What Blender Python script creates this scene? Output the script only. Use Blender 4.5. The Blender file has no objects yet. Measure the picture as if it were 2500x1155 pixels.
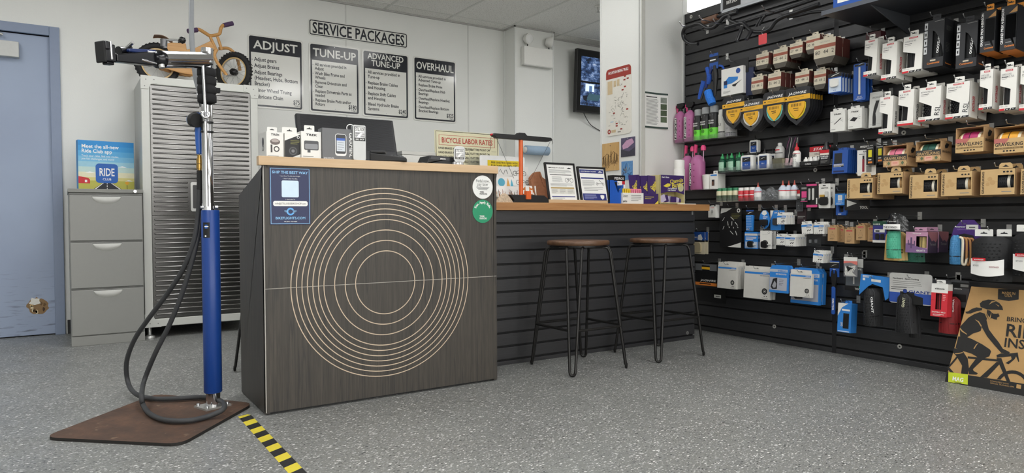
import bpy, bmesh, math, random
from mathutils import Matrix, Vector
random.seed(7)
sc = bpy.context.scene
COL = sc.collection
R = math.radians
# ---------------------------------------------------------------- camera
CAMZ = 0.82
YAW, PITCH, ROLL, FPX = R(32.887), R(-1.4595), R(-0.264), 1693.03
fw = Vector((math.sin(YAW)*math.cos(PITCH), math.cos(YAW)*math.cos(PITCH), math.sin(PITCH)))
r0 = Vector((math.cos(YAW), -math.sin(YAW), 0)); u0 = r0.cross(fw)
rt = math.cos(ROLL)*r0 + math.sin(ROLL)*u0; up = -math.sin(ROLL)*r0 + math.cos(ROLL)*u0
cd = bpy.data.cameras.new('camera'); cam = bpy.data.objects.new('camera', cd); COL.objects.link(cam)
cd.sensor_fit = 'HORIZONTAL'; cd.sensor_width = 36; cd.lens = FPX/2500*36; cd.clip_start = .05
cam.matrix_world = Matrix(((rt.x, up.x, -fw.x, 0), (rt.y, up.y, -fw.y, 0), (rt.z, up.z, -fw.z, CAMZ), (0, 0, 0, 1)))
sc.camera = cam
def ray(px, py): return fw + rt*((px-1250)/FPX) - up*((py-577.5)/FPX)
def onp(px, py, ax, val):                       # photo point -> world point on an axis-aligned plane
    d = ray(px, py); o = Vector((0, 0, CAMZ)); return o + d*((val-o[ax])/d[ax])
def atd(px, py, dep): return Vector((0, 0, CAMZ)) + ray(px, py)*dep
# ---------------------------------------------------------------- world, exposure
w = bpy.data.worlds.new('world'); sc.world = w; w.use_nodes = True
w.node_tree.nodes['Background'].inputs[0].default_value = (1, .985, .955, 1)
w.node_tree.nodes['Background'].inputs[1].default_value = 4.2
vs = sc.view_settings; vs.view_transform = 'Standard'; vs.look = 'None'; vs.gamma = 1; vs.use_curve_mapping = False
vs.exposure = 0.0
sc.cycles.max_bounces = 8; sc.cycles.caustics_reflective = False; sc.cycles.caustics_refractive = False
LIGHT = 10.0                                     # emission strength of the ceiling troffers
# ---------------------------------------------------------------- materials
def lin(h):
    h = h.lstrip('#'); c = [int(h[i:i+2], 16)/255 for i in (0, 2, 4)]
    return tuple(x/12.92 if x <= .04045 else ((x+.055)/1.055)**2.4 for x in c) + (1,)
_M = {}
def M(hexc, rough=.5, metal=0, var=.06, scale=40, bump=0, trans=0, emit=0, alpha=1, spec=.5, coat=0):
    key = (hexc, rough, metal, var, scale, bump, trans, emit, alpha, spec, coat)
    if key in _M: return _M[key]
    m = bpy.data.materials.new('m_%s_%d' % (hexc.strip('#'), len(_M))); m.use_nodes = True
    nt = m.node_tree; b = nt.nodes['Principled BSDF']; c = lin(hexc)
    tc = nt.nodes.new('ShaderNodeTexCoord'); nz = nt.nodes.new('ShaderNodeTexNoise')
    nz.inputs['Scale'].default_value = scale; nz.inputs['Detail'].default_value = 3
    nt.links.new(tc.outputs['Object'], nz.inputs['Vector'])
    mx = nt.nodes.new('ShaderNodeMix'); mx.data_type = 'RGBA'
    mx.inputs[6].default_value = tuple(min(1, x*(1-var)) for x in c[:3])+(1,)
    mx.inputs[7].default_value = tuple(min(1, x*(1+var)) for x in c[:3])+(1,)
    nt.links.new(nz.outputs['Fac'], mx.inputs[0]); nt.links.new(mx.outputs[2], b.inputs['Base Color'])
    b.inputs['Roughness'].default_value = rough; b.inputs['Metallic'].default_value = metal
    b.inputs['Specular IOR Level'].default_value = spec
    if coat: b.inputs['Coat Weight'].default_value = coat; b.inputs['Coat Roughness'].default_value = .06
    if trans: b.inputs['Transmission Weight'].default_value = trans; b.inputs['IOR'].default_value = 1.3
    if alpha < 1: b.inputs['Alpha'].default_value = alpha
    if emit: nt.links.new(mx.outputs[2], b.inputs['Emission Color']); b.inputs['Emission Strength'].default_value = emit
    if bump:
        bp = nt.nodes.new('ShaderNodeBump'); bp.inputs['Strength'].default_value = bump; bp.inputs['Distance'].default_value = .002
        nt.links.new(nz.outputs['Fac'], bp.inputs['Height']); nt.links.new(bp.outputs['Normal'], b.inputs['Normal'])
    _M[key] = m; return m
def nodemat(name, build):
    m = bpy.data.materials.new(name); m.use_nodes = True; nt = m.node_tree; b = nt.nodes['Principled BSDF']
    def N(t, **kw):
        n = nt.nodes.new(t)
        for k, v in kw.items():
            if k in n.inputs: n.inputs[k].default_value = v
            else: setattr(n, k, v)
        return n
    def ramp(src, stops):
        r = nt.nodes.new('ShaderNodeValToRGB'); e = r.color_ramp.elements
        while len(e) < len(stops): e.new(.5)
        for x, (p, c) in zip(e, stops): x.position = p; x.color = lin(c) if isinstance(c, str) else (c, c, c, 1)
        nt.links.new(src, r.inputs[0]); return r.outputs[0]
    def mix(f, a, c):
        x = nt.nodes.new('ShaderNodeMix'); x.data_type = 'RGBA'
        for i, s in ((0, f), (6, a), (7, c)):
            if isinstance(s, str): x.inputs[i].default_value = lin(s)
            elif isinstance(s, (int, float)): x.inputs[i].default_value = s if i == 0 else (s, s, s, 1)
            else: nt.links.new(s, x.inputs[i])
        return x.outputs[2]
    def coord(scale=(1, 1, 1), rot=(0, 0, 0), kind='Object'):
        t = nt.nodes.new('ShaderNodeTexCoord'); mp = nt.nodes.new('ShaderNodeMapping')
        mp.inputs['Scale'].default_value = scale; mp.inputs['Rotation'].default_value = rot
        nt.links.new(t.outputs[kind], mp.inputs[0]); return mp.outputs[0]
    def noise(vec, scale, detail=3, rough=.5):
        n = N('ShaderNodeTexNoise', Scale=scale, Detail=detail, Roughness=rough); nt.links.new(vec, n.inputs['Vector']); return n.outputs['Fac']
    def bump(h, strength, dist=.002):
        x = N('ShaderNodeBump', Strength=strength, Distance=dist); nt.links.new(h, x.inputs['Height']); nt.links.new(x.outputs[0], b.inputs['Normal'])
    build(nt, b, N, ramp, mix, coord, noise, bump); return m
def m_wood(name, light, dark, rough=.5, ax=0, sc_=1.0, k=9):
    def f(nt, b, N, ramp, mix, coord, noise, bump):
        s = [k*2.2*sc_]*3; s[ax] = 1.3*sc_
        v = coord(tuple(s)); n1 = noise(v, 2.0, 6, .65); n2 = noise(v, 9.0, 3)
        c = ramp(n1, [(.3, dark), (.7, light)]); c = mix(ramp(n2, [(.45, 0.0), (.8, .5)]), c, dark)
        nt.links.new(c, b.inputs['Base Color']); b.inputs['Roughness'].default_value = rough; bump(n2, .08)
    return nodemat(name, f)
def f_floor(nt, b, N, ramp, mix, coord, noise, bump):
    v = coord(); base = ramp(noise(v, 1.6, 5), [(.3, '#7a7b78'), (.7, '#848581')])
    d = noise(v, 26, 2)
    def flecks(scale, rot, thr, stretch):
        vv = coord((scale, scale*stretch, scale), (0, 0, rot)); dn = N('ShaderNodeTexNoise', Scale=1.3, Detail=1.0)
        nt.links.new(vv, dn.inputs['Vector']); ad = N('ShaderNodeVectorMath', operation='MULTIPLY_ADD')
        ad.inputs[1].default_value = (.7, .7, .7); nt.links.new(dn.outputs['Color'], ad.inputs[0]); nt.links.new(vv, ad.inputs[2])
        vo = N('ShaderNodeTexVoronoi', Scale=1.0, Randomness=1.0); nt.links.new(ad.outputs[0], vo.inputs['Vector'])
        sep = N('ShaderNodeSeparateColor'); nt.links.new(vo.outputs['Color'], sep.inputs[0])
        a = N('ShaderNodeMath', operation='LESS_THAN'); nt.links.new(vo.outputs['Distance'], a.inputs[0])
        ml = N('ShaderNodeMath', operation='MULTIPLY'); nt.links.new(sep.outputs[0], ml.inputs[0]); ml.inputs[1].default_value = thr
        nt.links.new(ml.outputs[0], a.inputs[1]); return a.outputs[0], sep.outputs[1]
    m1, k1 = flecks(62, .5, .46, 1.9); m2, k2 = flecks(75, -.7, .44, 1.7); m3, k3 = flecks(56, 1.2, .34, 2.0); m4, k4 = flecks(95, .3, .44, 2.1); m5, k5 = flecks(70, 2.2, .36, 2.0)
    c = mix(m1, base, ramp(k1, [(.3, '#6c6e6d'), (.8, '#747675')]))
    c = mix(m2, c, ramp(k2, [(.35, '#909190'), (.75, '#9fa09f')]))
    c = mix(m4, c, ramp(k4, [(.5, '#8a8b89'), (.62, '#c4c4c1')])); c = mix(m5, c, ramp(k5, [(.5, '#3f4142'), (.62, '#868786')]))
    c = mix(m3, c, ramp(k3, [(.30, '#3a3c3e'), (.36, '#dededb')]))
    nt.links.new(c, b.inputs['Base Color'])
    nt.links.new(ramp(noise(v, 3, 4), [(.3, .30), (.7, .46)]), b.inputs['Roughness']); b.inputs['Specular IOR Level'].default_value = .42
def f_tile(nt, b, N, ramp, mix, coord, noise, bump):
    v = coord(); n = noise(v, 95, 3, .7); n2 = noise(v, 2, 2)
    c = mix(ramp(n, [(.36, .6), (.46, 0.0)]), ramp(n2, [(.3, '#efeeea'), (.7, '#f4f3f0')]), '#a3a19d')
    nt.links.new(c, b.inputs['Base Color']); b.inputs['Roughness'].default_value = .9; bump(n, .5, .004)
def f_wall(nt, b, N, ramp, mix, coord, noise, bump):
    v = coord(); n = noise(v, 170, 2); c = ramp(noise(v, 1.2, 4), [(.3, '#e2e3df'), (.7, '#e8e9e5')])
    nt.links.new(c, b.inputs['Base Color']); b.inputs['Roughness'].default_value = .62; bump(n, .22, .003)
def f_slat(nt, b, N, ramp, mix, coord, noise, bump):
    v = coord((2.2, 2.2, 90)); n = noise(v, 2.2, 6, .7); n2 = noise(coord((1, 1, 1)), 1.5, 3)
    c = mix(n2, ramp(n, [(.3, '#222224'), (.75, '#333335')]), ramp(n, [(.3, '#262628'), (.75, '#3b3b3d')]))
    nt.links.new(c, b.inputs['Base Color']); b.inputs['Roughness'].default_value = .40; b.inputs['Specular IOR Level'].default_value = .62; bump(n, .18)
def f_lam(nt, b, N, ramp, mix, coord, noise, bump):       # grey-brown vertical grain laminate
    v = coord((26, 26, .7)); n = noise(v, 3.0, 6, .7); n3 = noise(coord((9, 9, .35)), 2.5, 3); n2 = noise(coord((120, 120, 6)), 2, 2)
    c = ramp(n, [(.25, '#312d28'), (.55, '#443f38'), (.85, '#565047')])
    c = mix(ramp(n3, [(.48, 0.0), (.505, .75), (.53, 0.0)]), c, '#2a2826'); c = mix(ramp(n2, [(.45, 0.0), (.75, .5)]), c, '#2b2927')
    nt.links.new(c, b.inputs['Base Color']); b.inputs['Roughness'].default_value = .48; bump(n2, .1)
def f_rust(nt, b, N, ramp, mix, coord, noise, bump):
    v = coord(); n = noise(v, 7, 8, .7); n2 = noise(v, 60, 4)
    c = ramp(n, [(.25, '#362b24'), (.5, '#533d30'), (.75, '#6b4d3a')]); c = mix(ramp(n2, [(.55, 0.0), (.75, .5)]), c, '#3f342d')
    c = mix(ramp(noise(v, 22, 5), [(.66, 0.0), (.74, .45)]), c, '#a08972')
    nt.links.new(c, b.inputs['Base Color']); b.inputs['Roughness'].default_value = .75; bump(n2, .3)
def f_door(nt, b, N, ramp, mix, coord, noise, bump):
    v = coord((1, 1, 1)); c = ramp(noise(v, 1.5, 4), [(.3, '#93a0b8'), (.7, '#9dabc2')])
    sv = coord((5, 5, 40)); sm = N('ShaderNodeTexNoise', Scale=1.6, Detail=6.0); nt.links.new(sv, sm.inputs['Vector'])
    low = N('ShaderNodeSeparateXYZ'); nt.links.new(coord(), low.inputs[0])
    g = ramp(low.outputs[2], [(.0, 1.0), (.55, 0.0)]); s = ramp(sm.outputs['Fac'], [(.56, 0.0), (.68, .8)])
    ml = N('ShaderNodeMath', operation='MULTIPLY'); nt.links.new(g, ml.inputs[0]); nt.links.new(s, ml.inputs[1])
    nt.links.new(mix(ml.outputs[0], c, '#565d69'), b.inputs['Base Color']); b.inputs['Roughness'].default_value = .45
def f_brush(nt, b, N, ramp, mix, coord, noise, bump):     # bare sheet metal
    n = noise(coord((2, 2, 60)), 3, 4); nt.links.new(ramp(n, [(.3, '#737270'), (.7, '#858482')]), b.inputs['Base Color'])
    b.inputs['Metallic'].default_value = 1; b.inputs['Roughness'].default_value = .24
def f_screen(nt, b, N, ramp, mix, coord, noise, bump):    # camera feed on the wall screen
    v = coord((9, 9, 14)); c = ramp(noise(v, 1.2, 5, .75), [(.38, '#141c2b'), (.5, '#34507f'), (.58, '#7f9ccb'), (.68, '#d5e0f0')])
    b.inputs['Base Color'].default_value = (.01, .01, .01, 1); b.inputs['Roughness'].default_value = .12
    nt.links.new(c, b.inputs['Emission Color']); b.inputs['Emission Strength'].default_value = .8
FLOORM, TILEM, WALLM = nodemat('floor_vinyl', f_floor), nodemat('ceiling_tile', f_tile), nodemat('wall_panel', f_wall)
SLATM, LAMM, RUSTM = nodemat('slat_board', f_slat), nodemat('dark_laminate', f_lam), nodemat('rusty_steel', f_rust)
DOORM, SHEETM, SCREENM = nodemat('door_paint', f_door), nodemat('sheet_metal', f_brush), nodemat('screen_feed', f_screen)
PINE = m_wood('pale_wood', '#d9bd9a', '#c2a27c', .55, 0, .5)
FIR = m_wood('fir_board', '#c0905c', '#96643a', .5, 0, .55)
SEATW = m_wood('seat_wood', '#6e4f37', '#432e1f', .45, 0, 1.2)
PLY = m_wood('bike_ply', '#cf9f62', '#b98648', .45, 0, 1.5)
CHROME = M('#dcdcde', .10, 1, .02); STEEL = M('#b9babb', .3, 1, .03); ZINC = M('#c9c9c6', .4, .8, .03)
BLACK = M('#151516', .45); RUBBER = M('#1b1b1c', .75, 0, .1, 60); DARKGREY = M('#3a3b3d', .5); WHITE = M('#e9e8e3', .55, 0, .02)
PAPER = M('#efeeea', .7, 0, .02); KRAFT = M('#b7946a', .8, 0, .06, 25); KRAFT2 = M('#c9a876', .75, 0, .05, 25)
INK = M('#1a1a1c', .6); RED = M('#c4212c', .5); BLUE = M('#1f5fc0', .45); TEXTW = M('#f4f4f2', .5, 0, .01); GREYINK = M('#8b8b88', .6)
CLEAR = M('#f2f6f7', .05, 0, .01, 5, 0, .9, 0, .35); BROWNBOX = M('#5a2f2a', .55); ORANGE = M('#e0863a', .5)
# ---------------------------------------------------------------- glyphs of the built-in font
CH = 'ABCDEFGHIJKLMNOPQRSTUVWXYZabcdefghijklmnopqrstuvwxyz0123456789-.,()/$+:!?\'"@& #'
GL = {}
def load_glyphs():
    obs = []
    for bold in (0, 1):
        for c in list(CH)+['|']:
            for k, s in (('g', c), ('a', '|'+('' if c == '|' else c)+'|')):
                cu = bpy.data.curves.new('t', 'FONT'); cu.body = s; cu.resolution_u = 2; cu.offset = .018*bold
                o = bpy.data.objects.new('t', cu); COL.objects.link(o); obs.append((bold, c, k, o, cu))
    dg = bpy.context.evaluated_depsgraph_get(); raw = {}
    for bold, c, k, o, cu in obs:
        e = o.evaluated_get(dg); me = e.to_mesh()
        raw[bold, c, k] = ([v.co[:2] for v in me.vertices], [tuple(p.vertices) for p in me.polygons]) if k == 'g' else max((v.co.x for v in me.vertices), default=0)
        e.to_mesh_clear()
    for bold, c, k, o, cu in obs:
        bpy.data.objects.remove(o); bpy.data.curves.remove(cu)
    for bold in (0, 1):
        cap = max(v[1] for v in raw[bold, 'H', 'g'][0])
        for c in CH:
            v, f = raw[bold, c, 'g']; a = raw[bold, c, 'a']-raw[bold, '|', 'a']
            GL[bold, c] = ([(x/cap, y/cap) for x, y in v], f, a/cap)
load_glyphs()
# ---------------------------------------------------------------- mesh builder
class MB:
    def __init__(s): s.v = []; s.f = []; s.m = []; s.s = []; s.mats = []; s.T = None
    def add(s, vs, fs, mat, smooth=False):
        n = len(s.v)
        s.v += [tuple(s.T @ Vector(p)) for p in vs] if s.T else [tuple(p) for p in vs]
        if mat not in s.mats: s.mats.append(mat)
        i = s.mats.index(mat)
        for f in fs: s.f.append(tuple(k+n for k in f)); s.m.append(i); s.s.append(smooth)
        return s
    def box(s, x0, x1, y0, y1, z0, z1, mat):
        return s.add([(x, y, z) for x in (x0, x1) for y in (y0, y1) for z in (z0, z1)],
              [(0, 1, 3, 2), (4, 6, 7, 5), (0, 4, 5, 1), (2, 3, 7, 6), (0, 2, 6, 4), (1, 5, 7, 3)], mat)
    def poly(s, pts, mat, y=-.0006): return s.add([(x, y, z) for x, z in pts], [tuple(range(len(pts)))], mat)
    def rect(s, x0, x1, z0, z1, mat, y=-.0006): return s.poly([(x0, z0), (x1, z0), (x1, z1), (x0, z1)], mat, y)
    def prism(s, pts, y0, y1, mat, smooth=False):
        n = len(pts); vs = [(x, y0, z) for x, z in pts]+[(x, y1, z) for x, z in pts]
        fs = [tuple(range(n)), tuple(range(2*n-1, n-1, -1))]+[(i, i+n, (i+1) % n+n, (i+1) % n) for i in range(n)]
        return s.add(vs, fs, mat, smooth)
    def ring(s, cx, cz, r0, r1, mat, y=-.0006, n=32, a0=0, a1=360, th=0):
        full = abs(a1-a0) >= 360; k = n if full else n+1
        A = [R(a0+(a1-a0)*i/n) for i in range(k)]
        vs = [(cx+r0*math.cos(a), y, cz+r0*math.sin(a)) for a in A]+[(cx+r1*math.cos(a), y, cz+r1*math.sin(a)) for a in A]
        fs = [(i, (i+1) % k, (i+1) % k+k, i+k) for i in range(n)]
        s.add(vs, fs, mat)
        if th:
            vs2 = [(a, y+th, c) for a, b_, c in vs]
            s.add(vs[k:]+vs2[k:], [(i, (i+1) % k, (i+1) % k+k, i+k) for i in range(n)], mat)
            s.add(vs[:k]+vs2[:k], [(i, (i+1) % k, (i+1) % k+k, i+k) for i in range(n)], mat)
        return s
    def disc(s, cx, cz, r, mat, y=-.0006, n=24): return s.poly([(cx+r*math.cos(2*math.pi*i/n), cz+r*math.sin(2*math.pi*i/n)) for i in range(n)], mat, y)
    def tube(s, path, r, mat, n=8, closed=False):
        P = [Vector(p) for p in path]; k = len(P); rr = r if isinstance(r, (list, tuple)) else [r]*k
        t0 = (P[1]-P[0]).normalized(); a = t0.orthogonal().normalized(); vs = []
        for i, p in enumerate(P):
            if closed: t = (P[(i+1) % k]-P[i-1])
            else: t = P[min(i+1, k-1)]-P[max(i-1, 0)]
            t.normalize(); a = (a-t*a.dot(t)).normalized(); b = t.cross(a)
            for j in range(n):
                th = 2*math.pi*j/n; vs.append(p+(a*math.cos(th)+b*math.sin(th))*rr[i])
        L = k if closed else k-1
        fs = [(i*n+j, i*n+(j+1) % n, ((i+1) % k)*n+(j+1) % n, ((i+1) % k)*n+j) for i in range(L) for j in range(n)]
        s.add(vs, fs, mat, True)
        if not closed: s.add(vs[:n], [tuple(range(n))[::-1]], mat); s.add(vs[-n:], [tuple(range(n))], mat)
        return s
    def lathe(s, prof, mat, n=16, c=(0, 0), smooth=True):
        vs = []; k = len(prof)
        for r, z in prof:
            for j in range(n): th = 2*math.pi*j/n; vs.append((c[0]+r*math.cos(th), c[1]+r*math.sin(th), z))
        fs = [(i*n+j, i*n+(j+1) % n, (i+1)*n+(j+1) % n, (i+1)*n+j) for i in range(k-1) for j in range(n)]
        s.add(vs, fs, mat, smooth)
        s.add(vs[:n], [tuple(range(n))[::-1]], mat); s.add(vs[-n:], [tuple(range(n))], mat); return s
    def band(s, c, r, z0, z1, a0, a1, mat, n=8):            # curved printed label round a bottle; angles: 0 = towards -y
        vs = []
        for i in range(n+1):
            a = R(a0+(a1-a0)*i/n); x, y = c[0]+r*math.sin(a), c[1]-r*math.cos(a); vs += [(x, y, z0), (x, y, z1)]
        return s.add(vs, [(2*i, 2*i+2, 2*i+3, 2*i+1) for i in range(n)], mat, True)
    def grid(s, fn, nu, nv, mat, smooth=True):
        vs = [fn(i/nu, j/nv) for i in range(nu+1) for j in range(nv+1)]
        return s.add(vs, [(i*(nv+1)+j, (i+1)*(nv+1)+j, (i+1)*(nv+1)+j+1, i*(nv+1)+j+1) for i in range(nu) for j in range(nv)], mat, smooth)
    def text(s, t, x, z, h, mat, al='l', bold=0, fit=None, xs=1.0, rot=0, y=-.0011, skew=0, rad=None):
        W = sum(GL[bold, c][2] for c in t if (bold, c) in GL)*h*xs
        if fit: xs *= fit/max(W, 1e-6); W = fit
        px = {'l': 0, 'c': -W/2, 'r': -W}[al]; ca, sa = math.cos(R(rot)), math.sin(R(rot))
        for c in t:
            if (bold, c) not in GL: continue
            v, f, a = GL[bold, c]
            if f:
                vs = []
                for gx, gy in v:
                    lx, lz = px+gx*h*xs+skew*gy*h, gy*h
                    if rad:
                        th = lx/rad; lx, lz = (rad+lz)*math.sin(th), (rad+lz)*math.cos(th)-rad
                    vs.append((x+lx*ca-lz*sa, y, z+lx*sa+lz*ca))
                s.add(vs, f, mat)
            px += a*h*xs
        return s
    def lines(s, x0, x1, z, n, dz, th, mat, last=.7, y=-.0009, jit=.12):  # print too small to read
        for i in range(n):
            e = x1-(x1-x0)*(random.random()*jit if i < n-1 else 1-last); s.rect(x0, e, z-i*dz-th, z-i*dz, mat, y)
        return s
    def build(s, name, parent=None, label=None, bev=0, loc=None, kind=None):
        me = bpy.data.meshes.new(name); me.from_pydata(s.v, [], s.f)
        for m in s.mats: me.materials.append(m)
        me.polygons.foreach_set('material_index', s.m); me.polygons.foreach_set('use_smooth', s.s); me.update()
        o = bpy.data.objects.new(name, me); COL.objects.link(o)
        if parent: o.parent = parent
        if label: o['label'] = label
        if kind: o['kind'] = kind
        if loc: o.location = loc
        if bev:
            b = o.modifiers.new('bevel', 'BEVEL'); b.width = bev; b.segments = 2; b.limit_method = 'ANGLE'; b.angle_limit = R(40)
        return o
def tag(o, label, cat, group=None):
    o['label'] = label; o['category'] = cat
    if group: o['group'] = group
    return o
def thing(name, label, cat, loc=(0, 0, 0), rz=0, rx=0, ry=0, group=None):
    o = bpy.data.objects.new(name, None); COL.objects.link(o); o.empty_display_size = .05
    o.location = loc; o.rotation_euler = (R(rx), R(ry), R(rz)); return tag(o, label, cat, group)
def struct(name, mb, **k):
    o = mb.build(name, **k); o['kind'] = 'structure'; return o
def copytree(o, parent=None):
    c = o.copy(); COL.objects.link(c); c.parent = parent
    for ch in o.children: copytree(ch, c)
    return c
def rrect(x0, x1, z0, z1, r, n=5):
    out = []
    for cx, cz, a in ((x1-r, z1-r, 0), (x0+r, z1-r, 90), (x0+r, z0+r, 180), (x1-r, z0+r, 270)):
        out += [(cx+r*math.cos(R(a+90*i/n)), cz+r*math.sin(R(a+90*i/n))) for i in range(n+1)]
    return out
def smooth_path(P, n=6):                                     # Catmull-Rom
    P = [Vector(p) for p in P]; out = []
    for i in range(len(P)-1):
        a, b, c, d = P[max(i-1, 0)], P[i], P[i+1], P[min(i+2, len(P)-1)]
        for k in range(n):
            t = k/n; out.append(.5*((2*b)+(c-a)*t+(2*a-5*b+4*c-d)*t*t+(3*b-a-3*c+d)*t**3))
    return out+[P[-1]]
# ================================================================ THE ROOM
YB, CEIL, XW, YEND = 5.98, 2.73, 3.90, 3.655               # back wall, ceiling, slat wall face, far end of the slat wall
X0, X1, Y0 = -3.22, 6.90, -5.19
struct('floor', MB().box(X0, X1, Y0, YB+.1, -.05, 0, FLOORM))
mb = MB(); mb.box(-.06, 7, YB, YB+.1, 0, CEIL+.1, WALLM); mb.box(X0, -1.02, YB, YB+.1, 0, CEIL+.1, WALLM); mb.box(-1.02, -.06, YB, YB+.1, 2.14, CEIL+.1, WALLM)
wb = struct('wall_back', mb)
for px in (845, 1143):
    x = onp(px, 150, 1, YB).x; MB().box(x-.006, x+.006, YB-.003, YB, 0.1, CEIL, M('#d2d3cf', .5)).build('seam_strip', wb)
struct('wall_left', MB().box(X0-.1, X0, Y0, YB, 0, CEIL, WALLM)); 
fr_ = MB(); fr_.box(X0, X1, Y0-.1, Y0, 2.45, CEIL, WALLM); fr_.box(X0, X1, Y0-.1, Y0, 0, .35, WALLM); wf = struct('wall_front_added', fr_)      # invented open shop front behind the camera, added to let daylight in
for i in range(8): x = X0+.05+i*(X1-X0-.1)/7; MB().box(x-.04, x+.04, Y0-.09, Y0-.01, .35, 2.45, M('#3a3c40', .4, .5)).build('added_mullion', wf)
struct('wall_far', MB().box(X1, X1+.1, Y0, YB, 0, CEIL, WALLM))
BASEM = M('#17181a', .5)
struct('baseboard_back', MB().box(0.012, 3.775, YB-.012, YB, 0, .10, BASEM))
# pilaster on the back wall
pil = struct('wall_pilaster', MB().box(3.782, 4.245, 5.78, YB, 0, CEIL, WALLM))
TRIMW = M('#dfe0dd', .45)
for a in ((3.775, 3.79, 5.772, 5.79), (4.236, 4.252, 5.772, 5.79), (3.772, 3.786, YB-.012, YB)):
    MB().box(*a, .0, CEIL, TRIMW).build('corner_trim', pil)
# free column between the bar and the slat wall
PX, PY0, PY1 = 3.472, 3.66, 4.107
col = struct('wall_column', MB().box(PX, 3.93, PY0, PY1, 0, CEIL, WALLM))
for a in ((PX-.006, PX+.014, PY0-.006, PY0+.014), (PX-.005, PX+.01, PY1-.014, PY1+.004), (XW-.022, XW-.004, PY0-.006, PY0+.004)):
    MB().box(*a, 0, CEIL, TRIMW).build('corner_trim', col)
MB().box(PX-.012, PX+.02, PY0-.012, PY0-.004, .9, CEIL, M('#c9c9c2', .5)).build('corner_guard', col)
MB().box(PX+.0205, PX+.026, PY0-.0065, PY0-.004, 0, CEIL, M('#6b6b66', .6)).build('panel_gap', col)
MB().box(PX-.0065, PX-.004, PY0+.02, PY0+.024, 0, CEIL, M('#a9aaa5', .6)).build('panel_gap', col)
# slat wall: backing board and single slats
sw = struct('wall_right', MB().box(XW+.012, XW+.05, -1.0, YEND, 0, 2.33, M('#0c0c0d', .7)))
PITCHZ = .0767
panels = [(YEND, 2.465), (2.437, 1.23), (1.222, .0), (-.008, -1.0)]
zs = []; z = 2.33
while z > .01: zs.append((max(z-PITCHZ+.011, .0), z)); z -= PITCHZ
zs[0] = (2.33-PITCHZ+.011, 2.33)
meshes = {}
for (ya, yb) in panels:
    L = round(ya-yb, 4)
    for (za, zb) in zs:
        H = round(zb-za, 4); key = (L, H)
        if key not in meshes:
            o = MB().box(0, .018, -L, 0, 0, H, SLATM).build('slat', sw, bev=.002); meshes[key] = o
        else:
            o = meshes[key].copy(); COL.objects.link(o)
        o.location = (XW, ya, za)
MB().box(XW+.002, XW+.014, 2.437, 2.465, 0, 2.33, M('#1c1c1e', .5)).build('joint_strip', sw)
MB().box(XW-.002, XW+.03, YEND, YEND+.004, 0, 2.33, M('#9a9b9a', .4, .6)).build('edge_trim', sw)
for px, py in ((1688, 41), (1667, 258), (1665, 432), (1991, 415), (2216, 71), (2207, 324), (2197, 846), (1891, 797)):   # finishing washers on the slats
    p = onp(px, py, 0, XW); o = MB(); o.T = Matrix.Rotation(R(-90), 4, 'Z')
    o.ring(0, 0, .005, .0125, M('#c9c8c2', .35, .5), -.004, 20, th=.004); o.disc(0, 0, .0052, BLACK, -.002, 12)
    o.build('screw_washer', sw, loc=tuple(p))
# ceiling: tiles between the grid bars, troffers in some bays
cs = struct('ceiling', MB().box(X0, X1, Y0, YB, CEIL+.03, CEIL+.06, M('#8f8f8c', .8)))
GX, GY, DX, DY = .58, 5.79, .633, 1.22
gridm = M('#d9d9d5', .5)
tile = None
xs = [X0]+[GX+DX*i for i in range(-6, 10) if X0 < GX+DX*i < X1]+[X1]
ys = [YB]+[GY-DY*i for i in range(0, 9)]+[Y0]
LB = [(GX+DX*3*i, GY-DY*2*(j+1)) for i in range(-1, 3) for j in range(4)]
tm = {}
DIFF = M('#ffffff', .5, 0, 0, 5, 0, 0, LIGHT); DIM = M('#fffffe', .5, 0, 0, 5, 0, 0, LIGHT*.38)   # one troffer turned down so the column face beside it stays unclipped
FRAMEM = M('#e4e4e0', .5)
nl = 0
for i in range(len(xs)-1):
    for j in range(len(ys)-1):
        xa, xb, ya, yb = xs[i], xs[i+1], ys[j+1], ys[j]
        if xb-xa < .05 or yb-ya < .05: continue
        if any(abs(xa-lx) < .05 and abs(ya-ly) < .05 for lx, ly in LB):
            nl += 1
            t = thing('ceiling_light', 'recessed fluorescent ceiling light', 'light', (xa, ya, CEIL), group='ceiling lights')
            MB().box(.02, DX-.02, .03, DY-.03, -.002, .02, DIM if abs(xa-GX-3*DX) < .05 and ya > 3 else DIFF).build('diffuser', t)
            f = MB(); f.box(.004, DX-.004, .004, .03, -.006, .03, FRAMEM); f.box(.004, DX-.004, DY-.03, DY-.004, -.006, .03, FRAMEM)
            f.box(.004, .02, .03, DY-.03, -.006, .03, FRAMEM); f.box(DX-.02, DX-.004, .03, DY-.03, -.006, .03, FRAMEM); f.build('frame', t)
            lab = {(2, 0): 'bright ceiling light panel seen above the far end of the slat wall'}.get((round((xa-GX)/DX/3), round((GY-ya)/DY/2)-1))
            t['label'] = lab or 'recessed ceiling light over the shop floor, out of frame'
            continue
        key = (round(xb-xa, 3), round(yb-ya, 3))
        if key not in tm:
            o = MB().box(.008, key[0]-.008, .008, key[1]-.008, .001, .02, TILEM).build('ceiling_tile', cs); tm[key] = o
        else: o = tm[key].copy(); COL.objects.link(o)
        o.location = (xa, ya, CEIL)
b = MB()
for x in xs[1:-1]: b.box(x-.011, x+.011, Y0, YB, CEIL-.002, CEIL+.012, gridm)
for y in ys[1:-1]: b.box(X0, X1, y-.011, y+.011, CEIL-.0025, CEIL+.012, gridm)
b.build('grid_bars', cs, kind='stuff')
t = MB()
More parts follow.
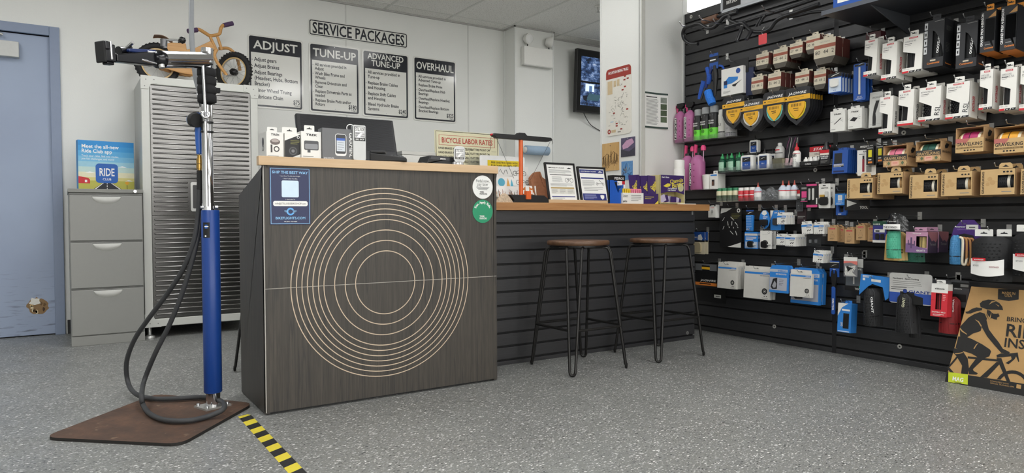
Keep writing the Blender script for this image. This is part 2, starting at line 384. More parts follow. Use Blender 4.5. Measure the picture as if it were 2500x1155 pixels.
for x, y, x2, y2 in ((0, YB-.02, 3.79, YB), (4.24, YB-.02, X1, YB), (3.77, 5.765, 4.26, 5.78), (3.77, 5.765, 3.785, YB), (4.244, 5.765, 4.258, YB)): t.box(x, x2, y, y2, CEIL-.012, CEIL, M('#b3b3af', .5))
t.build('wall_angle', cs)
# sprinkler
t = thing('sprinkler_head', 'small sprinkler head hanging from the ceiling beside the white column', 'sprinkler', (4.077, 4.855, CEIL-.002))
MB().lathe([(.035, 0), (.035, -.004), (.012, -.008)][::-1], WHITE, 16).build('escutcheon', t)
m = MB(); m.lathe([(.004, -.055), (.018, -.052), (.018, -.05), (.006, -.047), (.006, -.03), (.010, -.028), (.010, -.006)], ZINC, 12)
for s in (-1, 1): m.tube([(0, .010*s, -.01), (0, .012*s, -.03), (0, .004*s, -.048)], .002, ZINC, 6)
m.build('head', t)
# ---------------------------------------------------------------- door
d = struct('door_1', MB().box(-.98, -.062, YB+.012, YB+.05, .008, 2.135, DOORM))
fm = M('#8390a8', .42, 0, .04)
f = MB(); f.box(-.062, 0, YB-.022, YB+.1, 0, 2.205, fm); f.box(-1.05, -.062, YB-.022, YB+.1, 2.14, 2.205, fm); f.box(-1.05, -.98, YB-.022, YB+.1, 0, 2.14, fm)
f.box(-.078, -.062, YB+.05, YB+.1, 0, 2.14, fm); fo = f.build('door_frame', d, bev=.003)
MB().box(-.98, -.062, YB+.05, YB+.09, 0, 2.14, M('#2a2f38', .7)).build('door_stop', d)
c = onp(0, 118, 1, YB); e = onp(46, 118, 1, YB-.05)
t = thing('door_closer', 'pale metal door closer on the upper blue door', 'door closer', (e.x-.30, YB+.011, onp(30, 138, 1, YB-.05).z))
zt = onp(30, 100, 1, YB-.05).z-onp(30, 138, 1, YB-.05).z
MB().box(0, .30, -.06, 0, 0, zt, M('#c6c7c4', .4)).build('cover', t, bev=.004)
MB().tube([(.02, -.05, zt+.055), (.17, -.05, zt+.055), (.21, -.045, zt+.04)], .010, M('#b6b7b5', .35, .6), 8).build('arm', t)
MB().box(.06, .10, -.05, -.02, zt, zt+.06, M('#8e9093', .35, .7)).build('pinion', t)
# torn patch on the door
p = onp(93, 748, 1, YB+.012)
def blob(r, n, jit, sx=1): return [(sx*r*(1+random.uniform(-jit, jit))*math.cos(2*math.pi*i/n), r*(1+random.uniform(-jit, jit))*math.sin(2*math.pi*i/n)) for i in range(n)]
pt = MB(); pt.prism(blob(.062, 22, .16), -.0015, 0, M('#8f7350', .8, 0, .25, 60)); pt.prism([(x-.02, z+.038) for x, z in blob(.026, 12, .35, 1.3)], -.003, -.001, M('#e4e2da', .7))
for i in range(9):
    q = blob(.013, 8, .4, .7); ox, oz = random.uniform(-.04, .04), random.uniform(-.045, .02); pt.prism([(x+ox, z+oz) for x, z in q], -.0025, -.0012, M(random.choice(['#4a3726', '#c4a878', '#6d5436', '#d9c8a4']), .8))
pt.build('torn_patch', d, 'torn bare patch with brown core', loc=(p.x, YB+.012, p.z))
# ---------------------------------------------------------------- filing cabinet
FG = M('#8f8f8b', .45, 0, .03)
t = thing('filing_cabinet', 'grey three-drawer steel filing cabinet beside the blue door', 'filing cabinet', (onp(175, 848, 2, 0).x, 5.325, 0))
FW, FD, FH = .455-onp(175, 848, 2, 0).x, .58, 1.03
MB().box(0, FW, .012, FD, 0, FH-.025, FG).build('body', t, bev=.003)
MB().box(0, FW, 0, .012, 0, .062, FG).build('plinth', t, bev=.002)
MB().box(-.004, FW+.004, -.003, FD, FH-.025, FH, M('#84847f', .45)).build('top_rail', t, bev=.003)
dz = (FH-.03-.068)/3
for i in range(3):
    z0 = .068+i*dz; z1 = z0+dz-.012
    dr = MB().box(.004, FW-.004, -.004, .011, z0, z1, FG).build('drawer', t, bev=.003)
    MB().box(.004, FW-.004, .002, .012, z1+.003, z1+.010, M('#6f6f6c', .5)).build('gap_strip', dr)
    def scoop(u, v):
        x = FW/2+(u-.5)*.17; hh = .050*math.sqrt(max(0, 1-((u-.5)*2)**2)); return (x, -.0045-.010*math.sin(math.pi*min(v*1.0, 1))*math.sqrt(max(0, 1-((u-.5)*2)**2)), z1-.008-hh*v)
    MB().grid(scoop, 18, 6, M('#bdbdb8', .4)).build('handle', dr, 'pale half-moon finger pull')
    MB().rect(FW/2-.085, FW/2+.085, z1-.009, z1-.005, M('#4c4c4a', .6), -.0046).build('painted_handle_shadow', dr)  # flat dark strip, shade at the top of the pull put in as colour
MB().tube([(FW-.045, -.012, FH-.013), (FW-.045, .0, FH-.013)], .010, CHROME, 12).build('lock', t, 'chrome lock barrel')
# display box on the filing cabinet
p0 = onp(192, 467, 2, FH); 
bw, bh = .345, .345
cA = onp(192, 466, 1, 5.60)
t = thing('display_box', 'blue cycling app display box standing on the filing cabinet', 'poster', (cA.x, 5.60, FH), 9)
MB().box(0, bw, 0, .06, 0, bh, M('#5b9ed6', .5)).build('board', t)
g = MB(); SKY = ['#2f8fd4', '#3f9bd9', '#5aabdd', '#79bbe0', '#9cccdf', '#c3dcd6', '#e6e2c2']
for i, c in enumerate(SKY): g.rect(0, bw, bh*(1-.105*(i+1)), bh*(1-.105*i), M(c, .5))
g.rect(0, bw, 0, bh*.265, M('#b9b552', .5)); g.rect(0, bw, bh*.20, bh*.265, M('#d8cf87', .5), -.0007)
g.poly([(bw*.22, 0), (bw*.82, 0), (bw*.53, bh*.19), (bw*.47, bh*.19)], M('#20232d', .5), -.0009)
for a, b2 in ((.0, .05), (.075, .11), (.13, .15)): g.rect(bw*.495, bw*.507, bh*a, bh*b2, TEXTW, -.0011)
g.poly([(bw*.24, 0), (bw*.27, 0), (bw*.48, bh*.19), (bw*.472, bh*.19)], TEXTW, -.0011); g.poly([(bw*.77, 0), (bw*.8, 0), (bw*.53, bh*.19), (bw*.522, bh*.19)], TEXTW, -.0011)
g.poly([(0, bh*.14), (bw*.2, bh*.14), (bw*.2, bh*.215), (bw*.17, bh*.25), (bw*.0, bh*.28)], M('#c92f36', .5), -.001); g.rect(bw*.11, bw*.15, bh*.16, bh*.21, TEXTW, -.0013)
for cx, cz, l in ((.2, .35, .2), (.78, .48, .17), (.9, .2, .15)): g.poly([(bw*(cx-l/2), bh*cz), (bw*(cx+l/2), bh*cz), (bw*(cx+l*.2), bh*(cz+.018)), (bw*cx, bh*(cz+.03)), (bw*(cx-l*.2), bh*(cz+.016))], TEXTW, -.001)
g.poly([(bw*.82, bh*.165), (bw*.865, bh*.12), (bw*.91, bh*.165), (bw*.865, bh*.21)], M('#e5a934', .5), -.001); g.rect(bw*.86, bw*.868, bh*.04, bh*.13, INK, -.001)
g.poly(rrect(bw*.30, bw*.70, bh*.155, bh*.545, .022), M('#2a63b4', .5), -.0012)
g.text('RIDE', bw*.5, bh*.30, bh*.155, TEXTW, 'c', 1, fit=bw*.28, y=-.0018); g.text('CLUB', bw*.5, bh*.21, bh*.042, TEXTW, 'c', 1, fit=bw*.155, y=-.0018)
g.text('Meet the all-new', bw*.06, bh*.85, bh*.072, TEXTW, 'l', 1, fit=bw*.66); g.text('Ride Club app', bw*.06, bh*.755, bh*.072, TEXTW, 'l', 1, fit=bw*.54)
g.text('Track your rides, find new routes,', bw*.06, bh*.675, bh*.038, TEXTW, 'l', 0, fit=bw*.66); g.text('join fun challenges, and more!', bw*.06, bh*.615, bh*.038, TEXTW, 'l', 0, fit=bw*.58)
g.build('printed_face', t)
# ---------------------------------------------------------------- tall tool cabinet
CX0, CX1, CY, CT = .462, 1.232, 5.385, 1.815
t = thing('tool_cabinet', 'tall storage cabinet with ribbed metal doors and pale frame', 'cabinet', (CX0, CY, 0))
CW = CX1-CX0; FRM = M('#c9cac4', .45, 0, .03)
MB().box(.004, CW-.004, .02, .58, .095, CT-.004, M('#b9bab5', .5)).build('body', t)
fr = MB(); fr.box(0, .052, 0, .05, .08, CT, FRM); fr.box(CW-.052, CW, 0, .05, .08, CT, FRM); fr.box(.052, CW-.052, 0, .05, CT-.055, CT, FRM); fr.box(.052, CW-.052, 0, .05, .08, .135, FRM)
fr.build('frame', t, bev=.004)
for (bx, bz) in ((0, CT), (CW, CT), (0, .08), (CW, .08)):
    sx = 1 if bx == 0 else -1; sz = -1 if bz > 1 else 1
    m = MB(); m.prism([(bx-sx*.002, bz-sz*.002), (bx+sx*.10, bz-sz*.002), (bx+sx*.10, bz+sz*.045), (bx+sx*.06, bz+sz*.055), (bx+sx*.045, bz+sz*.09), (bx-sx*.002, bz+sz*.09)], -.004, 0, FRM)
    for rx_, rz_ in ((.03, .025), (.08, .022), (.022, .07)): m.disc(bx+sx*rx_, bz+sz*rz_, .004, M('#7c7d79', .5), -.0046, 8)
    m.build('corner_bracket', t)
def ribs(x0, x1, z0, z1, skipbox=None):
    prof = []; n = int(round((z1-z0-.02)/.0335)); dzr = (z1-z0-.02)/n
    m = MB(); m.box(x0, x1, .0, .008, z0, z1, SHEETM)
    for i in range(n):
        zc = z0+.01+dzr*(i+.5); a, b2 = x0+.012, x1-.012
        if skipbox and skipbox[2]-.01 < zc < skipbox[3]+.01: b2 = skipbox[0]-.012
        def fn(u, v, zc=zc, a=a, b2=b2):
            x = a+(b2-a)*v; e = min(1, min(x-a, b2-x)/.012); e = math.sqrt(max(0, 1-(1-e)**2)); th = math.pi*u
            return (x, -.0065*math.sin(th)*e-.0002, zc-.0068*math.cos(th)*(.4+.6*e))
        vs = [0, .008, .016]; m.grid(lambda u, v: fn(u, (lambda k: [0, .006, .014, .022, .978, .986, .994, 1][int(round(k*7))])(v)), 8, 7, SHEETM)
    return m
zsplit = onp(420, 526, 1, CY).z; xmid = onp(499, 700, 1, CY).x-CX0
for k, (a, b2) in enumerate(((.055, xmid-.003), (xmid+.003, CW-.055))):
    dr = bpy.data.objects.new('door', None); COL.objects.link(dr); dr.parent = t
    hb = (xmid-.085, 0, onp(480, 516, 1, CY).z, onp(480, 445, 1, CY).z) if k == 0 else None
    ribs(a, b2, zsplit+.003, CT-.062, hb).build('ribbed_panel', dr); ribs(a, b2, .140, zsplit-.003).build('ribbed_panel', dr)
    if hb:
        h = MB(); h.prism(rrect(hb[0]+.005, xmid-.008, hb[2], hb[3], .012), -.004, .0, ZINC); h.prism(rrect(hb[0]+.018, xmid-.02, hb[2]+.02, hb[3]-.02, .008), -.0046, -.004, M('#4a4a4a', .5, .5)); h.build('handle', dr, 'recessed metal pull')
for x in (.03, CW-.03):
    m = MB(); m.lathe([(.034, 0), (.034, .012), (.020, .02), (.012, .024), (.012, .08)], ZINC, 18, (x, .04)); m.build('foot', t)
# ================================================================ WOODEN BALANCE BIKE ON THE CABINET
BY = 5.72
o_ = Vector((onp(385, 150, 1, BY).x, BY, CT))
t = thing('balance_bike', 'wooden balance bike with spoked wheels on top of the cabinet', 'bike', tuple(o_))
def bp(px, py, y=0): p = onp(px, py, 1, BY+y); return p-o_
WR = .155
def wheel(root, c, ang):
    Tm = Matrix.Translation(c) @ Matrix.Rotation(R(ang), 4, 'Z'); w = MB(); w.T = Tm
    w.tube([((WR-.022)*math.cos(2*math.pi*i/36), 0, (WR-.022)*math.sin(2*math.pi*i/36)) for i in range(36)], .022, RUBBER, 10, True)
    for i in range(36):
        a = 2*math.pi*i/36; ca, sa = math.cos(a), math.sin(a)
        for s in (-1, 1):
            q = Vector(((WR-.003)*ca, s*.011, (WR-.003)*sa)); w.tube([q, q+Vector((.004*ca, 0, .004*sa))], .006, RUBBER, 5)
    o = w.build('tyre', root); r = MB(); r.T = Tm
    for s in (-1, 1): r.ring(0, 0, WR-.052, WR-.038, M('#c8aa74', .5), s*.008, 36, th=-s*.004)
    r.tube([((WR-.047)*math.cos(2*math.pi*i/36), 0, (WR-.047)*math.sin(2*math.pi*i/36)) for i in range(36)], .008, M('#c9c9c9', .3, .8), 6, True); r.build('rim', root)
    s = MB(); s.T = Tm
    for i in range(16):
        a = 2*math.pi*i/16; b = a+(.5 if i % 2 else -.5); s.tube([(.022*math.cos(b), (.012 if i % 2 else -.012), .022*math.sin(b)), ((WR-.05)*math.cos(a), 0, (WR-.05)*math.sin(a))], .0012, STEEL, 4)
    s.build('spokes', root); h = MB(); h.T = Tm @ Matrix.Rotation(R(90), 4, 'X'); h.lathe([(.009, -.045), (.009, -.02), (.026, -.018), (.026, .018), (.009, .02), (.009, .045)], BLACK, 14); h.build('hub', root)
wheel(t, Vector((0, 0, WR)), 4)
fc = bp(571, 172); fc.z = WR; wheel(t, fc, -46)
PLYM = PLY
def plate(pts, y0, y1, nm):
    m = MB(); P = [(bp(*p).x, bp(*p).z) for p in pts]; m.prism(P, y0, y1, PLYM); return m.build(nm, t, bev=.004)
plate([(402, 108), (418, 105), (453, 107), (455, 122), (474, 119), (513, 101), (528, 122), (500, 130), (478, 130), (472, 186), (452, 187), (438, 180), (414, 166), (420, 148)], -.018, .018, 'frame_plate')
for s in (-1, 1): plate([(380, 152), (395, 150), (440, 165), (470, 176), (468, 186), (440, 182), (392, 168)], s*.05-.006, s*.05+.006, 'chain_stay')
sd = MB(); sd.grid(lambda u, v: (bp(374+46*u, 0).x, (.055-.03*u)*math.cos(math.pi*v), bp(395, 92+10*u-6*math.sin(math.pi*u)).z+.010*math.sin(math.pi*v)), 8, 10, M('#7a5536', .5)); sd.build('saddle', t)
MB().tube([bp(440, 98), bp(438, 122)], .014, BLACK, 10).build('seat_post', t)
def barpath(pts, r, nm, mat=PLYM, n=10): return MB().tube(smooth_path([bp(*p) for p in pts], 5), r, mat, n).build(nm, t)
barpath([(470, 74, -.05), (485, 72, -.03), (500, 80, -.02), (512, 87, -.01), (525, 86, 0), (536, 82, 0), (539, 70, .0), (545, 62, .01), (560, 59, .02)], .013, 'handlebar')
PURP = M('#4b3558', .6)
barpath([(459, 76, -.06), (481, 73, -.035)], .018, 'grip', PURP); barpath([(546, 62, .01), (568, 57, .025)], .018, 'grip', PURP)
for dx in (0, 18): barpath([(513+dx, 90, -.01), (528+dx*.75, 122, -.01)], .011, 'head_strut')
for a in (-1, 1):
    P = [(530, 120), (524, 132), (527, 146), (540, 166), (554, 184)] if a < 0 else [(534, 119), (556, 118), (570, 128), (580, 146), (586, 172)]
    barpath([(x, y, -.05 if a < 0 else .06) for x, y in P], .012, 'fork_blade')
MB().tube([bp(551, 185, -.06), bp(575, 185, .05)], .006, ZINC, 8).build('axle', t)
# ================================================================ REPAIR STAND
SX, SY = .532, 3.215
def zs_(py, px=515): return onp(px, py, 1, SY).z
t = thing('repair_stand', 'blue and chrome bicycle repair stand on a rusty steel plate', 'repair stand', (SX, SY, 0))
cn = [Vector(c)-Vector((SX, SY)) for c in ((-.079, 3.116), (.34, 2.742), (.693, 3.181), (.347, 3.602))]
out = []
for i in range(4):
    p, a, b = cn[i], cn[i-1], cn[(i+1) % 4]
    for k in range(6):
        q = k/5; da = (a-p).normalized()*.06; db = (b-p).normalized()*.06; out.append(p+da*(1-q)**2+db*q**2)
n = len(out); m = MB(); m.add([(p.x, p.y, 0) for p in out]+[(p.x, p.y, .012) for p in out], [tuple(range(n))[::-1]]+[(i, (i+1) % n, (i+1) % n+n, i+n) for i in range(n)], M('#1e1b19', .7)); m.add([(p.x, p.y, .012) for p in out], [tuple(range(n))], RUSTM)
m.build('base_plate', t)
fl_ = MB(); fl_.T = Matrix.Rotation(R(20), 4, 'Z'); fl_.box(-.06, .055, -.05, .05, .012, .020, ZINC)
for x, y in ((-.048, -.038), (.043, -.038), (-.048, .038), (.043, .038)): fl_.lathe([(.008, .02), (.008, .028), (.004, .03)], STEEL, 6, (x, y))
fl_.build('flange', t)
z1, z2 = zs_(956), zs_(513)
MB().lathe([(.029, .02), (.029, z1+.02)], CHROME, 24).build('lower_tube', t)
MB().lathe([(.034, z1-.004), (.037, z1), (.037, z2-.004), (.034, z2)], M('#173f88', .36, 0, .04), 32).build('blue_sleeve', t)
ztop = zs_(128, 505)
MB().lathe([(.0235, z2-.01), (.0235, ztop), (.020, ztop+.002)], CHROME, 24, (-.008, 0)).build('pole', t)
m = MB(); m.lathe([(.026, z2), (.026, z2+.028)], CHROME, 24, (-.008, 0)); m.T = Matrix.Translation((0, -.0, z2+.012))
for x in (-.035, .022): m.tube([(x-.006, -.016, 0), (x+.006, -.016, 0)], .007, STEEL, 6)
m.build('collar', t)
sk = MB(); sk.T = Matrix.Rotation(R(-12), 4, 'Z'); zc = zs_(545); sk.band((0, 0), .0375, zs_(580), zs_(543), -48, -2, BLACK, 8); sk.band((0, 0), .0378, zc-.022, zc-.006, -34, -16, M('#2f62b5', .4), 6)
sk.band((0, 0), .038, zc-.016, zc-.012, -36, -10, TEXTW, 6); sk.band((0, 0), .038, zs_(578), zs_(574), -34, -24, TEXTW, 4); sk.build('maker_sticker', t)
# velcro wrap on the pole
w0, w1 = zs_(253), zs_(168); wm = M('#1c1c1e', .9, 0, .2, 90, .4); m = MB()
m.lathe([(.030, w0), (.034, w0+.004), (.034, w1-.004), (.030, w1)], wm, 20, (-.008, 0))
for i in range(4):
    zb = w0+(w1-w0)*(i/4); m.lathe([(.034, zb+.002), (.0385, zb+.006), (.0385, zb+(w1-w0)/4-.006), (.034, zb+(w1-w0)/4-.002)], wm, 20, (-.006, 0))
m.box(.02, .046, -.012, .012, w0+.05, w0+.068, wm); m.build('padded_wrap', t)
# combination wrench tied to the pole
wy = -.040; m = MB(); zr, zo = zs_(160), zs_(283)
xw_ = onp(495, 160, 1, SY+wy).x-SX; xo = onp(502, 283, 1, SY+wy).x-SX
m.T = Matrix.Identity(4)
m.tube([(xw_+.009*math.cos(2*math.pi*i/20), wy, zr+.009*math.sin(2*math.pi*i/20)) for i in range(20)], .0042, CHROME, 8, True)
m.tube([(xw_, wy, zr-.01), ((xw_+xo)/2, wy-.004, (zr+zo)/2), (xo, wy, zo+.012)], [.006, .0065, .007], CHROME, 8)
m.tube([(xo+.014*math.cos(R(a)), wy, zo+.014*math.sin(R(a))) for a in range(-235, 56, 14)][::1], .006, CHROME, 8); m.build('wrench', t, 'chrome combination wrench tied to pole')
for py in (300, 323):
    z = zs_(py); MB().lathe([(.0265, z-.003), (.0265, z+.003)], BLACK, 20, (-.008, -.002)).build('cable_tie', t)
m = MB(); m.tube([(xo, wy+.006, zo-.03), (onp(506, 505, 1, SY+wy).x-SX, wy+.01, zs_(505))], .008, CHROME, 10); m.build('slim_rod', t)
# clamp arm
A = atd(506, 147, 2.97)-Vector((SX, SY, 0)); B = atd(390, 145, 2.74)-Vector((SX, SY, 0)); Cc = atd(240, 123, 2.50)-Vector((SX, SY, 0))
MB().tube([A, A+(B-A)*.33, A+(B-A)*.66, B], .034, CHROME, 28).build('arm_tube', t)
m = MB(); m.tube([A+Vector((0, 0, -.045)), A+Vector((0, 0, .050))], .0245, CHROME, 20); m.tube([atd(514, 152, 2.95)-Vector((SX, SY, 0)), atd(519, 152, 2.95)-Vector((SX, SY, 0))], .008, STEEL, 8); m.build('arm_socket', t)
ex = (B-A).normalized(); ez = Vector((0, 0, 1)); ey = ez.cross(ex).normalized(); ez = ex.cross(ey)
Tm = Matrix(((ex.x, ey.x, ez.x, B.x), (ex.y, ey.y, ez.y, B.y), (ex.z, ey.z, ez.z, B.z), (0, 0, 0, 1)))
L = (Cc-B).length
ex2 = (Cc-B).normalized(); ey2 = Vector((0, 0, 1)).cross(ex2).normalized(); ez2 = ex2.cross(ey2)
T2 = Matrix(((ex2.x, ey2.x, ez2.x, B.x), (ex2.y, ey2.y, ez2.y, B.y), (ex2.z, ey2.z, ez2.z, B.z), (0, 0, 0, 1)))
BK = M('#111216', .22, 0, .1); NAVY = M('#1c2f63', .3)
m = MB(); m.T = T2 @ Matrix.Rotation(R(90), 4, 'Y'); m.lathe([(.036, -.01), (.036, .012), (.030, .016), (.030, .04)], BK, 20); m.build('clamp_collar', t)
m = MB(); m.T = T2
m.add([(.03, -.022, -.030), (.03, .022, -.030), (.03, .022, .028), (.03, -.022, .028), (L-.06, -.016, -.034), (L-.06, .016, -.034), (L-.06, .016, -.006), (L-.06, -.016, -.006)], [(0, 1, 2, 3), (7, 6, 5, 4), (0, 4, 5, 1), (1, 5, 6, 2), (2, 6, 7, 3), (3, 7, 4, 0)], BK)
m.add([(.03, -.020, .010), (.03, .020, .010), (.03, .020, .032), (.03, -.020, .032), (L*.55, -.012, .010), (L*.55, .012, .010), (L*.55, .012, .022), (L*.55, -.012, .022)], [(0, 1, 2, 3), (7, 6, 5, 4), (0, 4, 5, 1), (1, 5, 6, 2), (2, 6, 7, 3), (3, 7, 4, 0)], NAVY)
m.build('clamp_body', t, bev=.004)
for y in (-.018, .018): MB_ = MB(); MB_.T = T2; MB_.tube([(.035, y, -.022), (.10, y, -.016)], .006, CHROME, 8); MB_.tube([(.03, y, .02), (.07, y, .018)], .005, CHROME, 8); MB_.build('pivot_bolt', t)
m = MB(); m.T = T2; m.box(L-.055, L-.012, -.020, .020, -.038, .026, BK); m.box(L-.014, L-.004, -.024, .024, -.042, .034, RUBBER); m.box(L-.028, L-.01, -.026, .026, .004, .034, BK); m.box(L-.05, L-.02, -.014, .014, -.048, -.036, BK); m.build('jaw', t, bev=.004)
for y in (-.021, .0, .021): q = MB(); q.T = T2; q.tube([(L-.035, y, -.03), (L-.035, y, .034)], .005, CHROME if y else BK, 8); q.build('jaw_pin', t)
m = MB(); m.T = T2; m.tube([(L-.09, -.01, .012), (L*.5, -.018, .018), (L*.42, -.02, .034)], [.016, .012, .008], BK, 10); m.tube([(L*.46, -.03, .030), (L*.46, .0, .044), (L*.5, .02, .046)], .006, CHROME, 8); m.build('adjuster', t)
q = lambda px, py, d=2.70: atd(px, py, d)-Vector((SX, SY, 0))
m = MB(); m.tube([q(392, 97), q(436, 98)], .0045, CHROME, 8); m.build('lever_rod', t)
m = MB(); c = q(445, 98); m.lathe([(.001, c.z-.014), (.010, c.z-.010), (.014, c.z), (.010, c.z+.010), (.001, c.z+.014)], M('#141416', .1), 16, (c.x, c.y)); m.build('lever_knob', t)
m = MB(); m.tube([q(400, 114), q(400, 96)], .013, M('#6b6c6e', .35, .7), 10); m.tube([q(394, 158), q(396, 166)], .011, ZINC, 8); m.build('cam_block', t)
# air hose dropping from the ceiling
def dd(px, py, d): return atd(px, py, d)
P = [dd(468, -330, 3.35), dd(468, -100, 3.2), dd(467, 60, 3.12), dd(471, 130, 3.10), dd(478, 190, 3.08), dd(487, 222, 3.06)]
P[0].z = CEIL
t = thing('air_line', 'grey air line dropping from the ceiling behind the repair stand', 'hose', (P[0].x, P[0].y, 0))
of = Vector((P[0].x, P[0].y, 0))
MB().tube([p-of for p in smooth_path(P, 6)], .011, M('#84878a', .4), 12).build('hose', t)
c = P[-1]-of; m = MB(); m.tube([c+Vector((.010*math.cos(2*math.pi*i/16), 0, -.012+.014*math.sin(2*math.pi*i/16))) for i in range(16)], .003, CHROME, 6, True); m.tube([c+Vector((0, 0, -.026)), c+Vector((.006, 0, -.07))], .007, BLACK, 8); m.build('swivel_hook', t)
# tyre inflator and hose
t = thing('tyre_inflator', 'blue tyre inflator with round gauge and long dark hose looped round stand', 'inflator', (SX, SY, 0))
so = Vector((SX, SY, 0)); I = lambda px, py, d=2.99: atd(px, py, d)-so
m = MB(); m.tube([I(487, 277), I(487, 290), I(486, 320), I(486, 350), I(487, 376)], [.018, .020, .017, .0145, .012], M('#2a5fb4', .35), 12); m.build('handle', t)
g = I(474, 293, 2.97); ax = (atd(440, 290, 3.05)-atd(474, 293, 2.97)).normalized(); m = MB(); Tq = Matrix.Translation(g) @ ax.to_track_quat('Z', 'Y').to_matrix().to_4x4(); m.T = Tq
m.lathe([(.030, -.028), (.031, -.02), (.031, .0)], RUBBER, 24); m.lathe([(.029, 0), (.029, .012), (.026, .014)], CHROME, 24); m.build('gauge', t, 'round gauge in black and chrome ring')
m = MB(); m.T = Tq; m.lathe([(.025, .0145), (.025, .0152)], M('#b9babb', .3), 24); m.build('dial', t)
MB().tube([I(480, 318), I(477, 318)], .010, BLACK, 8).build('trigger', t)
b_ = MB(); BR = M('#b08d4c', .3, .9)
for a, b2, r in ((379, 388, .009), (388, 400, .013), (401, 412, .013), (412, 418, .008)): b_.tube([I(487, a), I(487, b2)], r, BR, 6 if r > .01 else 10)
b_.build('brass_coupler', t, 'brass coupler')
bo = MB(); pp = [I(487, 416+i*2.6) for i in range(19)]; bo.tube(pp, [.0125 if i % 2 else .0105 for i in range(19)], RUBBER, 10); bo.build('strain_relief', t)
def onf(px, py, z=.026): return onp(px, py, 2, z)-so
H = [I(487, 455), I(484, 520, 3.0), I(473, 590, 3.0), I(448, 655, 3.02), I(410, 715, 3.06), I(365, 775, 3.12), I(328, 830, 3.2), I(309, 885, 3.27)]
H += [onf(313, 935, .05), onf(332, 962, .03), onf(370, 973), onf(430, 973), onf(490, 970), onf(525, 974, .035), onf(546, 985, .05), onf(544, 1000, .045), onf(510, 1016), onf(460, 1027), onf(405, 1026), onf(368, 1012), onf(350, 990, .035), onf(346, 968, .07)]
H += [I(352, 930, 3.09), I(378, 865, 3.06), I(415, 790, 3.04), I(445, 715, 3.02), I(468, 640, 3.01), I(485, 570, 3.01), I(491, 520, 3.01), I(492, 455, 3.01)]
MB().tube(smooth_path(H, 6), .0105, M('#37383a', .6), 10).build('hose', t)
# hazard tape on the floor
m = MB(); Y = M('#d8c63a', .55, 0, .08); K = M('#1c1c1d', .55); y = 3.03; i = 0; x0, x1, sl = .597, .648, -.022
m.add([(x0+.0, 3.035, .0008), (x0, 3.0, .0008), (x1, 3.03, .0008), (x1-.01, 3.048, .0008)], [(0, 1, 2, 3)], Y)
y = 3.0
while y > 1.7:
    m.add([(x0, y, .0008), (x0, y-.062, .0008), (x1, y-.062+.03, .0008), (x1, y+.03, .0008)], [(0, 1, 2, 3)], K if i % 2 == 0 else Y); y -= .062; i += 1
tag(m.build('floor_tape'), 'black and yellow hazard tape strip stuck on the speckled floor', 'tape')
# ================================================================ SIGNS ON THE BACK WALL
SG = M('#e2e2dc', .16, 0, .02, 30, 0, 0, 0, 1, .5, .3); NV = M('#22242c', .16, 0, .04, 30, 0, 0, 0, 1, .5, .3)
SYW = YB-.004
def roadsign(px0, px1, head, items, price, label, hs, tx, ho):
    xa, xb = onp(px0, 180, 1, SYW).x, onp(px1, 180, 1, SYW).x; W, H = .455, .60; za = 1.748
    t = thing('service_sign', label, 'sign', ((xa+xb)/2-W/2, SYW, za), group='service price signs')
    MB().prism(rrect(0, W, 0, H, .022), -.002, .002, SG).build('panel', t)
    k = MB(); b = .013
    o_, i_ = rrect(b, W-b, b, H-b, .016), rrect(b+.0145, W-b-.0145, b+.0145, H-b-.0145, .008)
    n = len(o_); k.add([(x, -.0026, z) for x, z in o_]+[(x, -.0026, z) for x, z in i_], [(j, (j+1) % n, (j+1) % n+n, j+n) for j in range(n)], NV)
    hz = H-ho
    k.poly([(b, hz), (W-b, hz)]+[q for q in rrect(b, W-b, hz-.1, H-b, .016) if q[1] > H-.05], NV, -.0028); k.build('black_border', t)
    l = MB(); hd = MB(); pr = MB()
    for j, s in enumerate(head):
        hh = .068 if len(head) == 1 else .052
        hd.text(s, W/2, (hz+(H-b-hz)/2-hh/2) if len(head) == 1 else (H-.078-j*.062), hh, SG, 'c', 1, fit=hs[j], y=-.0034)
    h_, wref, line, gap, z = tx; xs_ = wref/(h_*sum(GL[0, c][2] for c in 'All services provided in'))
    for it in items:
        l = MB(); l.text('-', .030, z, h_, NV, 'l', 0, xs=xs_, y=-.003)
        for s in it: l.text(s, .052, z, h_, NV, 'l', 1, xs=xs_*.96, y=-.003); z -= line
        z -= gap; l.build('service_item', t)
    pr.text(price, W-.032, .052, .036, NV, 'r', 1, xs=.72, y=-.003); pr.text('+ PARTS', W-.032, .033, .012, NV, 'r', 1, xs=.8, y=-.003)
    hd.build('heading', t); pr.build('price', t)
    s = MB()
    for x, z in ((W/2, H-.02), (W/2, .04)): s.disc(x, z, .004, STEEL, -.0036, 10)
    s.build('screws', t)
roadsign(604, 741, ['ADJUST'], [['Adjust gears'], ['Adjust Brakes'], ['Adjust Bearings', '(Headset, Hubs, Bottom', 'Bracket)'], ['Minor Wheel Truing'], ['Lubricate Chain']], '$75', 'ADJUST service price sign, leftmost of the four on the wall', [.36], (0.031, 0.365, 0.047, 0.006, 0.385), 0.145)
roadsign(752, 880, ['TUNE-UP'], [['All services provided in', 'Adjust'], ['Wash Bike Frame and', 'Wheels'], ['Remove Drivetrain and', 'Clean'], ['Replace Drivetrain Parts as', 'needed'], ['Replace Brake Pads and/or', 'Rotors']], '$180', 'TUNE-UP service price sign right of the ADJUST sign', [.385], (0.0265, 0.3, 0.0345, 0.0075, 0.402), 0.15)
roadsign(882, 1000, ['ADVANCED', 'TUNE-UP'], [['All services provided in', 'Tune-up'], ['Replace Brake Cables', 'and Housing'], ['Replace Shift Cables', 'and Housing'], ['Bleed Hydraulic Brake', 'Systems']], '$240', 'ADVANCED TUNE-UP service price sign priced at $240', [.35, .28], (0.0275, 0.335, 0.0405, 0.0145, 0.388), 0.166)
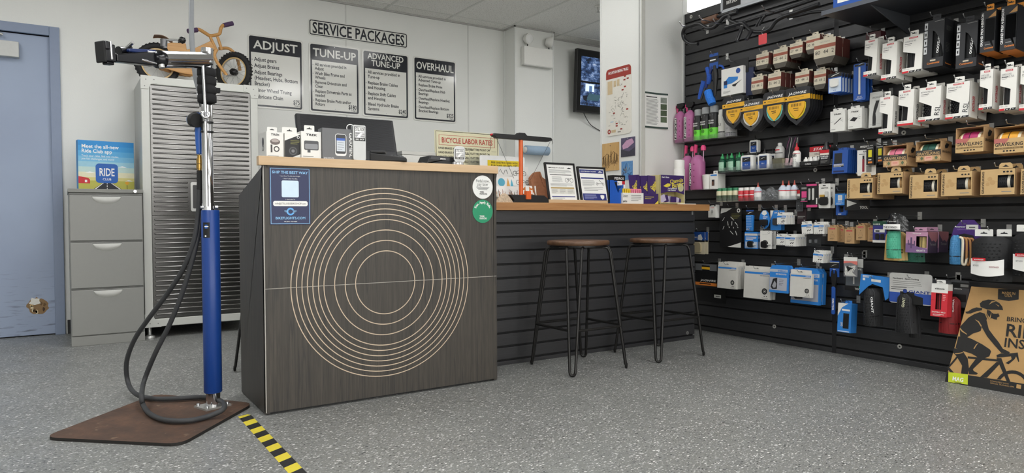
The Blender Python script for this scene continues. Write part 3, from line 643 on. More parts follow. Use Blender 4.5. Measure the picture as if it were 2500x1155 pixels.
roadsign(1009, 1113, ['OVERHAUL'], [['All services provided in', 'Advanced Tune-up'], ['Replace Brake Hose'], ['Overhaul/Replace Hub', 'Bearings'], ['Overhaul/Replace Headset', 'Bearings'], ['Overhaul/Replace Bottom', 'Bracket Bearings']], '$325', 'OVERHAUL service price sign, rightmost of the four', [.395], (0.025, 0.31, 0.0350, 0.0105, 0.405), 0.15)
xa, xb = onp(753, 62, 1, SYW).x, onp(995, 98, 1, SYW).x; za, zb = onp(757, 86, 1, SYW).z, onp(757, 45, 1, SYW).z
t = thing('header_sign', 'white SERVICE PACKAGES street sign above the price signs', 'sign', (xa, SYW, za)); W, H = xb-xa, zb-za
MB().prism(rrect(0, W, 0, H, .022), -.002, .002, SG).build('panel', t)
k = MB(); o_, i_ = rrect(.008, W-.008, .008, H-.008, .016), rrect(.016, W-.016, .016, H-.016, .010); n = len(o_)
k.add([(x, -.0026, z) for x, z in o_]+[(x, -.0026, z) for x, z in i_], [(j, (j+1) % n, (j+1) % n+n, j+n) for j in range(n)], NV); k.build('black_border', t)
MB().text('SERVICE PACKAGES', W/2, H*.175, H*.65, NV, 'c', 1, fit=W*.93, y=-.003).build('lettering', t)
# emergency light on the pilaster
PY = 5.776; a, b = onp(1272, 160, 1, PY), onp(1341, 120, 1, PY)
t = thing('emergency_light', 'white emergency light with two round lamp heads on the pilaster', 'emergency light', (a.x, PY, onp(1300, 163, 1, PY).z))
W, H = b.x-a.x, onp(1300, 118, 1, PY).z-onp(1300, 163, 1, PY).z
MB().box(0, W, -.06, 0, 0, H, WHITE).build('housing', t, bev=.006); MB().box(-.004, W+.004, -.064, -.02, -.006, .004, M('#d0d0cc', .5)).build('base_lip', t)
for i, (x, ang) in enumerate(((.055, 8), (W-.03, 62))):
    h = bpy.data.objects.new('lamp_head', None); COL.objects.link(h); h.parent = t; h.location = (x, -.04, H+.075); h.rotation_euler = (R(100), 0, R(ang))
    m = MB(); m.lathe([(.030, -.04), (.050, -.01), (.055, .02), (.055, .03)], WHITE, 24); m.build('shell', h)
    m = MB(); m.lathe([(.048, .0305), (.046, .034), (.03, .040), (.006, .042)], M('#e6e6e4', .2), 24); m.build('lens', h)
    MB().tube([(x, -.035, H-.005), (x, -.035, H+.04)], .006, BLACK, 8).build('swivel', t)
# wall screen
TY = 5.86; a = onp(1407, 119, 1, TY); bz = onp(1402, 272, 1, TY).z
t = thing('wall_screen', 'black wall-mounted screen showing bluish camera views behind the column', 'screen', (a.x-.01, TY, bz), 0, 3)
W, H = 1.12, a.z-bz
MB().box(0, W, 0, .05, 0, H, BLACK).build('case', t, bev=.004); MB().box(.012, W-.012, -.002, .0, .015, H-.012, M('#0b0b0d', .15)).build('bezel', t)
x0 = .055; s = MB(); s.rect(x0, W-.06, .075, H*.47, SCREENM, -.003); s.rect(x0, W-.06, H*.50, H-.075, SCREENM, -.003); s.build('picture', t)
e = MB(); LITE = M('#cfe0f5', .3, 0, .05, 30, 0, 0, .9); DK = M('#1a2233', .3)
e.rect(.12, .24, H*.34, H*.46, LITE, -.0036); e.rect(.17, .21, H*.34, H*.43, M('#5d7fae', .3, 0, .05, 30, 0, 0, .5), -.004); e.poly([(.14, H*.20), (.30, H*.20), (.34, H*.30), (.17, H*.31)], M('#3f5f6d', .3, 0, .05, 30, 0, 0, .4), -.0036)
for i in range(14):
    x, z = random.uniform(.06, .9), random.uniform(.09, H-.12)
    if abs(z-H*.48) > .06: e.poly([(x, z), (x+random.uniform(.03, .07), z+random.uniform(-.02, .02)), (x+random.uniform(.02, .06), z+.05), (x-.01, z+.04)], random.choice([DK, LITE, DK]), -.0034)
e.build('picture_detail', t); MB().box(W*.4, W*.6, .05, .11, H*.3, H*.7, BLACK).build('wall_bracket', t)
p = [onp(1424, 273, 1, TY+.03), onp(1432, 290, 1, TY+.06), onp(1445, 307, 1, TY+.1), onp(1470, 322, 1, TY+.11)]
tag(MB().tube(smooth_path(p, 5), .004, BLACK, 6).build('power_cable'), 'thin black cable hanging below the wall screen', 'cable')
# paper towel roll on the pilaster
a = onp(1279, 364, 1, 5.68); b = onp(1347, 370, 1, 5.68); c = (a+b)/2
t = thing('paper_towel_roll', 'blue paper towel roll on a holder on the pilaster', 'paper roll', (c.x, 5.70, c.z-.045))
L = .27; r = MB(); r.T = Matrix.Translation((0, 0, .045)) @ Matrix.Rotation(R(90), 4, 'Y'); r.lathe([(.02, -L/2), (.045, -L/2), (.045, L/2), (.02, L/2)], M('#9fb6cc', .8, 0, .05), 24); r.build('roll', t)
for s in (-1, 1):
    m = MB(); m.T = Matrix.Translation((s*(L/2+.004), 0, .045)) @ Matrix.Rotation(R(90), 4, 'Y'); m.lathe([(.012, -.012), (.030, -.008), (.030, .004), (.012, .008)], WHITE, 18); m.build('end_cap', t)
    MB().box(s*(L/2+.004)-.006, s*(L/2+.004)+.006, 0, .076, .030, .060, WHITE).build('bracket', t)
# things on the column
def colface(px, py): return onp(px, py, 0, PX)
def sidecard(px0, py0, px1, py1, name, label, cat, th=.003):
    a, b = colface(px0, py0), colface(px1, py1); t = thing(name, label, cat, (PX-th-.001, a.y, b.z), -90); return t, a.y-b.y, a.z-b.z
t, W, H = sidecard(1481, 196, 1546, 324, 'trail_map_sign', 'white mountain biking trail map sign with red header on the column', 'map'); W, H = .275, .50
t.location.z = colface(1481, 334).z
MB().prism(rrect(0, W, 0, H, .03), -.001, .003, M('#e3e0d6', .45)).build('panel', t)
g = MB(); RD = M('#9c3a31', .5); TAN = M('#cdb894', .6)
g.poly([q for q in rrect(0, W, 0, H, .03) if q[1] > H*.5]+[(0, H-.075), (W, H-.075)], RD, -.0016); g.text('MOUNTAIN BIKING TRAILS', W/2, H-.040, .020, TEXTW, 'c', 1, fit=W*.8, y=-.0022)
for x, z, w_, h_ in ((.018, H-.19, .055, .10), (.085, H-.14, .028, .045), (.122, H-.14, .028, .05)): g.rect(x, x+w_, z, z+h_, TAN, -.0016)
for x, z in ((.21, .42), (.205, .395), (.24, .40), (.21, .345), (.185, .325), (.09, .165), (.235, .178), (.12, .085), (.12, .068), (.17, .04)): g.rect(x-.011, x+.011, z-.005, z+.006, RD, -.0018)
GL_ = M('#8f8b82', .6); 
for i in range(46):
    x, z = random.gauss(W*.5, .055), random.gauss(H*.42, .075); x = min(max(x, .02), W-.05); z = min(max(z, .05), H-.13)
    pts = [(x, z)]; 
    for k in range(4): pts.append((pts[-1][0]+random.uniform(-.006, .012), pts[-1][1]+random.uniform(-.010, .010)))
    g.tube([(px_, -.0018, pz_) for px_, pz_ in pts], .0007, GL_, 3)
for i in range(12): x, z = random.uniform(.02, W-.06), random.uniform(.06, H-.2); g.rect(x, x+.02, z, z+.003, GL_, -.0017)
g.rect(.05, .085, .10, .106, M('#a8c3d8', .6), -.0017); g.ring(.035, .032, .008, .018, RD, -.0018, 20); g.rect(.06, .11, .022, .042, TAN, -.0017); g.rect(.13, .165, .018, .026, GL_, -.0017); g.build('printed_map', t)
t, W, H = sidecard(1472, 352, 1512, 415, 'wood_plaque', 'wooden plaque with burnt-in pine tree drawing on the column', 'artwork', .006)
MB().box(0, W, 0, .006, 0, H, m_wood('plaque_wood', '#d8b47c', '#c39a5e', .6, 2, 1)).build('board', t)
g = MB(); BN = M('#4a3420', .8)
for cx, b0, h_ in ((.22, .12, .42), (.38, .2, .40), (.55, .3, .42), (.75, .25, .4), (.9, .3, .3), (.1, .25, .3)):
    for k in range(7): zz = H*(b0+h_*k/7); ww = W*.10*(1-k/7.5); g.tube([(W*cx-ww, -.001, zz-.006), (W*cx, -.001, zz+.008), (W*cx+ww, -.001, zz-.006)], .0012, BN, 3)
    g.tube([(W*cx, -.001, H*b0-.02), (W*cx, -.001, H*(b0+h_))], .0014, BN, 3)
g.tube([(0, -.001, H*.45), (W*.3, -.001, H*.62), (W*.5, -.001, H*.5), (W*.7, -.001, H*.68), (W, -.001, H*.5)], .0012, BN, 3)
for cx in (.62, .78): g.ring(W*cx, H*.3, .010, .012, BN, -.001, 14)
g.disc(W*.5, H*.9, .004, BLACK, -.002, 8); g.build('burnt_drawing', t)
t, W, H = sidecard(1517, 338, 1551, 380, 'photo_print', 'small purple and pink landscape print pinned on the column', 'picture')
MB().box(0, W, 0, .003, 0, H, M('#57506a', .5, 0, .6, 70)).build('print', t); g = MB(); g.poly([(W*.15, H*.4), (W*.5, H*.45), (W*.95, H*.7), (W*.8, H*.92), (W*.4, H*.85), (W*.1, H*.6)], M('#c59ab8', .5, 0, .2, 80)); g.poly([(0, 0), (W, 0), (W, H*.45), (W*.6, H*.25), (0, H*.4)], M('#3b3946', .5, 0, .5, 90)); g.disc(W*.5, H*.95, .004, STEEL, -.002, 8); g.build('image', t)
t, W, H = sidecard(1518, 395, 1545, 438, 'blue_painting', 'small blue abstract painting low on the column', 'picture')
MB().box(0, W, 0, .003, 0, H, M('#5f92c6', .5, 0, .35, 60)).build('canvas', t); g = MB()
for i in range(16): x, z = random.uniform(.01, W-.02), random.uniform(.02, H-.03); g.tube([(x, -.001, z), (x+random.uniform(-.02, .02), -.001, z+random.uniform(-.03, .03)), (x+random.uniform(-.01, .02), -.001, z+random.uniform(-.02, .03))], .002, M(random.choice(['#2d5f9e', '#c9a864', '#a9cbe2', '#7c5d3a']), .5), 3)
g.build('brush_strokes', t)
a = onp(1574, 238, 1, PY0-.004); b = onp(1627, 315, 1, PY0-.004); W, H = .235, onp(1600, 230, 1, PY0).z-onp(1600, 317, 1, PY0).z
W = b.x-a.x
t = thing('paper_notice', 'printed paper notice with photos curling off the column side', 'notice', (a.x, PY0-.005, onp(1590, 313, 1, PY0).z))
crv = lambda u: -.035*(u-.35)**2*(1 if u > .35 else .3)
m = MB(); m.grid(lambda u, v: (W*u, crv(u), H*v), 10, 1, PAPER); m.build('sheet', t)
def cur(mb, x0, x1, z0, z1, mat):
    mb.grid(lambda u, v: (W*(x0+(x1-x0)*u), crv(x0+(x1-x0)*u)-.0008, H*(z0+(z1-z0)*v)), 4, 1, mat)
g = MB(); cur(g, 0, 1, .95, 1, M('#3a4a44', .6)); cur(g, 0, 1, 0, .05, M('#3a4a44', .6))
for z in (.78, .60, .42, .24): cur(g, .70, .95, z-.06, z+.10, M(random.choice(['#5c6b52', '#8b9188', '#4e5b44']), .6, 0, .5, 80))
cur(g, .06, .55, .86, .885, INK)
for i in range(22): cur(g, .06, .62-.1*random.random(), .80-i*.033, .812-i*.033, GREYINK)
g.build('print', t)
# ================================================================ RECEPTION COUNTER
KX, KY, KW, KH, KT = .697, 2.98, 1.137, 1.047, 1.085
t = thing('reception_counter', 'tall grey wood-grain reception counter with concentric inlaid rings', 'counter', (KX, KY, 0))
zmid = onp(930, 690, 1, KY).z
EDGE = M('#a9a59e', .45, .2)
for nm, a, b in (('front_panel', .012, zmid-.0015), ('front_panel', zmid+.0015, KH)): MB().box(.004, KW, 0, .02, a, b, LAMM).build(nm, t)
MB().box(.004, KW, .003, .018, zmid-.0015, zmid+.0015, M('#d8d2c8', .5)).build('seam_strip', t); MB().box(0, .004, -.001, .02, .012, KH, EDGE).build('corner_trim', t)
LG = M('#6e6d6b', .5, 0, .05, 30)
pd = .472
zc = onp(581, 478, 0, KX).z
yt = onp(613, 381, 2, KT).y-KY
sp = [(0.004, .005), (pd, .005), (pd, zc), (yt-.03, KH), (.004, KH)]
def side(x0, x1, sp=sp):
    m = MB(); n = len(sp); vs = [(x0, y, z) for y, z in sp]+[(x1, y, z) for y, z in sp]
    m.add(vs, [tuple(range(n))[::-1], tuple(range(n, 2*n))]+[(i, (i+1) % n, (i+1) % n+n, i+n) for i in range(n)], LAMM); return m
side(0.0, .018).build('side_panel', t); side(KW-.018, KW, [(y_ if y_ < .27 else .268, z_) for y_, z_ in sp if not (y_ > .27 and abs(z_-zc) < .001)]).build('side_panel', t)
xl, xr = onp(631, 384, 1, KY-.012).x-KX, onp(1216, 409, 1, KY-.012).x-KX
MB().box(xl, xr, -.014, yt, KH, KT, PINE).build('wood_top', t, bev=.002)
MB().box(.018, KW-.085, .19, pd-.01, .735, .76, M('#77736c', .5)).box(.30, KW-.085, pd-.01, .64, .735, .76, M('#77736c', .5)).build('desk_shelf', t)
MB().box(.02, KW-.02, .03, pd, .0, .012, BLACK).build('plinth', t)
cx = onp(942, 690, 1, KY).x-KX; m0 = M('#cdb9a0', .45)
for py in (460, 472.5, 485, 497.5, 510, 523, 536, 561.5, 587, 612.5):
    r = onp(942, py, 1, KY).z-zmid; g = MB(); g.ring(cx, zmid, r-.0020, r+.0020, m0, -.0007, 96); g.build('inlay_ring', t)
# stickers
def sticker(name, label, px0, py0, px1, py1):
    a, b = onp(px0, py0, 1, KY), onp(px1, py1, 1, KY); return thing(name, label, 'sticker', (a.x, KY-.0012, b.z)), b.x-a.x, a.z-b.z
t, W, H = sticker('shipping_poster', 'dark blue shipping poster on the upper left of the counter front', 657, 408, 758, 548)
DB = M('#16224e', .4); LBLU = M('#8fc4ec', .45)
MB().box(0, W, -.0012, 0, 0, H, DB).build('sheet', t); g = MB()
for a in ((.02, .98, .012, .020), (.02, .98, .98, .988)): g.rect(W*a[0], W*a[1], H*a[2], H*a[3], LBLU, -.0019)
for a in ((.02, .032), (.968, .98)): g.rect(W*a[0], W*a[1], H*.012, H*.988, LBLU, -.0019)
g.text('SHIP THE BEST WAY', W/2, H*.895, H*.045, LBLU, 'c', 1, fit=W*.88, y=-.002)
g.text('1. Just Enter The Bike And Weight', W/2, H*.845, H*.016, TEXTW, 'c', 0, fit=W*.5, y=-.002); g.text('2. Scan To Ship Your Bike', W/2, H*.80, H*.016, TEXTW, 'c', 0, fit=W*.36, y=-.002); g.text('3. Email Label To:', W/2, H*.435, H*.016, TEXTW, 'c', 0, fit=W*.24, y=-.002)
g.poly(rrect(W*.29, W*.71, H*.48, H*.775, .006), M('#cfe3f2', .5), -.002); g.poly(rrect(W*.08, W*.93, H*.325, H*.415, .008), PAPER, -.002)
g.text('info@STILLRIDEBIKESHOP.com', W*.505, H*.355, H*.03, INK, 'c', 0, fit=W*.76, y=-.0024)
g.ring(W*.5, H*.23, W*.055, W*.095, M('#56a5e6', .4), -.002, 24, 25, 335)
for k in range(3):
    for s in (-1, 1): g.rect(W*.5+s*W*.06 if s > 0 else W*.5-W*(.15-.03*k), W*.5+W*(.15-.03*k) if s > 0 else W*.5-W*.06, H*(.235-.018*k), H*(.245-.018*k), LBLU, -.0022)
g.text('BIKEFLIGHTS.COM', W/2, H*.095, H*.042, LBLU, 'c', 1, fit=W*.74, y=-.002); g.text('WE SHIP. YOU RIDE', W/2, H*.045, H*.016, TEXTW, 'c', 1, fit=W*.32, y=-.002); g.build('print', t)
for nm, lab, py, colr, r_ in (('round_sticker', 'round white financing sticker on the upper right of the counter front', 457, '#e8e8e4', .0), ('round_sticker', 'round green financing sticker below the white one on the counter', 516, '#1f8d63', .0)):
    p = onp(1178, py, 1, KY); rr = (onp(1203, py, 1, KY).x-onp(1154, py, 1, KY).x)/2
    t = thing(nm, lab, 'sticker', (p.x, KY-.0012, p.z-rr)); m = MB(); m.prism([(rr*math.cos(R(i*10)), rr+rr*math.sin(R(i*10))) for i in range(36)], -.001, 0, M(colr, .45)); m.build('disc', t); g = MB()
    if colr == '#e8e8e4':
        gi = M('#6d6f6e', .6); g.text('Pedal now,', 0, rr*1.40, rr*.26, gi, 'c', 0, fit=rr*1.35, y=-.0018); g.text('pay later', 0, rr*1.12, rr*.26, gi, 'c', 0, fit=rr*1.1, y=-.0018)
        for i in range(3): g.rect(-rr*(.65-.1*i), rr*(.65-.1*i), rr*(.98-.11*i), rr*(1.02-.11*i), gi, -.0018)
        g.text('TREK', -rr*.32, rr*.52, rr*.13, INK, 'l', 1, y=-.0018); g.text('FINANCING', -rr*.32, rr*.36, rr*.13, INK, 'l', 1, fit=rr*.75, y=-.0018)
    else:
        g.text('Scan. Apply. Ride.', 0, rr*1.68, rr*.20, TEXTW, 'c', 1, rad=rr*.72, y=-.0018, fit=rr*1.7); g.text('TREK', -rr*.33, rr*.50, rr*.15, TEXTW, 'l', 1, y=-.0018); g.text('FINANCING', -rr*.33, rr*.32, rr*.15, TEXTW, 'l', 1, fit=rr*.72, y=-.0018)
    g.build('lettering', t)
# ---------------------------------------------------------------- things on the counter
def ctop(px0, pyt, px1, Y, zb=KT):
    a, b = onp(px0, pyt, 1, Y), onp(px1, pyt, 1, Y); return a.x, b.x-a.x, onp((px0+px1)/2, pyt, 1, Y).z-zb
def hangtab(m, x0, x1, z0, z1, mat, hole=True, y0=.001, y1=.002):
    m.prism([(x0, z0), (x1, z0), (x1, z1-.003), (x1-.003, z1), (x0+.003, z1), (x0, z1-.003)], y0, y1, mat)
    if hole: c = (x0+x1)/2; hh = (z1-z0); m.poly([(c-hh*.5, z0+hh*.35), (c+hh*.5, z0+hh*.35), (c+hh*.35, z0+hh*.5), (c+hh*.12, z0+hh*.52), (c, z0+hh*.72), (c-hh*.12, z0+hh*.52), (c-hh*.35, z0+hh*.5)], INK, y0-.0004)
x, W, H = ctop(650, 322, 693, 3.03); t = thing('bell_box', 'white box with bike bell picture, left end of the counter top', 'box', (x, 3.03, KT), 4)
MB().box(0, W, 0, .085, 0, H, WHITE).build('carton', t, bev=.001); m = MB(); hangtab(m, W*.05, W*.62, H, H+.020, WHITE); m.build('hang_tab', t)
g = MB(); g.text('TREK', W*.5, H*.86, H*.075, INK, 'c', 1, fit=W*.5, skew=.2); g.poly([(W*.5+W*.29*math.cos(R(a)), H*.62+H*.12*math.sin(R(a))) for a in range(0, 360, 15)], M('#5d5350', .3, .3)); g.poly([(W*.5+W*.22*math.cos(R(a)), H*.66+H*.06*math.sin(R(a))) for a in range(0, 360, 15)], M('#a79b96', .3), -.0009); g.ring(W*.58, H*.34, W*.11, W*.17, M('#3a3635', .4), -.0007, 20); g.rect(W*.24, W*.34, H*.2, H*.5, M('#3a3635', .4), -.0007); g.rect(W*.06, W*.7, H*.06, H*.075, GREYINK)
g.T = Matrix.Rotation(R(-90), 4, 'Z'); g.poly([(-.045+.012*math.cos(R(a)), H*.62+.02*math.sin(R(a))) for a in range(0, 360, 20)], M('#3a3635', .4)); g.ring(-.045, H*.38, .008, .012, M('#3a3635', .4), -.0006, 16); g.build('print', t)
x, W, H = ctop(693, 326, 733, 3.035); t = thing('bell_box', 'white box with slanted black panel beside the bike bell box', 'box', (x+.003, 3.035, KT))
MB().box(0, W, 0, .085, 0, H, WHITE).build('carton', t, bev=.001); m = MB(); hangtab(m, -W*.15, W*.75, H, H+.026, WHITE); m.build('hang_tab', t)
g = MB(); g.poly([(0, 0), (W*.35, H*.02), (W, H*.2), (W, H*.98), (W*.0, H*.7)], BLACK); g.disc(W*.5, H*.3, W*.28, M('#2c2c2e', .4), -.0009, 24); g.ring(W*.5, H*.3, W*.2, W*.235, M('#5a5a5c', .4), -.0012, 20); g.disc(W*.5, H*.3, W*.10, M('#77777a', .4), -.0012, 16); g.ring(W*.83, H*.86, W*.055, W*.085, TEXTW, -.0009, 16); g.lines(W*.35, W*.95, H*.72, 3, H*.06, H*.02, M('#8c8a4a', .6)); g.build('print', t)
x, W, H = ctop(734, 321, 783, 3.02); t = thing('light_box', 'white box with rear light picture left of the grey device box', 'box', (x+.002, 3.02, KT))
MB().box(0, W, 0, .085, 0, H, WHITE).build('carton', t, bev=.001); m = MB(); hangtab(m, W*.15, W*.66, H, H+.026, WHITE); m.build('hang_tab', t)
g = MB(); g.text('TREK', W*.5, H*.84, H*.075, INK, 'c', 1, fit=W*.55, skew=.2); g.poly(rrect(W*.14, W*.86, H*.32, H*.66, .006), M('#4a4b4e', .4)); g.poly(rrect(W*.18, W*.82, H*.36, H*.55, .005), M('#85878b', .3), -.0009); g.rect(W*.3, W*.45, H*.23, H*.33, M('#4a4b4e', .4)); g.rect(W*.08, W*.6, H*.08, H*.1, GREYINK); g.build('print', t)
x, W, H = ctop(786, 314, 859, 3.01); t = thing('device_box', 'grey box showing a cycling computer on the counter top', 'box', (x+.001, 3.01, KT))
MB().box(0, W, 0, .06, 0, H, M('#6a6b6d', .45)).build('carton', t, bev=.001); g = MB(); g.poly(rrect(W*.42, W*.80, H*.13, H*.84, .012), M('#e6e6e4', .4)); g.poly(rrect(W*.44, W*.78, H*.2, H*.82, .009), M('#1e1f24', .3), -.0009); g.rect(W*.47, W*.75, H*.28, H*.66, M('#cdd3da', .4), -.0012); g.rect(W*.47, W*.75, H*.62, H*.7, M('#3b62b8', .4), -.0014); g.lines(W*.5, W*.72, H*.56, 4, H*.07, H*.012, M('#6f7680', .5), y=-.0014)
g.text('GARMIN.', W*.90, H*.90, W*.11, TEXTW, 'l', 1, rot=-90, fit=H*.8); g.text('EDGE EXPLORE', W*.04, H*.03, H*.045, M('#d9d9d9', .5), 'l', 1, fit=W*.34); g.build('print', t)
x, W, H = ctop(861, 305, 893, 2.995); t = thing('shop_tag_stand', 'silver stand with shop logo plate in front of the monitor', 'display stand', (x+.001, 2.995, KT))
MB().prism(rrect(0, W, 0, H, .01), 0, .028, M('#a9aaa9', .35, .6)).build('body', t, bev=.002)
def logo(m, x0, x1, z0, z1, y):
    w_, h_ = x1-x0, z1-z0; m.rect(x0, x1, z0, z1, INK, y); m.rect(x0+w_*.05, x1-w_*.05, z0+h_*.22, z1-h_*.04, TEXTW, y-.0004); m.text('STILL RIDE', (x0+x1)/2, z1-h_*.30, h_*.22, INK, 'c', 1, fit=w_*.8, y=y-.0008)
    for i in range(5): m.rect(x0+w_*.08, x1-w_*.08, z0+h_*(.26+.075*i), z0+h_*(.295+.075*i), INK, y-.0007)
    m.poly([(x0+w_*.2, z0+h_*.24), (x0+w_*.5, z0+h_*.24), (x0+w_*.62, z0+h_*.42), (x0+w_*.8, z0+h_*.55), (x0+w_*.6, z0+h_*.58), (x0+w_*.4, z0+h_*.45)], TEXTW, y-.001); m.text('BIKE SHOP', (x0+x1)/2, z0+h_*.06, h_*.10, TEXTW, 'c', 1, fit=w_*.8, y=y-.0008)
g = MB(); logo(g, W*.1, W*.93, H*.55, H*.95, -.0008); g.build('logo_plate', t)
# monitor (its back faces us)
Y = 3.33; a, b = onp(733, 330, 1, Y), onp(974, 330, 1, Y); zt = onp(735, 275, 1, Y+.06).z
t = thing('monitor', 'black computer monitor seen from behind on the counter desk', 'monitor', (a.x, Y-.02, .76)); W = b.x-a.x; z0 = 1.03-.76
sh = bpy.data.objects.new('case', None); COL.objects.link(sh); sh.parent = t; sh.rotation_euler = (R(-17), 0, 0); sh.location = (0, 0, z0); H = (zt-1.03)/math.cos(R(17))
MB().box(0, W, 0, .028, 0, H, M('#131418', .4)).build('shell', sh, bev=.006); m = MB()
for i in range(30): z = H*.45+i*H*.018; m.box(.02, W-.012, -.0015, 0, z, z+H*.007, M('#1a1b1f', .45))
m.build('ribbed_back', sh); g = MB(); rc = onp(866, 312, 1, Y); g.ring(rc.x-a.x, H*.80, .020, .024, TEXTW, -.003, 30, 20, 300); g.build('ring_emblem', sh)
m = MB(); m.box(W/2-.03, W/2+.03, .02, .05, 0, z0+.08, BLACK); m.box(W/2-.11, W/2+.11, -.04, .08, 0, .012, BLACK); m.build('stand', t)
# card terminal
p = onp(955, 393, 1, 2.99); t = thing('card_terminal', 'black card payment terminal hanging over the counter edge', 'card reader', (p.x, 3.02, KT), 62, 0)
W, L = .072, .165; m = MB(); m.add([(-W/2, -L/2, .002), (W/2, -L/2, .002), (W/2, L/2, .002), (-W/2, L/2, .002), (-W/2, -L/2, .020), (W/2, -L/2, .020), (W/2, L/2, .042), (-W/2, L/2, .042)], [(3, 2, 1, 0), (4, 5, 6, 7), (0, 1, 5, 4), (1, 2, 6, 5), (2, 3, 7, 6), (3, 0, 4, 7)], BLACK); m.build('body', t, bev=.004)
MB().box(-W/2+.006, W/2-.006, L/2-.07, L/2, .040, .052, M('#232427', .3)).build('printer_lid', t, bev=.004)
m = MB()
for i in range(4):
    for j in range(3): m.box(-.024+j*.018, -.012+j*.018, -.07+i*.016, -.06+i*.016, .022+i*.002, .027+i*.002, M('#55575a', .5))
m.build('keypad', t)
# receipt printer
x, W, H = ctop(1024, 383, 1107, 3.06); t = thing('receipt_printer', 'low black receipt printer near the right end of the counter', 'printer', (x, 3.04, KT)); H = .045
m = MB(); n = [(0, .012), (.03, .006), (.05, H), (W, H*.9), (W, .0), (0, 0)]; m.prism(n, 0, .12, BLACK); m.build('body', t, bev=.003); g = MB(); g.prism([(.045, H*.55), (W-.01, H*.5), (W-.01, H*.8), (.052, H*.88)], -.003, 0, M('#2b2c2f', .3)); g.text('EPSON', W*.62, H*.58, H*.15, TEXTW, 'c', 1, y=-.004); g.build('front_lip', t)
# steel box behind
a, b = onp(982, 372, 1, 3.42), onp(1062, 372, 1, 3.42); t = thing('steel_box', 'plain brushed steel box behind the receipt printer', 'box', (a.x, 3.42, .76)); W, H = b.x-a.x, onp(1000, 369, 1, 3.42).z-.76
MB().box(0, W, 0, .16, 0, H, M('#b5b4af', .35, .7)).build('shell', t, bev=.004); MB().box(-.003, W+.003, -.003, .163, H-.02, H, M('#a8a7a2', .35, .7)).build('lid', t, bev=.002)
# small shop tag on a clip
x, W, H = ctop(1111, 357, 1138, 3.0); t = thing('shop_tag_clip', 'small shop logo plate on a clear base, right of the printer', 'display stand', (x, 3.0, KT))
MB().lathe([(.030, 0), (.028, .014), (.022, .018)], M('#c9c9c8', .2, .5), 20, (W/2, .03)).build('base', t); MB().prism(rrect(0, W, .014, H, .016), .010, .016, M('#b9bab9', .3, .6)).build('plate', t, bev=.001); g = MB(); g.T = Matrix.Translation((0, .010, 0)); logo(g, W*.1, W*.9, H*.32, H*.85, -.0008); g.build('logo_plate', t)
# ================================================================ BAR WITH SLATTED FRONT
BX0, BX1, BYF, BT = 1.78, 3.59, 3.272, .912
t = thing('slatted_bar', 'low black slat-fronted bar with fir wood top beside the reception counter', 'counter', (BX0, BYF, 0)); BW = BX1-BX0
MB().box(0, BW, .016, .36, 0, BT-.045, M('#101011', .6)).build('carcass', t); z = BT-.046; mesh = None; i = 0
while z > .0:
    h = min(.0657, z); o = MB().box(0, BW, 0, .016, z-h, z, SLATM).build('slat', t, bev=.002); z -= .0767
MB().box(-.0, 3.715-BX0, -.02, .372, BT-.044, BT, FIR).build('wood_top', t, bev=.002)
p = onp(1690, 520, 1, BYF); m = MB(); m.box(p.x-BX0-.006, p.x-BX0+.006, -.003, 0, p.z-.012, p.z+.012, ZINC); m.build('corner_clip', t)
p = onp(1678, 813, 1, BYF); m = MB(); m.ring(p.x-BX0, p.z, .004, .012, M('#8d8d8a', .4, .5), -.003, 18, th=.003); m.build('screw_washer', t)
# ---------------------------------------------------------------- stools
def make_stool(label):
    t = thing('bar_stool', label, 'stool', group='hairpin bar stools'); ZS = .70; S = .185
    m = MB(); m.lathe([(.168, ZS-.024), (.172, ZS-.020), (.172, ZS-.005), (.167, ZS)], SEATW, 40); m.build('seat', t); MB().lathe([(.15, ZS-.034), (.15, ZS-.0241)], BLACK, 24).build('seat_plate', t)
    IR = M('#2b2a29', .35, .6)
    for k in range(4):
        a = R(45+90*k); e = Vector((math.cos(a), math.sin(a), 0)); n = Vector((-e.y, e.x, 0)); m = MB(); rt_, rb = .165, S*math.sqrt(2)
        zt = ZS-.045; P = []
        for s in (1, -1):
            seg = [e*(.10)+n*s*.045+Vector((0, 0, zt+.012)), e*(rt_-.03)+n*s*.042+Vector((0, 0, zt+.012)), e*rt_+n*s*.041+Vector((0, 0, zt+.004)), e*(rt_+.012)+n*s*.040+Vector((0, 0, zt-.02)), e*(rb-.004)+n*s*.015+Vector((0, 0, .03))]
            P.append(seg)
        arc = [e*rb+n*(.014*math.cos(R(q)))+Vector((0, 0, .0222-.0145*math.sin(R(q)))) for q in range(0, 181, 30)]
        m.tube(P[0]+arc+P[1][::-1], .0076, IR, 8); m.build('hairpin_leg', t)
    zb = .235; f = (zb)/(ZS-.065); rr = .177+(S*math.sqrt(2)-.177)*(1-f)
    for k in range(4):
        a, b = R(45+90*k), R(135+90*k); ea, eb = Vector((math.cos(a), math.sin(a), 0)), Vector((math.cos(b), math.sin(b), 0)); na = Vector((-ea.y, ea.x, 0)); nb = Vector((-eb.y, eb.x, 0)); wd = .015+.025*f
        MB().tube([ea*rr+na*wd+Vector((0, 0, zb)), eb*rr-nb*wd+Vector((0, 0, zb))], .007, IR, 8).build('stretcher', t)
    return t
st = make_stool('round wooden bar stool nearer the reception counter'); st.location = (2.38, 3.01, 0)
s2 = copytree(st); s2.location = (2.998, 3.015, 0); s2['label'] = 'round wooden bar stool nearer the slat wall'
p = onp(573, 907, 2, 0); s3 = copytree(st); s3.location = (p.x+.262*math.cos(R(11)), p.y-.262*math.sin(R(11))+.0, 0); s3.rotation_euler = (0, 0, R(34)); s3['label'] = 'bar stool mostly hidden behind the reception counter, one leg showing'
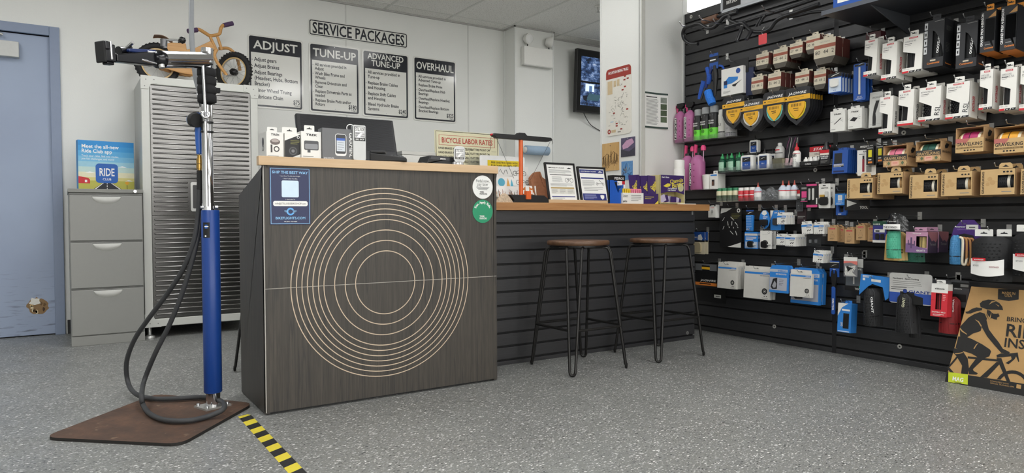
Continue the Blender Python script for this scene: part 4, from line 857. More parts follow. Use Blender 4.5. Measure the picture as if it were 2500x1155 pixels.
# ---------------------------------------------------------------- things on the bar
def bt(px0, pyt, px1, Y): return ctop(px0, pyt, px1, Y, BT)
x, W, H = bt(1063, 322, 1219, 3.63); t = thing('labor_rates_sign', 'cream sign listing bicycle labor rates with red heading', 'sign', (x, 3.630, BT), 0, -1.5)
MB().box(0, W, 0, .004, 0, H, M('#d9d5b4', .5)).build('panel', t); g = MB(); RDS = M('#b23a2c', .5)
for a in ((.015, .985, .985, .992), (.015, .985, .012, .02), (.06, .93, .80, .805), (.06, .93, .935, .94)): g.rect(W*a[0], W*a[1], H*a[2], H*a[3], INK if a[0] < .02 else RDS)
for a in ((.015, .022, 0, 1), (.978, .985, 0, 1)): g.rect(W*a[0], W*a[1], H*.012, H*.992, INK)
for a in (.06, .93): g.rect(W*a, W*(a+.006), H*.80, H*.94, RDS)
g.text('BICYCLE LABOR RATES', W*.5, H*.835, H*.07, RDS, 'c', 1, fit=W*.8)
Ls = ['HAND BRAKES ADJUST CENTER PULL', 'HAND BRAKES ADJUST SIDE PULL', 'HANGER OVERHAUL AMERICAN', 'HANGER OVERHAUL ONE PIECE', 'CRANKS STRAIGHTENED', 'CRANKS TAPPED', 'HEAD OVERHAUL AND ADJUST', 'HEAD OVERHAUL FORK']
Rs = ['FLAT TIRE FRONT OFF', 'FLAT TIRE FRONT ON', 'FLAT TIRE REAR OFF', 'FLAT TIRE REAR ON', 'BRAKE CABLE INSTALLED', 'PEDALS INSTALLED BIKE', 'PEDALS INSTALLED', 'ASSEMBLE NEW BIKE', 'ASSEMBLE', 'SAFETY CHECK', 'SAFETY TEST']
for i, s in enumerate(Ls): g.text(s, W*.05, H*(.745-.058*i), H*.028, INK, 'l', 1, xs=.8); g.rect(W*.44, W*.51, H*(.742-.058*i), H*(.745-.058*i), INK)
for i, s in enumerate(Rs): g.text(s, W*.54, H*(.745-.058*i), H*.028, INK, 'l', 1, xs=.8); g.rect(W*.88, W*.96, H*(.742-.058*i), H*(.745-.058*i), INK)
g.rect(W*.52, W*.523, H*.08, H*.78, INK); g.build('lettering', t)
# greeting card rack
xa = onp(1166, 400, 1, 3.5).x; t = thing('card_rack', 'tiered clear rack of greeting cards on the bar', 'card rack', (xa, 3.365, BT))
m = MB(); W = .33
for k, (y, z) in enumerate(((.04, .0), (.10, .055), (.16, .115), (.22, .175))): m.box(0, W, y+.03, y+.034, z, z+.10, CLEAR); m.box(0, W, y, y+.034, z, z+.003, CLEAR)
m.build('acrylic_tiers', t)
x0, z0, x1, z1 = onp(1172, 415, 1, 3.555).x-xa, onp(1172, 412, 1, 3.555).z-BT, onp(1281, 415, 1, 3.555).x-xa, onp(1225, 381, 1, 3.555).z-BT
MB().prism(rrect(x0, x1, z0-.03, z1, .01), .19, .196, M('#e9ebea', .2)).build('card_stack', t)
g = MB(); g.T = Matrix.Translation((0, .189, 0)); zz0, zz1 = onp(1200, 408, 1, 3.555).z-BT, onp(1200, 391, 1, 3.555).z-BT; xx = onp(1190, 400, 1, 3.555).x-xa; g.rect(xx, x1-.03, zz0, zz1, M('#e3c81f', .5)); hh = (zz1-zz0)
g.text('FREE GREETING CARD WITH', (xx+x1-.03)/2, zz0+hh*.55, hh*.26, INK, 'c', 1, fit=(x1-.03-xx)*.8); g.text('PURCHASE OF $100+ GIFT', (xx+x1-.03)/2, zz0+hh*.12, hh*.26, INK, 'c', 1, fit=(x1-.03-xx)*.8); g.build('yellow_label', t, 'yellow card offer label')
def gcard(px0, py0, px1, py1, y, art, lab):
    a, b = onp(px0, py1, 1, 3.365+y), onp(px1, py0, 1, 3.365+y); tt = thing('greeting_card', lab, 'card', (a.x, 3.365+y, a.z), 0, -6, group='greeting cards'); W, H = b.x-a.x, b.z-a.z
    MB().box(0, W, 0, .004, 0, H, PAPER).build('card', tt); g = MB(); art(g, W, H); g.build('artwork', tt)
def art1(g, W, H): g.tube([(W*(.2+.1*i), -.001, H*(.3+.25*math.sin(i*1.7)+.2)) for i in range(7)], .0012, INK, 3)
def art2(g, W, H):
    g.disc(W*.3, H*.45, H*.4, M('#5fb4cf', .6), -.001, 24); g.poly([(W*.58, 0), (W*.8, 0), (W*.68, H*.9)], M('#d9a355', .6)); g.poly([(W*.8, 0), (W, 0), (W*.9, H*.8)], M('#5fb4cf', .6), -.0008)
def art3(g, W, H):
    for i in range(26): x = W*random.random(); g.tube([(x, -.001, 0), (x+random.uniform(-.01, .01), -.001, H*random.uniform(.3, .75))], .0012, M(random.choice(['#a5643b', '#4d4038', '#c78a5a', '#7c8a5a']), .6), 3)
def art4(g, W, H):
    for c in (.25, .75): g.ring(W*c, H*.35, H*.2, H*.24, INK, -.001, 16)
    g.tube([(W*.25, -.001, H*.35), (W*.45, -.001, H*.65), (W*.75, -.001, H*.35), (W*.5, -.001, H*.35), (W*.25, -.001, H*.35)], .0012, INK, 3)
def art5(g, W, H):
    for c in (.25, .72): g.poly([(W*(c-.13), H*.55), (W*(c-.13), H*.95), (W*c, H*.75), (W*(c+.13), H*.95), (W*(c+.13), H*.5), (W*(c+.05), H*.2), (W*(c-.05), H*.2)], M('#c9793c', .6)); g.rect(W*(c-.06), W*(c+.06), H*.25, H*.6, PAPER, -.0009)
    g.rect(W*.1, W*.9, H*.05, H*.2, M('#3a2f2a', .6))
for a in ((1212, 407, 1247, 432, .16, art1, 'white greeting card with line drawing, upper left of the rack'), (1247, 408, 1290, 432, .165, art4, 'white greeting card with bicycle sketch, upper right of the rack'), (1212, 432, 1254, 456, .10, art2, 'greeting card with blue circle and orange triangle'), (1254, 430, 1299, 454, .105, art4, 'white greeting card with bicycle drawing, middle tier'), (1212, 455, 1268, 481, .04, art3, 'greeting card with brown grasses on the lowest tier'), (1268, 454, 1310, 480, .045, art5, 'greeting card with two orange foxes or cats')): gcard(*a)
p = onp(1232, 495, 2, BT+.02); t = thing('cloth_bag', 'small patterned paper bag lying at the left end of the bar', 'bag', (onp(1232, 490, 1, 3.285).x, 3.29, BT))
MB().grid(lambda u, v: ((u-.5)*.10, (v-.5)*.05, .052*math.sin(math.pi*u)**.7*math.sin(math.pi*v)**.6), 10, 6, M('#b9a48c', .8, 0, .6, 120)).build('bag', t)
# orange and black display stand
c0 = onp(1272, 480, 1, 3.315); t = thing('tee_stand', 'orange post stand with black crossbar and wires on the bar', 'display stand', (c0.x, 3.315, BT)); ORG = M('#d9622a', .4)
q = lambda px, py, y=3.315: onp(px, py, 1, y)-Vector((c0.x, 3.315, BT))
xa_, xb_ = q(1237, 490).x, q(1331, 490).x
m = MB(); m.prism([(xa_+.02, 0), (xb_, 0), (xb_, .022), (xb_-.03, .042), (xa_, .045), (xa_+.03, .012)], -.035, .035, BLACK); m.build('base_tray', t, bev=.002)
m = MB(); m.tube([(0, 0, .02), (0, 0, q(1272, 340).z)], .0125, ORG, 16); m.build('post', t); MB().box(q(1275, 480).x, q(1286, 480).x, -.045, -.02, q(1280, 487).z, q(1280, 467).z, ORG).build('clip_block', t)
L0, R0 = q(1200, 330), q(1346, 340); zc_ = q(1272, 336).z; m = MB(); m.prism([(L0.x, zc_+.0), (L0.x+.03, zc_-.014), (R0.x-.03, zc_-.014), (R0.x, zc_-.004), (R0.x-.012, zc_+.010), (.035, zc_+.012), (.02, zc_+.026), (-.02, zc_+.026), (-.035, zc_+.012), (L0.x+.01, zc_+.012)], -.016, .016, BLACK); m.build('crossbar', t, bev=.002)
m = MB(); m.tube([(L0.x+.012, -.017, zc_+.003), (q(1250, 440).x, -.02, q(1250, 436).z)], .001, BLACK, 4); m.tube([(R0.x-.012, -.017, zc_), (q(1290, 440).x, -.02, q(1290, 440).z)], .001, BLACK, 4); m.tube([(L0.x, 0, zc_+.004), (L0.x-.012, -.01, zc_-.03), (L0.x-.012, -.01, zc_-.08)], .001, BLACK, 4); m.tube([(R0.x, 0, zc_), (R0.x+.004, -.01, zc_-.02), (R0.x-.004, -.01, zc_-.026)], .0015, BLACK, 4); m.build('wires', t)
MB().tube([(L0.x-.006, 0, zc_+.004), (L0.x+.006, 0, zc_+.006)], .006, RED, 8).build('red_bead', t)
# rag
p = onp(1320, 490, 1, 3.40); t = thing('cleaning_rag', 'rust coloured cleaning rag heaped behind the picture frames', 'cloth', (p.x, 3.40, BT)); hh = onp(1315, 419, 1, 3.40).z-BT
MB().grid(lambda u, v: ((u-.5)*(.13-.06*v)+.012*math.sin(9*u+4*v)-.022*v, .05*math.cos(math.pi*u)*.6+.012*math.sin(14*u+3*v), hh*v*(1-.25*(u-.45)**2*4)), 18, 12, M('#9c6a4c', .9, 0, .25, 60, .6)).build('folds', t)
# framed notices on a wooden rail
x, W, _ = bt(1337, 490, 1481, 3.29); t = thing('wood_rail', 'pale wooden rail holding the two framed notices', 'stand', (x, 3.275, BT)); m = MB(); m.box(0, W*.6, 0, .03, 0, .020, PINE); m.box(W*.58, W, .002, .028, 0, .018, PINE); m.build('rail', t, bev=.002)
def frame(px0, px1, pyt, Y, lab, blue, sh):
    x, W, H = bt(px0, pyt, px1, Y+.045); tt = thing('framed_notice', lab, 'frame', (x+sh, Y, BT+.008), 0, -12); H = (H-.008)/math.cos(R(12)); b = .011
    m = MB()
    for a in ((0, W, 0, b), (0, W, H-b, H)): m.box(a[0], a[1], -.006, .008, a[2], a[3], BLACK)
    for a in ((0, b), (W-b, W)): m.box(a[0], a[1], -.006, .008, b, H-b, BLACK)
    m.build('frame', tt, bev=.001); MB().box(b, W-b, .0, .005, b, H-b, PAPER).build('sheet', tt); g = MB(); NB = M('#2c3478', .5); w_ = W-2*b
    if not blue:
        g.text('E-BIKE RULES AT A GLANCE', b+w_*.06, H*.86, H*.026, INK, 'l', 1, fit=w_*.6); g.poly([(b+w_*.75, H*.855), (b+w_*.94, H*.855), (b+w_*.9, H*.875), (b+w_*.84, H*.89), (b+w_*.78, H*.872)], INK); g.lines(b+w_*.08, b+w_*.94, H*.82, 4, H*.025, H*.008, GREYINK); g.rect(b+w_*.1, b+w_*.9, H*.685, H*.70, INK)
        g.lines(b+w_*.16, b+w_*.55, H*.64, 6, H*.026, H*.008, GREYINK); 
        for c in (.70, .88): g.ring(b+w_*c, H*.555, w_*.055, w_*.065, INK, -.001, 18)
        g.tube([(b+w_*.70, -.001, H*.555), (b+w_*.76, -.001, H*.60), (b+w_*.85, -.001, H*.60), (b+w_*.78, -.001, H*.555), (b+w_*.76, -.001, H*.60)], .001, INK, 3); g.lines(b+w_*.08, b+w_*.92, H*.47, 3, H*.03, H*.010, GREYINK)
        g.rect(b+w_*.08, b+w_*.94, H*.335, H*.375, M('#b9a06c', .5)); g.rect(b+w_*.08, b+w_*.94, H*.20, H*.33, M('#dcdad2', .6)); 
        for i in range(3): g.lines(b+w_*(.10+.29*i), b+w_*(.32+.29*i), H*.31, 4, H*.026, H*.008, GREYINK)
        g.rect(b+w_*.08, b+w_*.94, H*.12, H*.145, NB); g.lines(b+w_*.1, b+w_*.6, H*.10, 2, H*.03, H*.01, GREYINK)
    else:
        g.rect(b+w_*.03, b+w_*.97, H*.82, H*.92, NB); g.text('E-SCOOTER RULES AT A GLANCE', b+w_*.07, H*.855, H*.028, TEXTW, 'l', 1, fit=w_*.6); g.poly([(b+w_*.75, H*.85), (b+w_*.94, H*.85), (b+w_*.9, H*.87), (b+w_*.84, H*.89), (b+w_*.78, H*.87)], TEXTW, -.001); g.rect(b+w_*.05, b+w_*.95, H*.66, H*.70, NB); g.lines(b+w_*.08, b+w_*.6, H*.61, 6, H*.028, H*.009, GREYINK)
        g.ring(b+w_*.66, H*.52, w_*.03, w_*.045, GREYINK, -.001, 14); g.ring(b+w_*.9, H*.52, w_*.03, w_*.045, GREYINK, -.001, 14); g.tube([(b+w_*.66, -.001, H*.53), (b+w_*.88, -.001, H*.53), (b+w_*.76, -.001, H*.63)], .002, GREYINK, 4); g.lines(b+w_*.12, b+w_*.9, H*.42, 3, H*.04, H*.012, GREYINK)
        g.rect(b+w_*.04, b+w_*.96, H*.05, H*.24, NB); g.lines(b+w_*.1, b+w_*.6, H*.21, 5, H*.028, H*.009, M('#aab0d8', .5), y=-.001); g.poly([(b+w_*.72, H*.19), (b+w_*.80, H*.205), (b+w_*.88, H*.19), (b+w_*.87, H*.12), (b+w_*.80, H*.07), (b+w_*.73, H*.12)], PAPER, -.001)
    g.build('print', tt)
frame(1329, 1402, 398, 3.30, 'black framed notice with plain white sheet, left of the pair', 0, 0); frame(1408, 1476, 408, 3.285, 'black framed notice with blue bands, right of the pair', 1, 0)
# tyre lever box, blue tray, saddle cream boxes
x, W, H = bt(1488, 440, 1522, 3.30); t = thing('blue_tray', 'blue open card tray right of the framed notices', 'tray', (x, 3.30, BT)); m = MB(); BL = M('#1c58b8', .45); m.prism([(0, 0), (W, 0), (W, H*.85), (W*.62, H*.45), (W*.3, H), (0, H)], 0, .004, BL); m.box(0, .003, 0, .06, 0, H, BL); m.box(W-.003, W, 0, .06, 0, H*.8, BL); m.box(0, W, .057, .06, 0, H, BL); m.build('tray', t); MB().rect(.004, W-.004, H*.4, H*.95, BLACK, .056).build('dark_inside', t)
x, W, H = bt(1496, 428, 1526, 3.37); t = thing('lever_header_card', 'black and white tire levers header card behind the blue tray', 'box', (x, 3.37, BT)); MB().box(0, W, 0, .05, 0, H, BLACK).build('carton', t); g = MB(); g.rect(W*.05, W, H*.52, H*.80, PAPER); g.text('PEDROS', W*.5, H*.85, H*.08, TEXTW, 'c', 1, fit=W*.75); g.text('Tire', W*.12, H*.68, H*.09, INK, 'l', 0); g.text('Levers', W*.12, H*.55, H*.09, INK, 'l', 0); g.rect(W*.75, W*.98, H*.68, H*.80, RED, -.001); g.build('print', t)
x, W, H = bt(1520, 471, 1571, 3.285); t = thing('lever_box', 'white tray of yellow and pink tyre levers on the bar', 'box', (x, 3.285, BT)); MB().box(0, W, 0, .06, 0, H, WHITE).build('carton', t); g = MB(); g.text('Levers', W*.02, H*.6, H*.25, INK, 'l', 0, xs=.6); g.text('pedros', W*.02, H*.15, H*.2, INK, 'l', 1, xs=.6); g.lines(W*.4, W*.9, H*.8, 4, H*.16, H*.06, GREYINK); g.build('print', t)
for i in range(9):
    tt = thing('tyre_lever', ('yellow' if i < 4 else 'pink')+' tyre lever standing in the white tray, %s from the left' % ['first', 'second', 'third', 'fourth', 'fifth', 'sixth', 'seventh', 'eighth', 'ninth'][i], 'tyre lever', (x+.008+i*(W-.02)/8.4, 3.292, BT), group='levers in the tray'); MB().prism([(0, .01), (.008, .01), (.009, H+.022), (.005, H+.028), (.001, H+.022)], 0, .035, M('#e8c63a' if i < 4 else '#e88aa0', .4)).build('lever', tt, bev=.001)
PU = M('#3f2a63', .4); YL = M('#e4d24a', .5)
x, W, H = bt(1571, 473, 1607, 3.29); t = thing('cream_carton', 'purple carton of cream sachets right of the tyre levers', 'box', (x, 3.29, BT)); MB().box(0, W, 0, .07, 0, H, PU).build('carton', t); g = MB(); g.poly([(W*.75, 0), (W, 0), (W, H*.35)], YL); g.lines(W*.1, W*.7, H*.7, 2, H*.16, H*.05, YL); g.build('print', t)
for i, (pa, pb, pt_, y, rot) in enumerate(((1541, 1566, 428, 3.33, -4), (1556, 1582, 428, 3.325, 3), (1568, 1590, 429, 3.32, -2), (1582, 1607, 428, 3.315, 2))):
    x, W, H = bt(pa, pt_, pb, y); t = thing('cream_sachet', 'purple cream sachet with yellow lettering, %s from the left' % ['first', 'second', 'third', 'fourth'][i], 'sachet', (x, y, BT), 0, -4, rot, group='cream sachets'); MB().prism(rrect(0, W, .0, H, .003), -.0015, .0015, PU).build('sachet', t); g = MB(); g.text('Chamois', W*.42, H*.50, H*.13, YL, 'l', 1, rot=50, fit=H*.34, y=-.002); g.text("Butt'r", W*.62, H*.44, H*.17, YL, 'l', 1, rot=50, fit=H*.36, y=-.002); g.build('lettering', t)
x, W, H = bt(1612, 428, 1671, 3.28); t = thing('cream_display', 'large purple display carton of cream sachets at bar end', 'box', (x, 3.28, BT)); YE = M('#cfc28a', .6)
m = MB(); m.box(0, .003, 0, .09, 0, H, YE); m.box(W-.003, W, 0, .09, 0, H, YE); m.box(0, W, .087, .09, 0, H, YE); m.box(0, W, 0, .09, 0, .004, YE); m.box(0, W, 0, .003, 0, H*.06, YE); m.prism([(0, H*.36), (W*.3, H*.42), (W*.7, H*.42), (W, H*.34), (W, H), (0, H)], 0, .003, PU); m.build('carton', t)
g = MB(); g.text('Chamois', W*.94, H*.80, H*.13, YL, 'r', 1, fit=W*.55, rot=8); g.text("Butt'r", W*.97, H*.64, H*.17, YL, 'r', 1, fit=W*.5, rot=8); g.text("Don't Shake", W*.06, H*.9, H*.05, TEXTW, 'l', 1, fit=W*.3); g.disc(W*.84, H*.58, W*.12, M('#c9c59a', .5), -.0009); g.text('9 ml individual', W*.3, H*.52, H*.05, TEXTW, 'l', 1, fit=W*.38); g.text('Use Packets', W*.3, H*.46, H*.05, TEXTW, 'l', 1, fit=W*.33); g.poly([(W*.12, H*.62), (W*.3, H*.72), (W*.42, H*.7), (W*.4, H*.62), (W*.25, H*.58)], YL, -.0008)
for a in ((0, .015), (.985, 1)): g.rect(W*a[0], W*a[1], 0, H, YE, -.0008)
g.build('print', t)
for i in range(6): m = MB(); m.T = Matrix.Translation((W*(.1+.13*i), .012+.008*(i % 3), .006)) @ Matrix.Rotation(R(-25+9*i), 4, 'Y'); m.box(0, W*.22, 0, .003, 0, H*.24, PU if i % 2 else M('#c8bcd6', .4)); m.build('sachet', t)
p = onp(1697, 497, 1, 3.29); tag(MB().box(-.13, .02, -.005, .03, 0, .004, PAPER).build('paper_slip', loc=(onp(1690, 496, 1, 3.27).x, 3.26, BT)), 'flat white paper slip lying at the right end of the bar', 'paper')
# spray bottle behind the cream display
x, W, H = bt(1649, 391, 1668, 3.42); t = thing('white_bottle', 'tall white bottle behind the purple cream display', 'bottle', (x+W/2, 3.42, BT)); r = W/2; MB().lathe([(r, 0), (r, H*.78), (r*.96, H*.8)], WHITE, 20).build('body', t); MB().lathe([(r*.93, H*.8), (r*.95, H*.97), (r*.9, H)], WHITE, 20).build('cap', t); g = MB(); g.band((0, 0), r+.0005, H*.5, H*.56, -60, -20, GREYINK); g.band((0, 0), r+.0005, H*.42, H*.44, -60, 10, GREYINK); g.build('label', t)
# ================================================================ GOODS ON THE SLAT WALL
ORD = ['second', 'third', 'fourth', 'fifth', 'sixth', 'seventh', 'eighth']
COLS = dict(w='#e4e3dd', k='#161617', b='#1f4f9e', s='#2f7fcd', g='#8b8b88', r='#c4212c', y='#e8b32c', p='#d84a86', n='#16224e', d='#3a3b3d', t='#b7946a', l='#c9d6e6', c='#c9c9c4', e='#2f8f55', i='#1a1a1c', o='#e0863a')
def cm(c, rough=.5): return M(COLS.get(c, c), rough)
def hook(y, z, d, short, tip=.03):
    t = thing('display_hook', ('wall hook holding the '+short), 'hook', (XW, y, z), -90, group='slat wall hooks')
    m = MB(); m.tube([(0, 0, 0), (0, -d*.6, .002), (0, -d-tip*.6, 0), (0, -d-tip, .014)], .0020, STEEL, 6); m.build('wire', t)
    MB().box(-.011, .011, -.004, .0, -.018, .024, ZINC).build('back_plate', t)
    m = MB(); m.lathe([(.0005, -.0035), (.003, -.002), (.0035, 0), (.003, .002), (.0005, .0035)], STEEL, 8, (0, -d-tip)); m.T = None; m.v = [(a, b, c+.0145) for a, b, c in m.v]; m.build('tip', t)
def ops(t, W, H, spec, y=-.0006):
    g = MB(); yy = y; used = False
    for s in spec:
        k = s[0]
        if k == 'b':
            q = MB(); q.prism(rrect(W*s[1], W*s[2], H*s[3], H*s[4], min(W*(s[2]-s[1]), H*(s[4]-s[3]))*.28, 3), -s[5], 0, cm(s[6], .4)); q.build(s[7] if len(s) > 7 else 'product', t, bev=.0015); continue
        used = True; yy -= .00004
        if k == 'r': g.rect(W*s[1], W*s[2], H*s[3], H*s[4], cm(s[5]), yy)
        elif k == 'p': g.poly([(W*a, H*b) for a, b in s[1]], cm(s[2]), yy)
        elif k == 'o': g.disc(W*s[1], H*s[2], W*s[3], cm(s[4]), yy, 20)
        elif k == 'q': g.ring(W*s[1], H*s[2], W*s[3], W*s[4], cm(s[5]), yy, 20)
        elif k == 't': g.text(s[1], W*s[2], H*s[3], H*s[4], cm(s[5]), s[6] if len(s) > 6 else 'l', 1, fit=W*s[7] if len(s) > 7 and s[7] else None, y=yy-.0004, rot=s[8] if len(s) > 8 else 0, skew=.25 if len(s) > 9 else 0)
        elif k == 'l': g.lines(W*s[1], W*s[2], H*s[3], s[4], H*s[5], H*s[6], cm(s[7]), y=yy)
    if used: g.build('print', t)
def rect4(r, d):
    a, b = onp(r[0], r[1], 0, XW-d), onp(r[2], r[3], 0, XW-d); return a.y, b.z, a.y-b.y, a.z-b.z
def hang(name, label, cat, r, d, th, fn, n=1, gap=.005, rx=0, ry=0, hk=True, hz=.010, group=None, short=None):
    ya, zb, W, H = rect4(r, d)
    t = thing(name, label, cat, (XW-d, ya, zb), -90, rx, ry, group); fn(t, W, H, th)
    n = max(1, min(n, int((d-.01)/(th+gap))))
    for k in range(1, n):
        c = copytree(t); c.location.x += k*(th+gap); c['label'] = '%s %s behind the %s' % (ORD[k-1], cat.split()[-1], short or label)
    if hk: hook(ya-W/2, zb+H+hz, d, short or label)
    return t, W, H
def card(spec, col='w', r=.004, tab=None, th_=None):
    def f(t, W, H, th):
        MB().prism(rrect(0, W, 0, H, r, 3), 0, th_ or min(th, .003), cm(col)).build('card', t)
        if tab: m = MB(); hangtab(m, W*tab[0], W*tab[1], H, H+tab[2], cm(tab[3])); m.build('hang_tab', t)
        ops(t, W, H, spec)
    return f
def carton(spec, col='w', tab=None, side=None):
    def f(t, W, H, th):
        MB().box(0, W, 0, th, 0, H, cm(col)).build('carton', t, bev=.0008)
        if side: MB().box(W, W+.0006, .001, th-.001, .001, H-.001, cm(side)).build('side_print', t)
        if tab: m = MB(); hangtab(m, W*tab[0], W*tab[1], H, H+tab[2], cm(tab[3])); m.build('hang_tab', t)
        ops(t, W, H, spec)
    return f
TREAD = M('#17181a', .7, 0, .25, 120, .5)
def roll(m, x0, x1, z0, z1, y, dep, mat, nrib=0, vert=True):
    if vert: m.grid(lambda u, v: (x0+(x1-x0)*u, y-dep*math.sin(math.pi*u)**.6, z0+(z1-z0)*v), 8, 1, mat)
    else: m.grid(lambda u, v: (x0+(x1-x0)*v, y-dep*math.cos(math.pi*(u-.5)), z0+(z1-z0)*u), 8, 1, mat)
    for i in range(nrib):
        x = x0+(x1-x0)*(i+.5)/nrib
        if vert: m.box(x-.0012, x+.0012, y-dep*math.sin(math.pi*(i+.5)/nrib)**.6-.0015, y, z0, z1, M('#0e0f10', .8))
# ---- white tyre cartons with slanted window
def tyrebox(title, sub, size, knob=False, rsl=False, solid_red=False, dark=False):
    def f(t, W, H, th):
        wz0, wz1, wz2, wx = .135*H, .60*H, .50*H, .64*W
        if rsl: wx, wz1, wz2 = .60*W, .60*H, .42*H
        m = MB(); WH = M('#e6e4dd', .5, 0, .02); e = .0016
        m.prism([(0, 0), (W, 0), (W, H), (0, H), (0, wz1), (wx, wz2), (wx-.03*W, wz0), (0, wz0)], 0, e, WH)
        for a in ((0, e, .0, th, 0, wz0), (0, e, 0, th, wz1, H), (W-e, W, 0, th, 0, H), (0, W, th-e, th, 0, H), (0, W, 0, th, 0, e), (0, W, 0, th, H-e, H), (0, e, th*.55, th, wz0, wz1)): m.box(*a, WH)
        m.build('carton', t); m = MB(); roll(m, W*.06, W*.94, H*.04, H*.9, th*.55, th*.38, TREAD, 6)
        if knob:
            for i in range(5):
                for j in range(9): x, z = W*(.14+.12*i+(.06 if j % 2 else 0)), H*(.12+.055*j); m.box(x, x+W*.06, th*.12, th*.4, z, z+H*.025, TREAD)
        m.build('tyre', t, 'black folded tyre'); m = MB(); hangtab(m, W*.34, W*.76, H, H+.026, WH); m.build('hang_tab', t)
        g = MB(); g.rect(W*.30, W*.74, H*.925, H*.965, RED); g.text('BONTRAGER', W*.52, H*.936, H*.018, TEXTW, 'c', 1, fit=W*.36)
        g.text(title, W*.08, H*.835, H*.042, M('#77787a', .6), 'l', 0, fit=W*(.58 if len(title) > 3 else .18)); g.rect(W*.08, W*.45, H*.785, H*.797, INK); g.rect(W*.08, W*.40, H*.745, H*.752, GREYINK)
        if sub: g.text(sub, W*.08, H*.775, H*.045, M('#77787a', .6), 'l', 0, fit=W*.75)
        g.text(size, W*.06, H*.085, H*.028, GREYINK, 'l', 0)
        if solid_red: g.rect(0, W, 0, H*.055, RED)
        else:
            g.poly([(0, 0), (W*.30, 0), (W*.36, H*.05), (0, H*.05)], RED)
            for a in (.34, .68): g.poly([(W*a, 0), (W*(a+.28), 0), (W*(a+.33) if a < .6 else W, H*.05), (W*(a+.05), H*.05)], INK); g.rect(W*(a+.1), W*(a+.2), H*.02, H*.03, TEXTW, -.0008)
        if rsl: g.text('RSL', W*.93, H*.12, W*.22, DARKGREY, 'l', 0, rot=82, fit=H*.30)
        g.T = Matrix.Translation((W, 0, 0)) @ Matrix.Rotation(R(90), 4, 'Z'); g.text('BONTRAGER', th*.62, H*.18, th*.28, INK if dark else RED, 'l', 1, rot=90, fit=H*.42); g.build('print', t)
    return f
G = 'white tyre cartons'
D1 = .235
for nm, r, fn, th, n, lab in (
  ('AEOLUS1', (2108, 98, 2140, 182), tyrebox('AEOLUS PRO', '', '700 x 30c'), .075, 2, 'leftmost white tyre carton of the top carton row'),
  ('AEOLUS2', (2151, 106, 2188, 190), tyrebox('AEOLUS PRO', '', '700 x 32c'), .075, 2, 'second white tyre carton of the top carton row'),
  ('KWARE', (2203, 91, 2250, 172), tyrebox('KWAREMONT PRO', '', '700 x 32c'), .075, 2, 'white tyre carton left of the two black cartons'),
  ('R3s', (2145, 237, 2178, 324), tyrebox('R3', '', '700 x 26c', dark=True), .06, 1, 'small white tyre carton below the first top row carton'),
  ('R3b', (2191, 221, 2229, 304), tyrebox('R3 TLR', '', '700 x 28c', solid_red=True, dark=True), .075, 2, 'white tyre carton with a red bottom band'),
  ('BET1', (2242, 215, 2295, 292), tyrebox('BETASSO RSL GX', '', '700 x 42c', True, True), .075, 2, 'white tyre carton with knobby tyre and brown sidewall, left one'),
  ('BET2', (2308, 204, 2365, 285), tyrebox('BETASSO RSL GX', '', '700 x 40c', True, True), .085, 2, 'wide white knobby tyre carton with dark side, right one'),
  ('HC1', (2390, 171, 2422, 265), tyrebox('HARD-CASE', 'MAX PRO TLR', '700 x 28c'), .075, 2, 'white tyre carton below the orange-tabbed black cartons, left one'),
  ('HC2', (2440, 168, 2480, 267), tyrebox('HARD-CASE', 'MAX PRO TLR', '700 x 28c'), .075, 2, 'white tyre carton below the orange-tabbed black cartons, right one'),
  ('HC3', (2489, 160, 2535, 265), tyrebox('700c', '', '700 x 32c'), .075, 1, 'white tyre carton cut by the right picture edge')):
    hang('tyre_carton', lab, 'carton', r, D1, th, fn, n, .01, rx=-4, hz=.013, group=G)
# ---- black tyre cartons
def conti1(t, W, H, th):
    BKX = M('#232427', .42); m = MB(); e = .0016
    P = [(0, 0), (W, 0), (W, H), (0, H), (0, H-.001)]
    m.prism([(0, 0), (W, 0), (W, H*.20), (W*.42, H*.20), (W*.42, H*.78), (W*.55, H*.74), (W*.75, H*.6), (W*.9, H*.42), (W, H*.22), (W, H), (0, H)], 0, e, BKX)
    for a in ((0, e, 0, th, 0, H), (W-e, W, 0, th, 0, H), (0, W, th-e, th, 0, H), (0, W, 0, th, 0, e), (0, W, 0, th, H-e, H)): m.box(*a, BKX)
    m.build('carton', t); m = MB(); roll(m, W*.1, W*.96, H*.06, H*.92, th*.6, th*.45, TREAD, 5); m.T = Matrix.Translation((0, th*.14, 0)); m.text('GP5000', W*.66, H*.70, W*.12, TEXTW, 'l', 1, rot=-95, fit=H*.4); m.build('tyre', t, 'black folded tyre')
    g = MB()
    for i in range(4): g.rect(W*.01, W*.17, H*(.30+.17*i), H*(.445+.17*i), M('#c9cacb', .4)); g.rect(W*.06, W*.12, H*(.34+.17*i), H*(.40+.17*i), INK, -.0009)
    g.text('Continental', W*.20, H*.075, H*.040, ORANGE, 'l', 1, fit=W*.62); g.rect(W*.35, W*.62, H*.135, H*.165, M('#c8bca6', .5)); g.rect(W*.5, W*.95, H*.955, H*.965, GREYINK)
    g.T = Matrix.Translation((W, 0, 0)) @ Matrix.Rotation(R(90), 4, 'Z'); g.text('Continental', th*.2, H*.06, H*.03, ORANGE, 'l', 1, fit=th*.7); g.lines(th*.2, th*.8, H*.85, 5, H*.02, H*.005, GREYINK); g.lines(th*.2, th*.7, H*.5, 7, H*.03, H*.005, GREYINK); g.build('print', t)
    m = MB(); hangtab(m, W*.4, W*.8, H, H+.025, BKX); m.build('hang_tab', t)
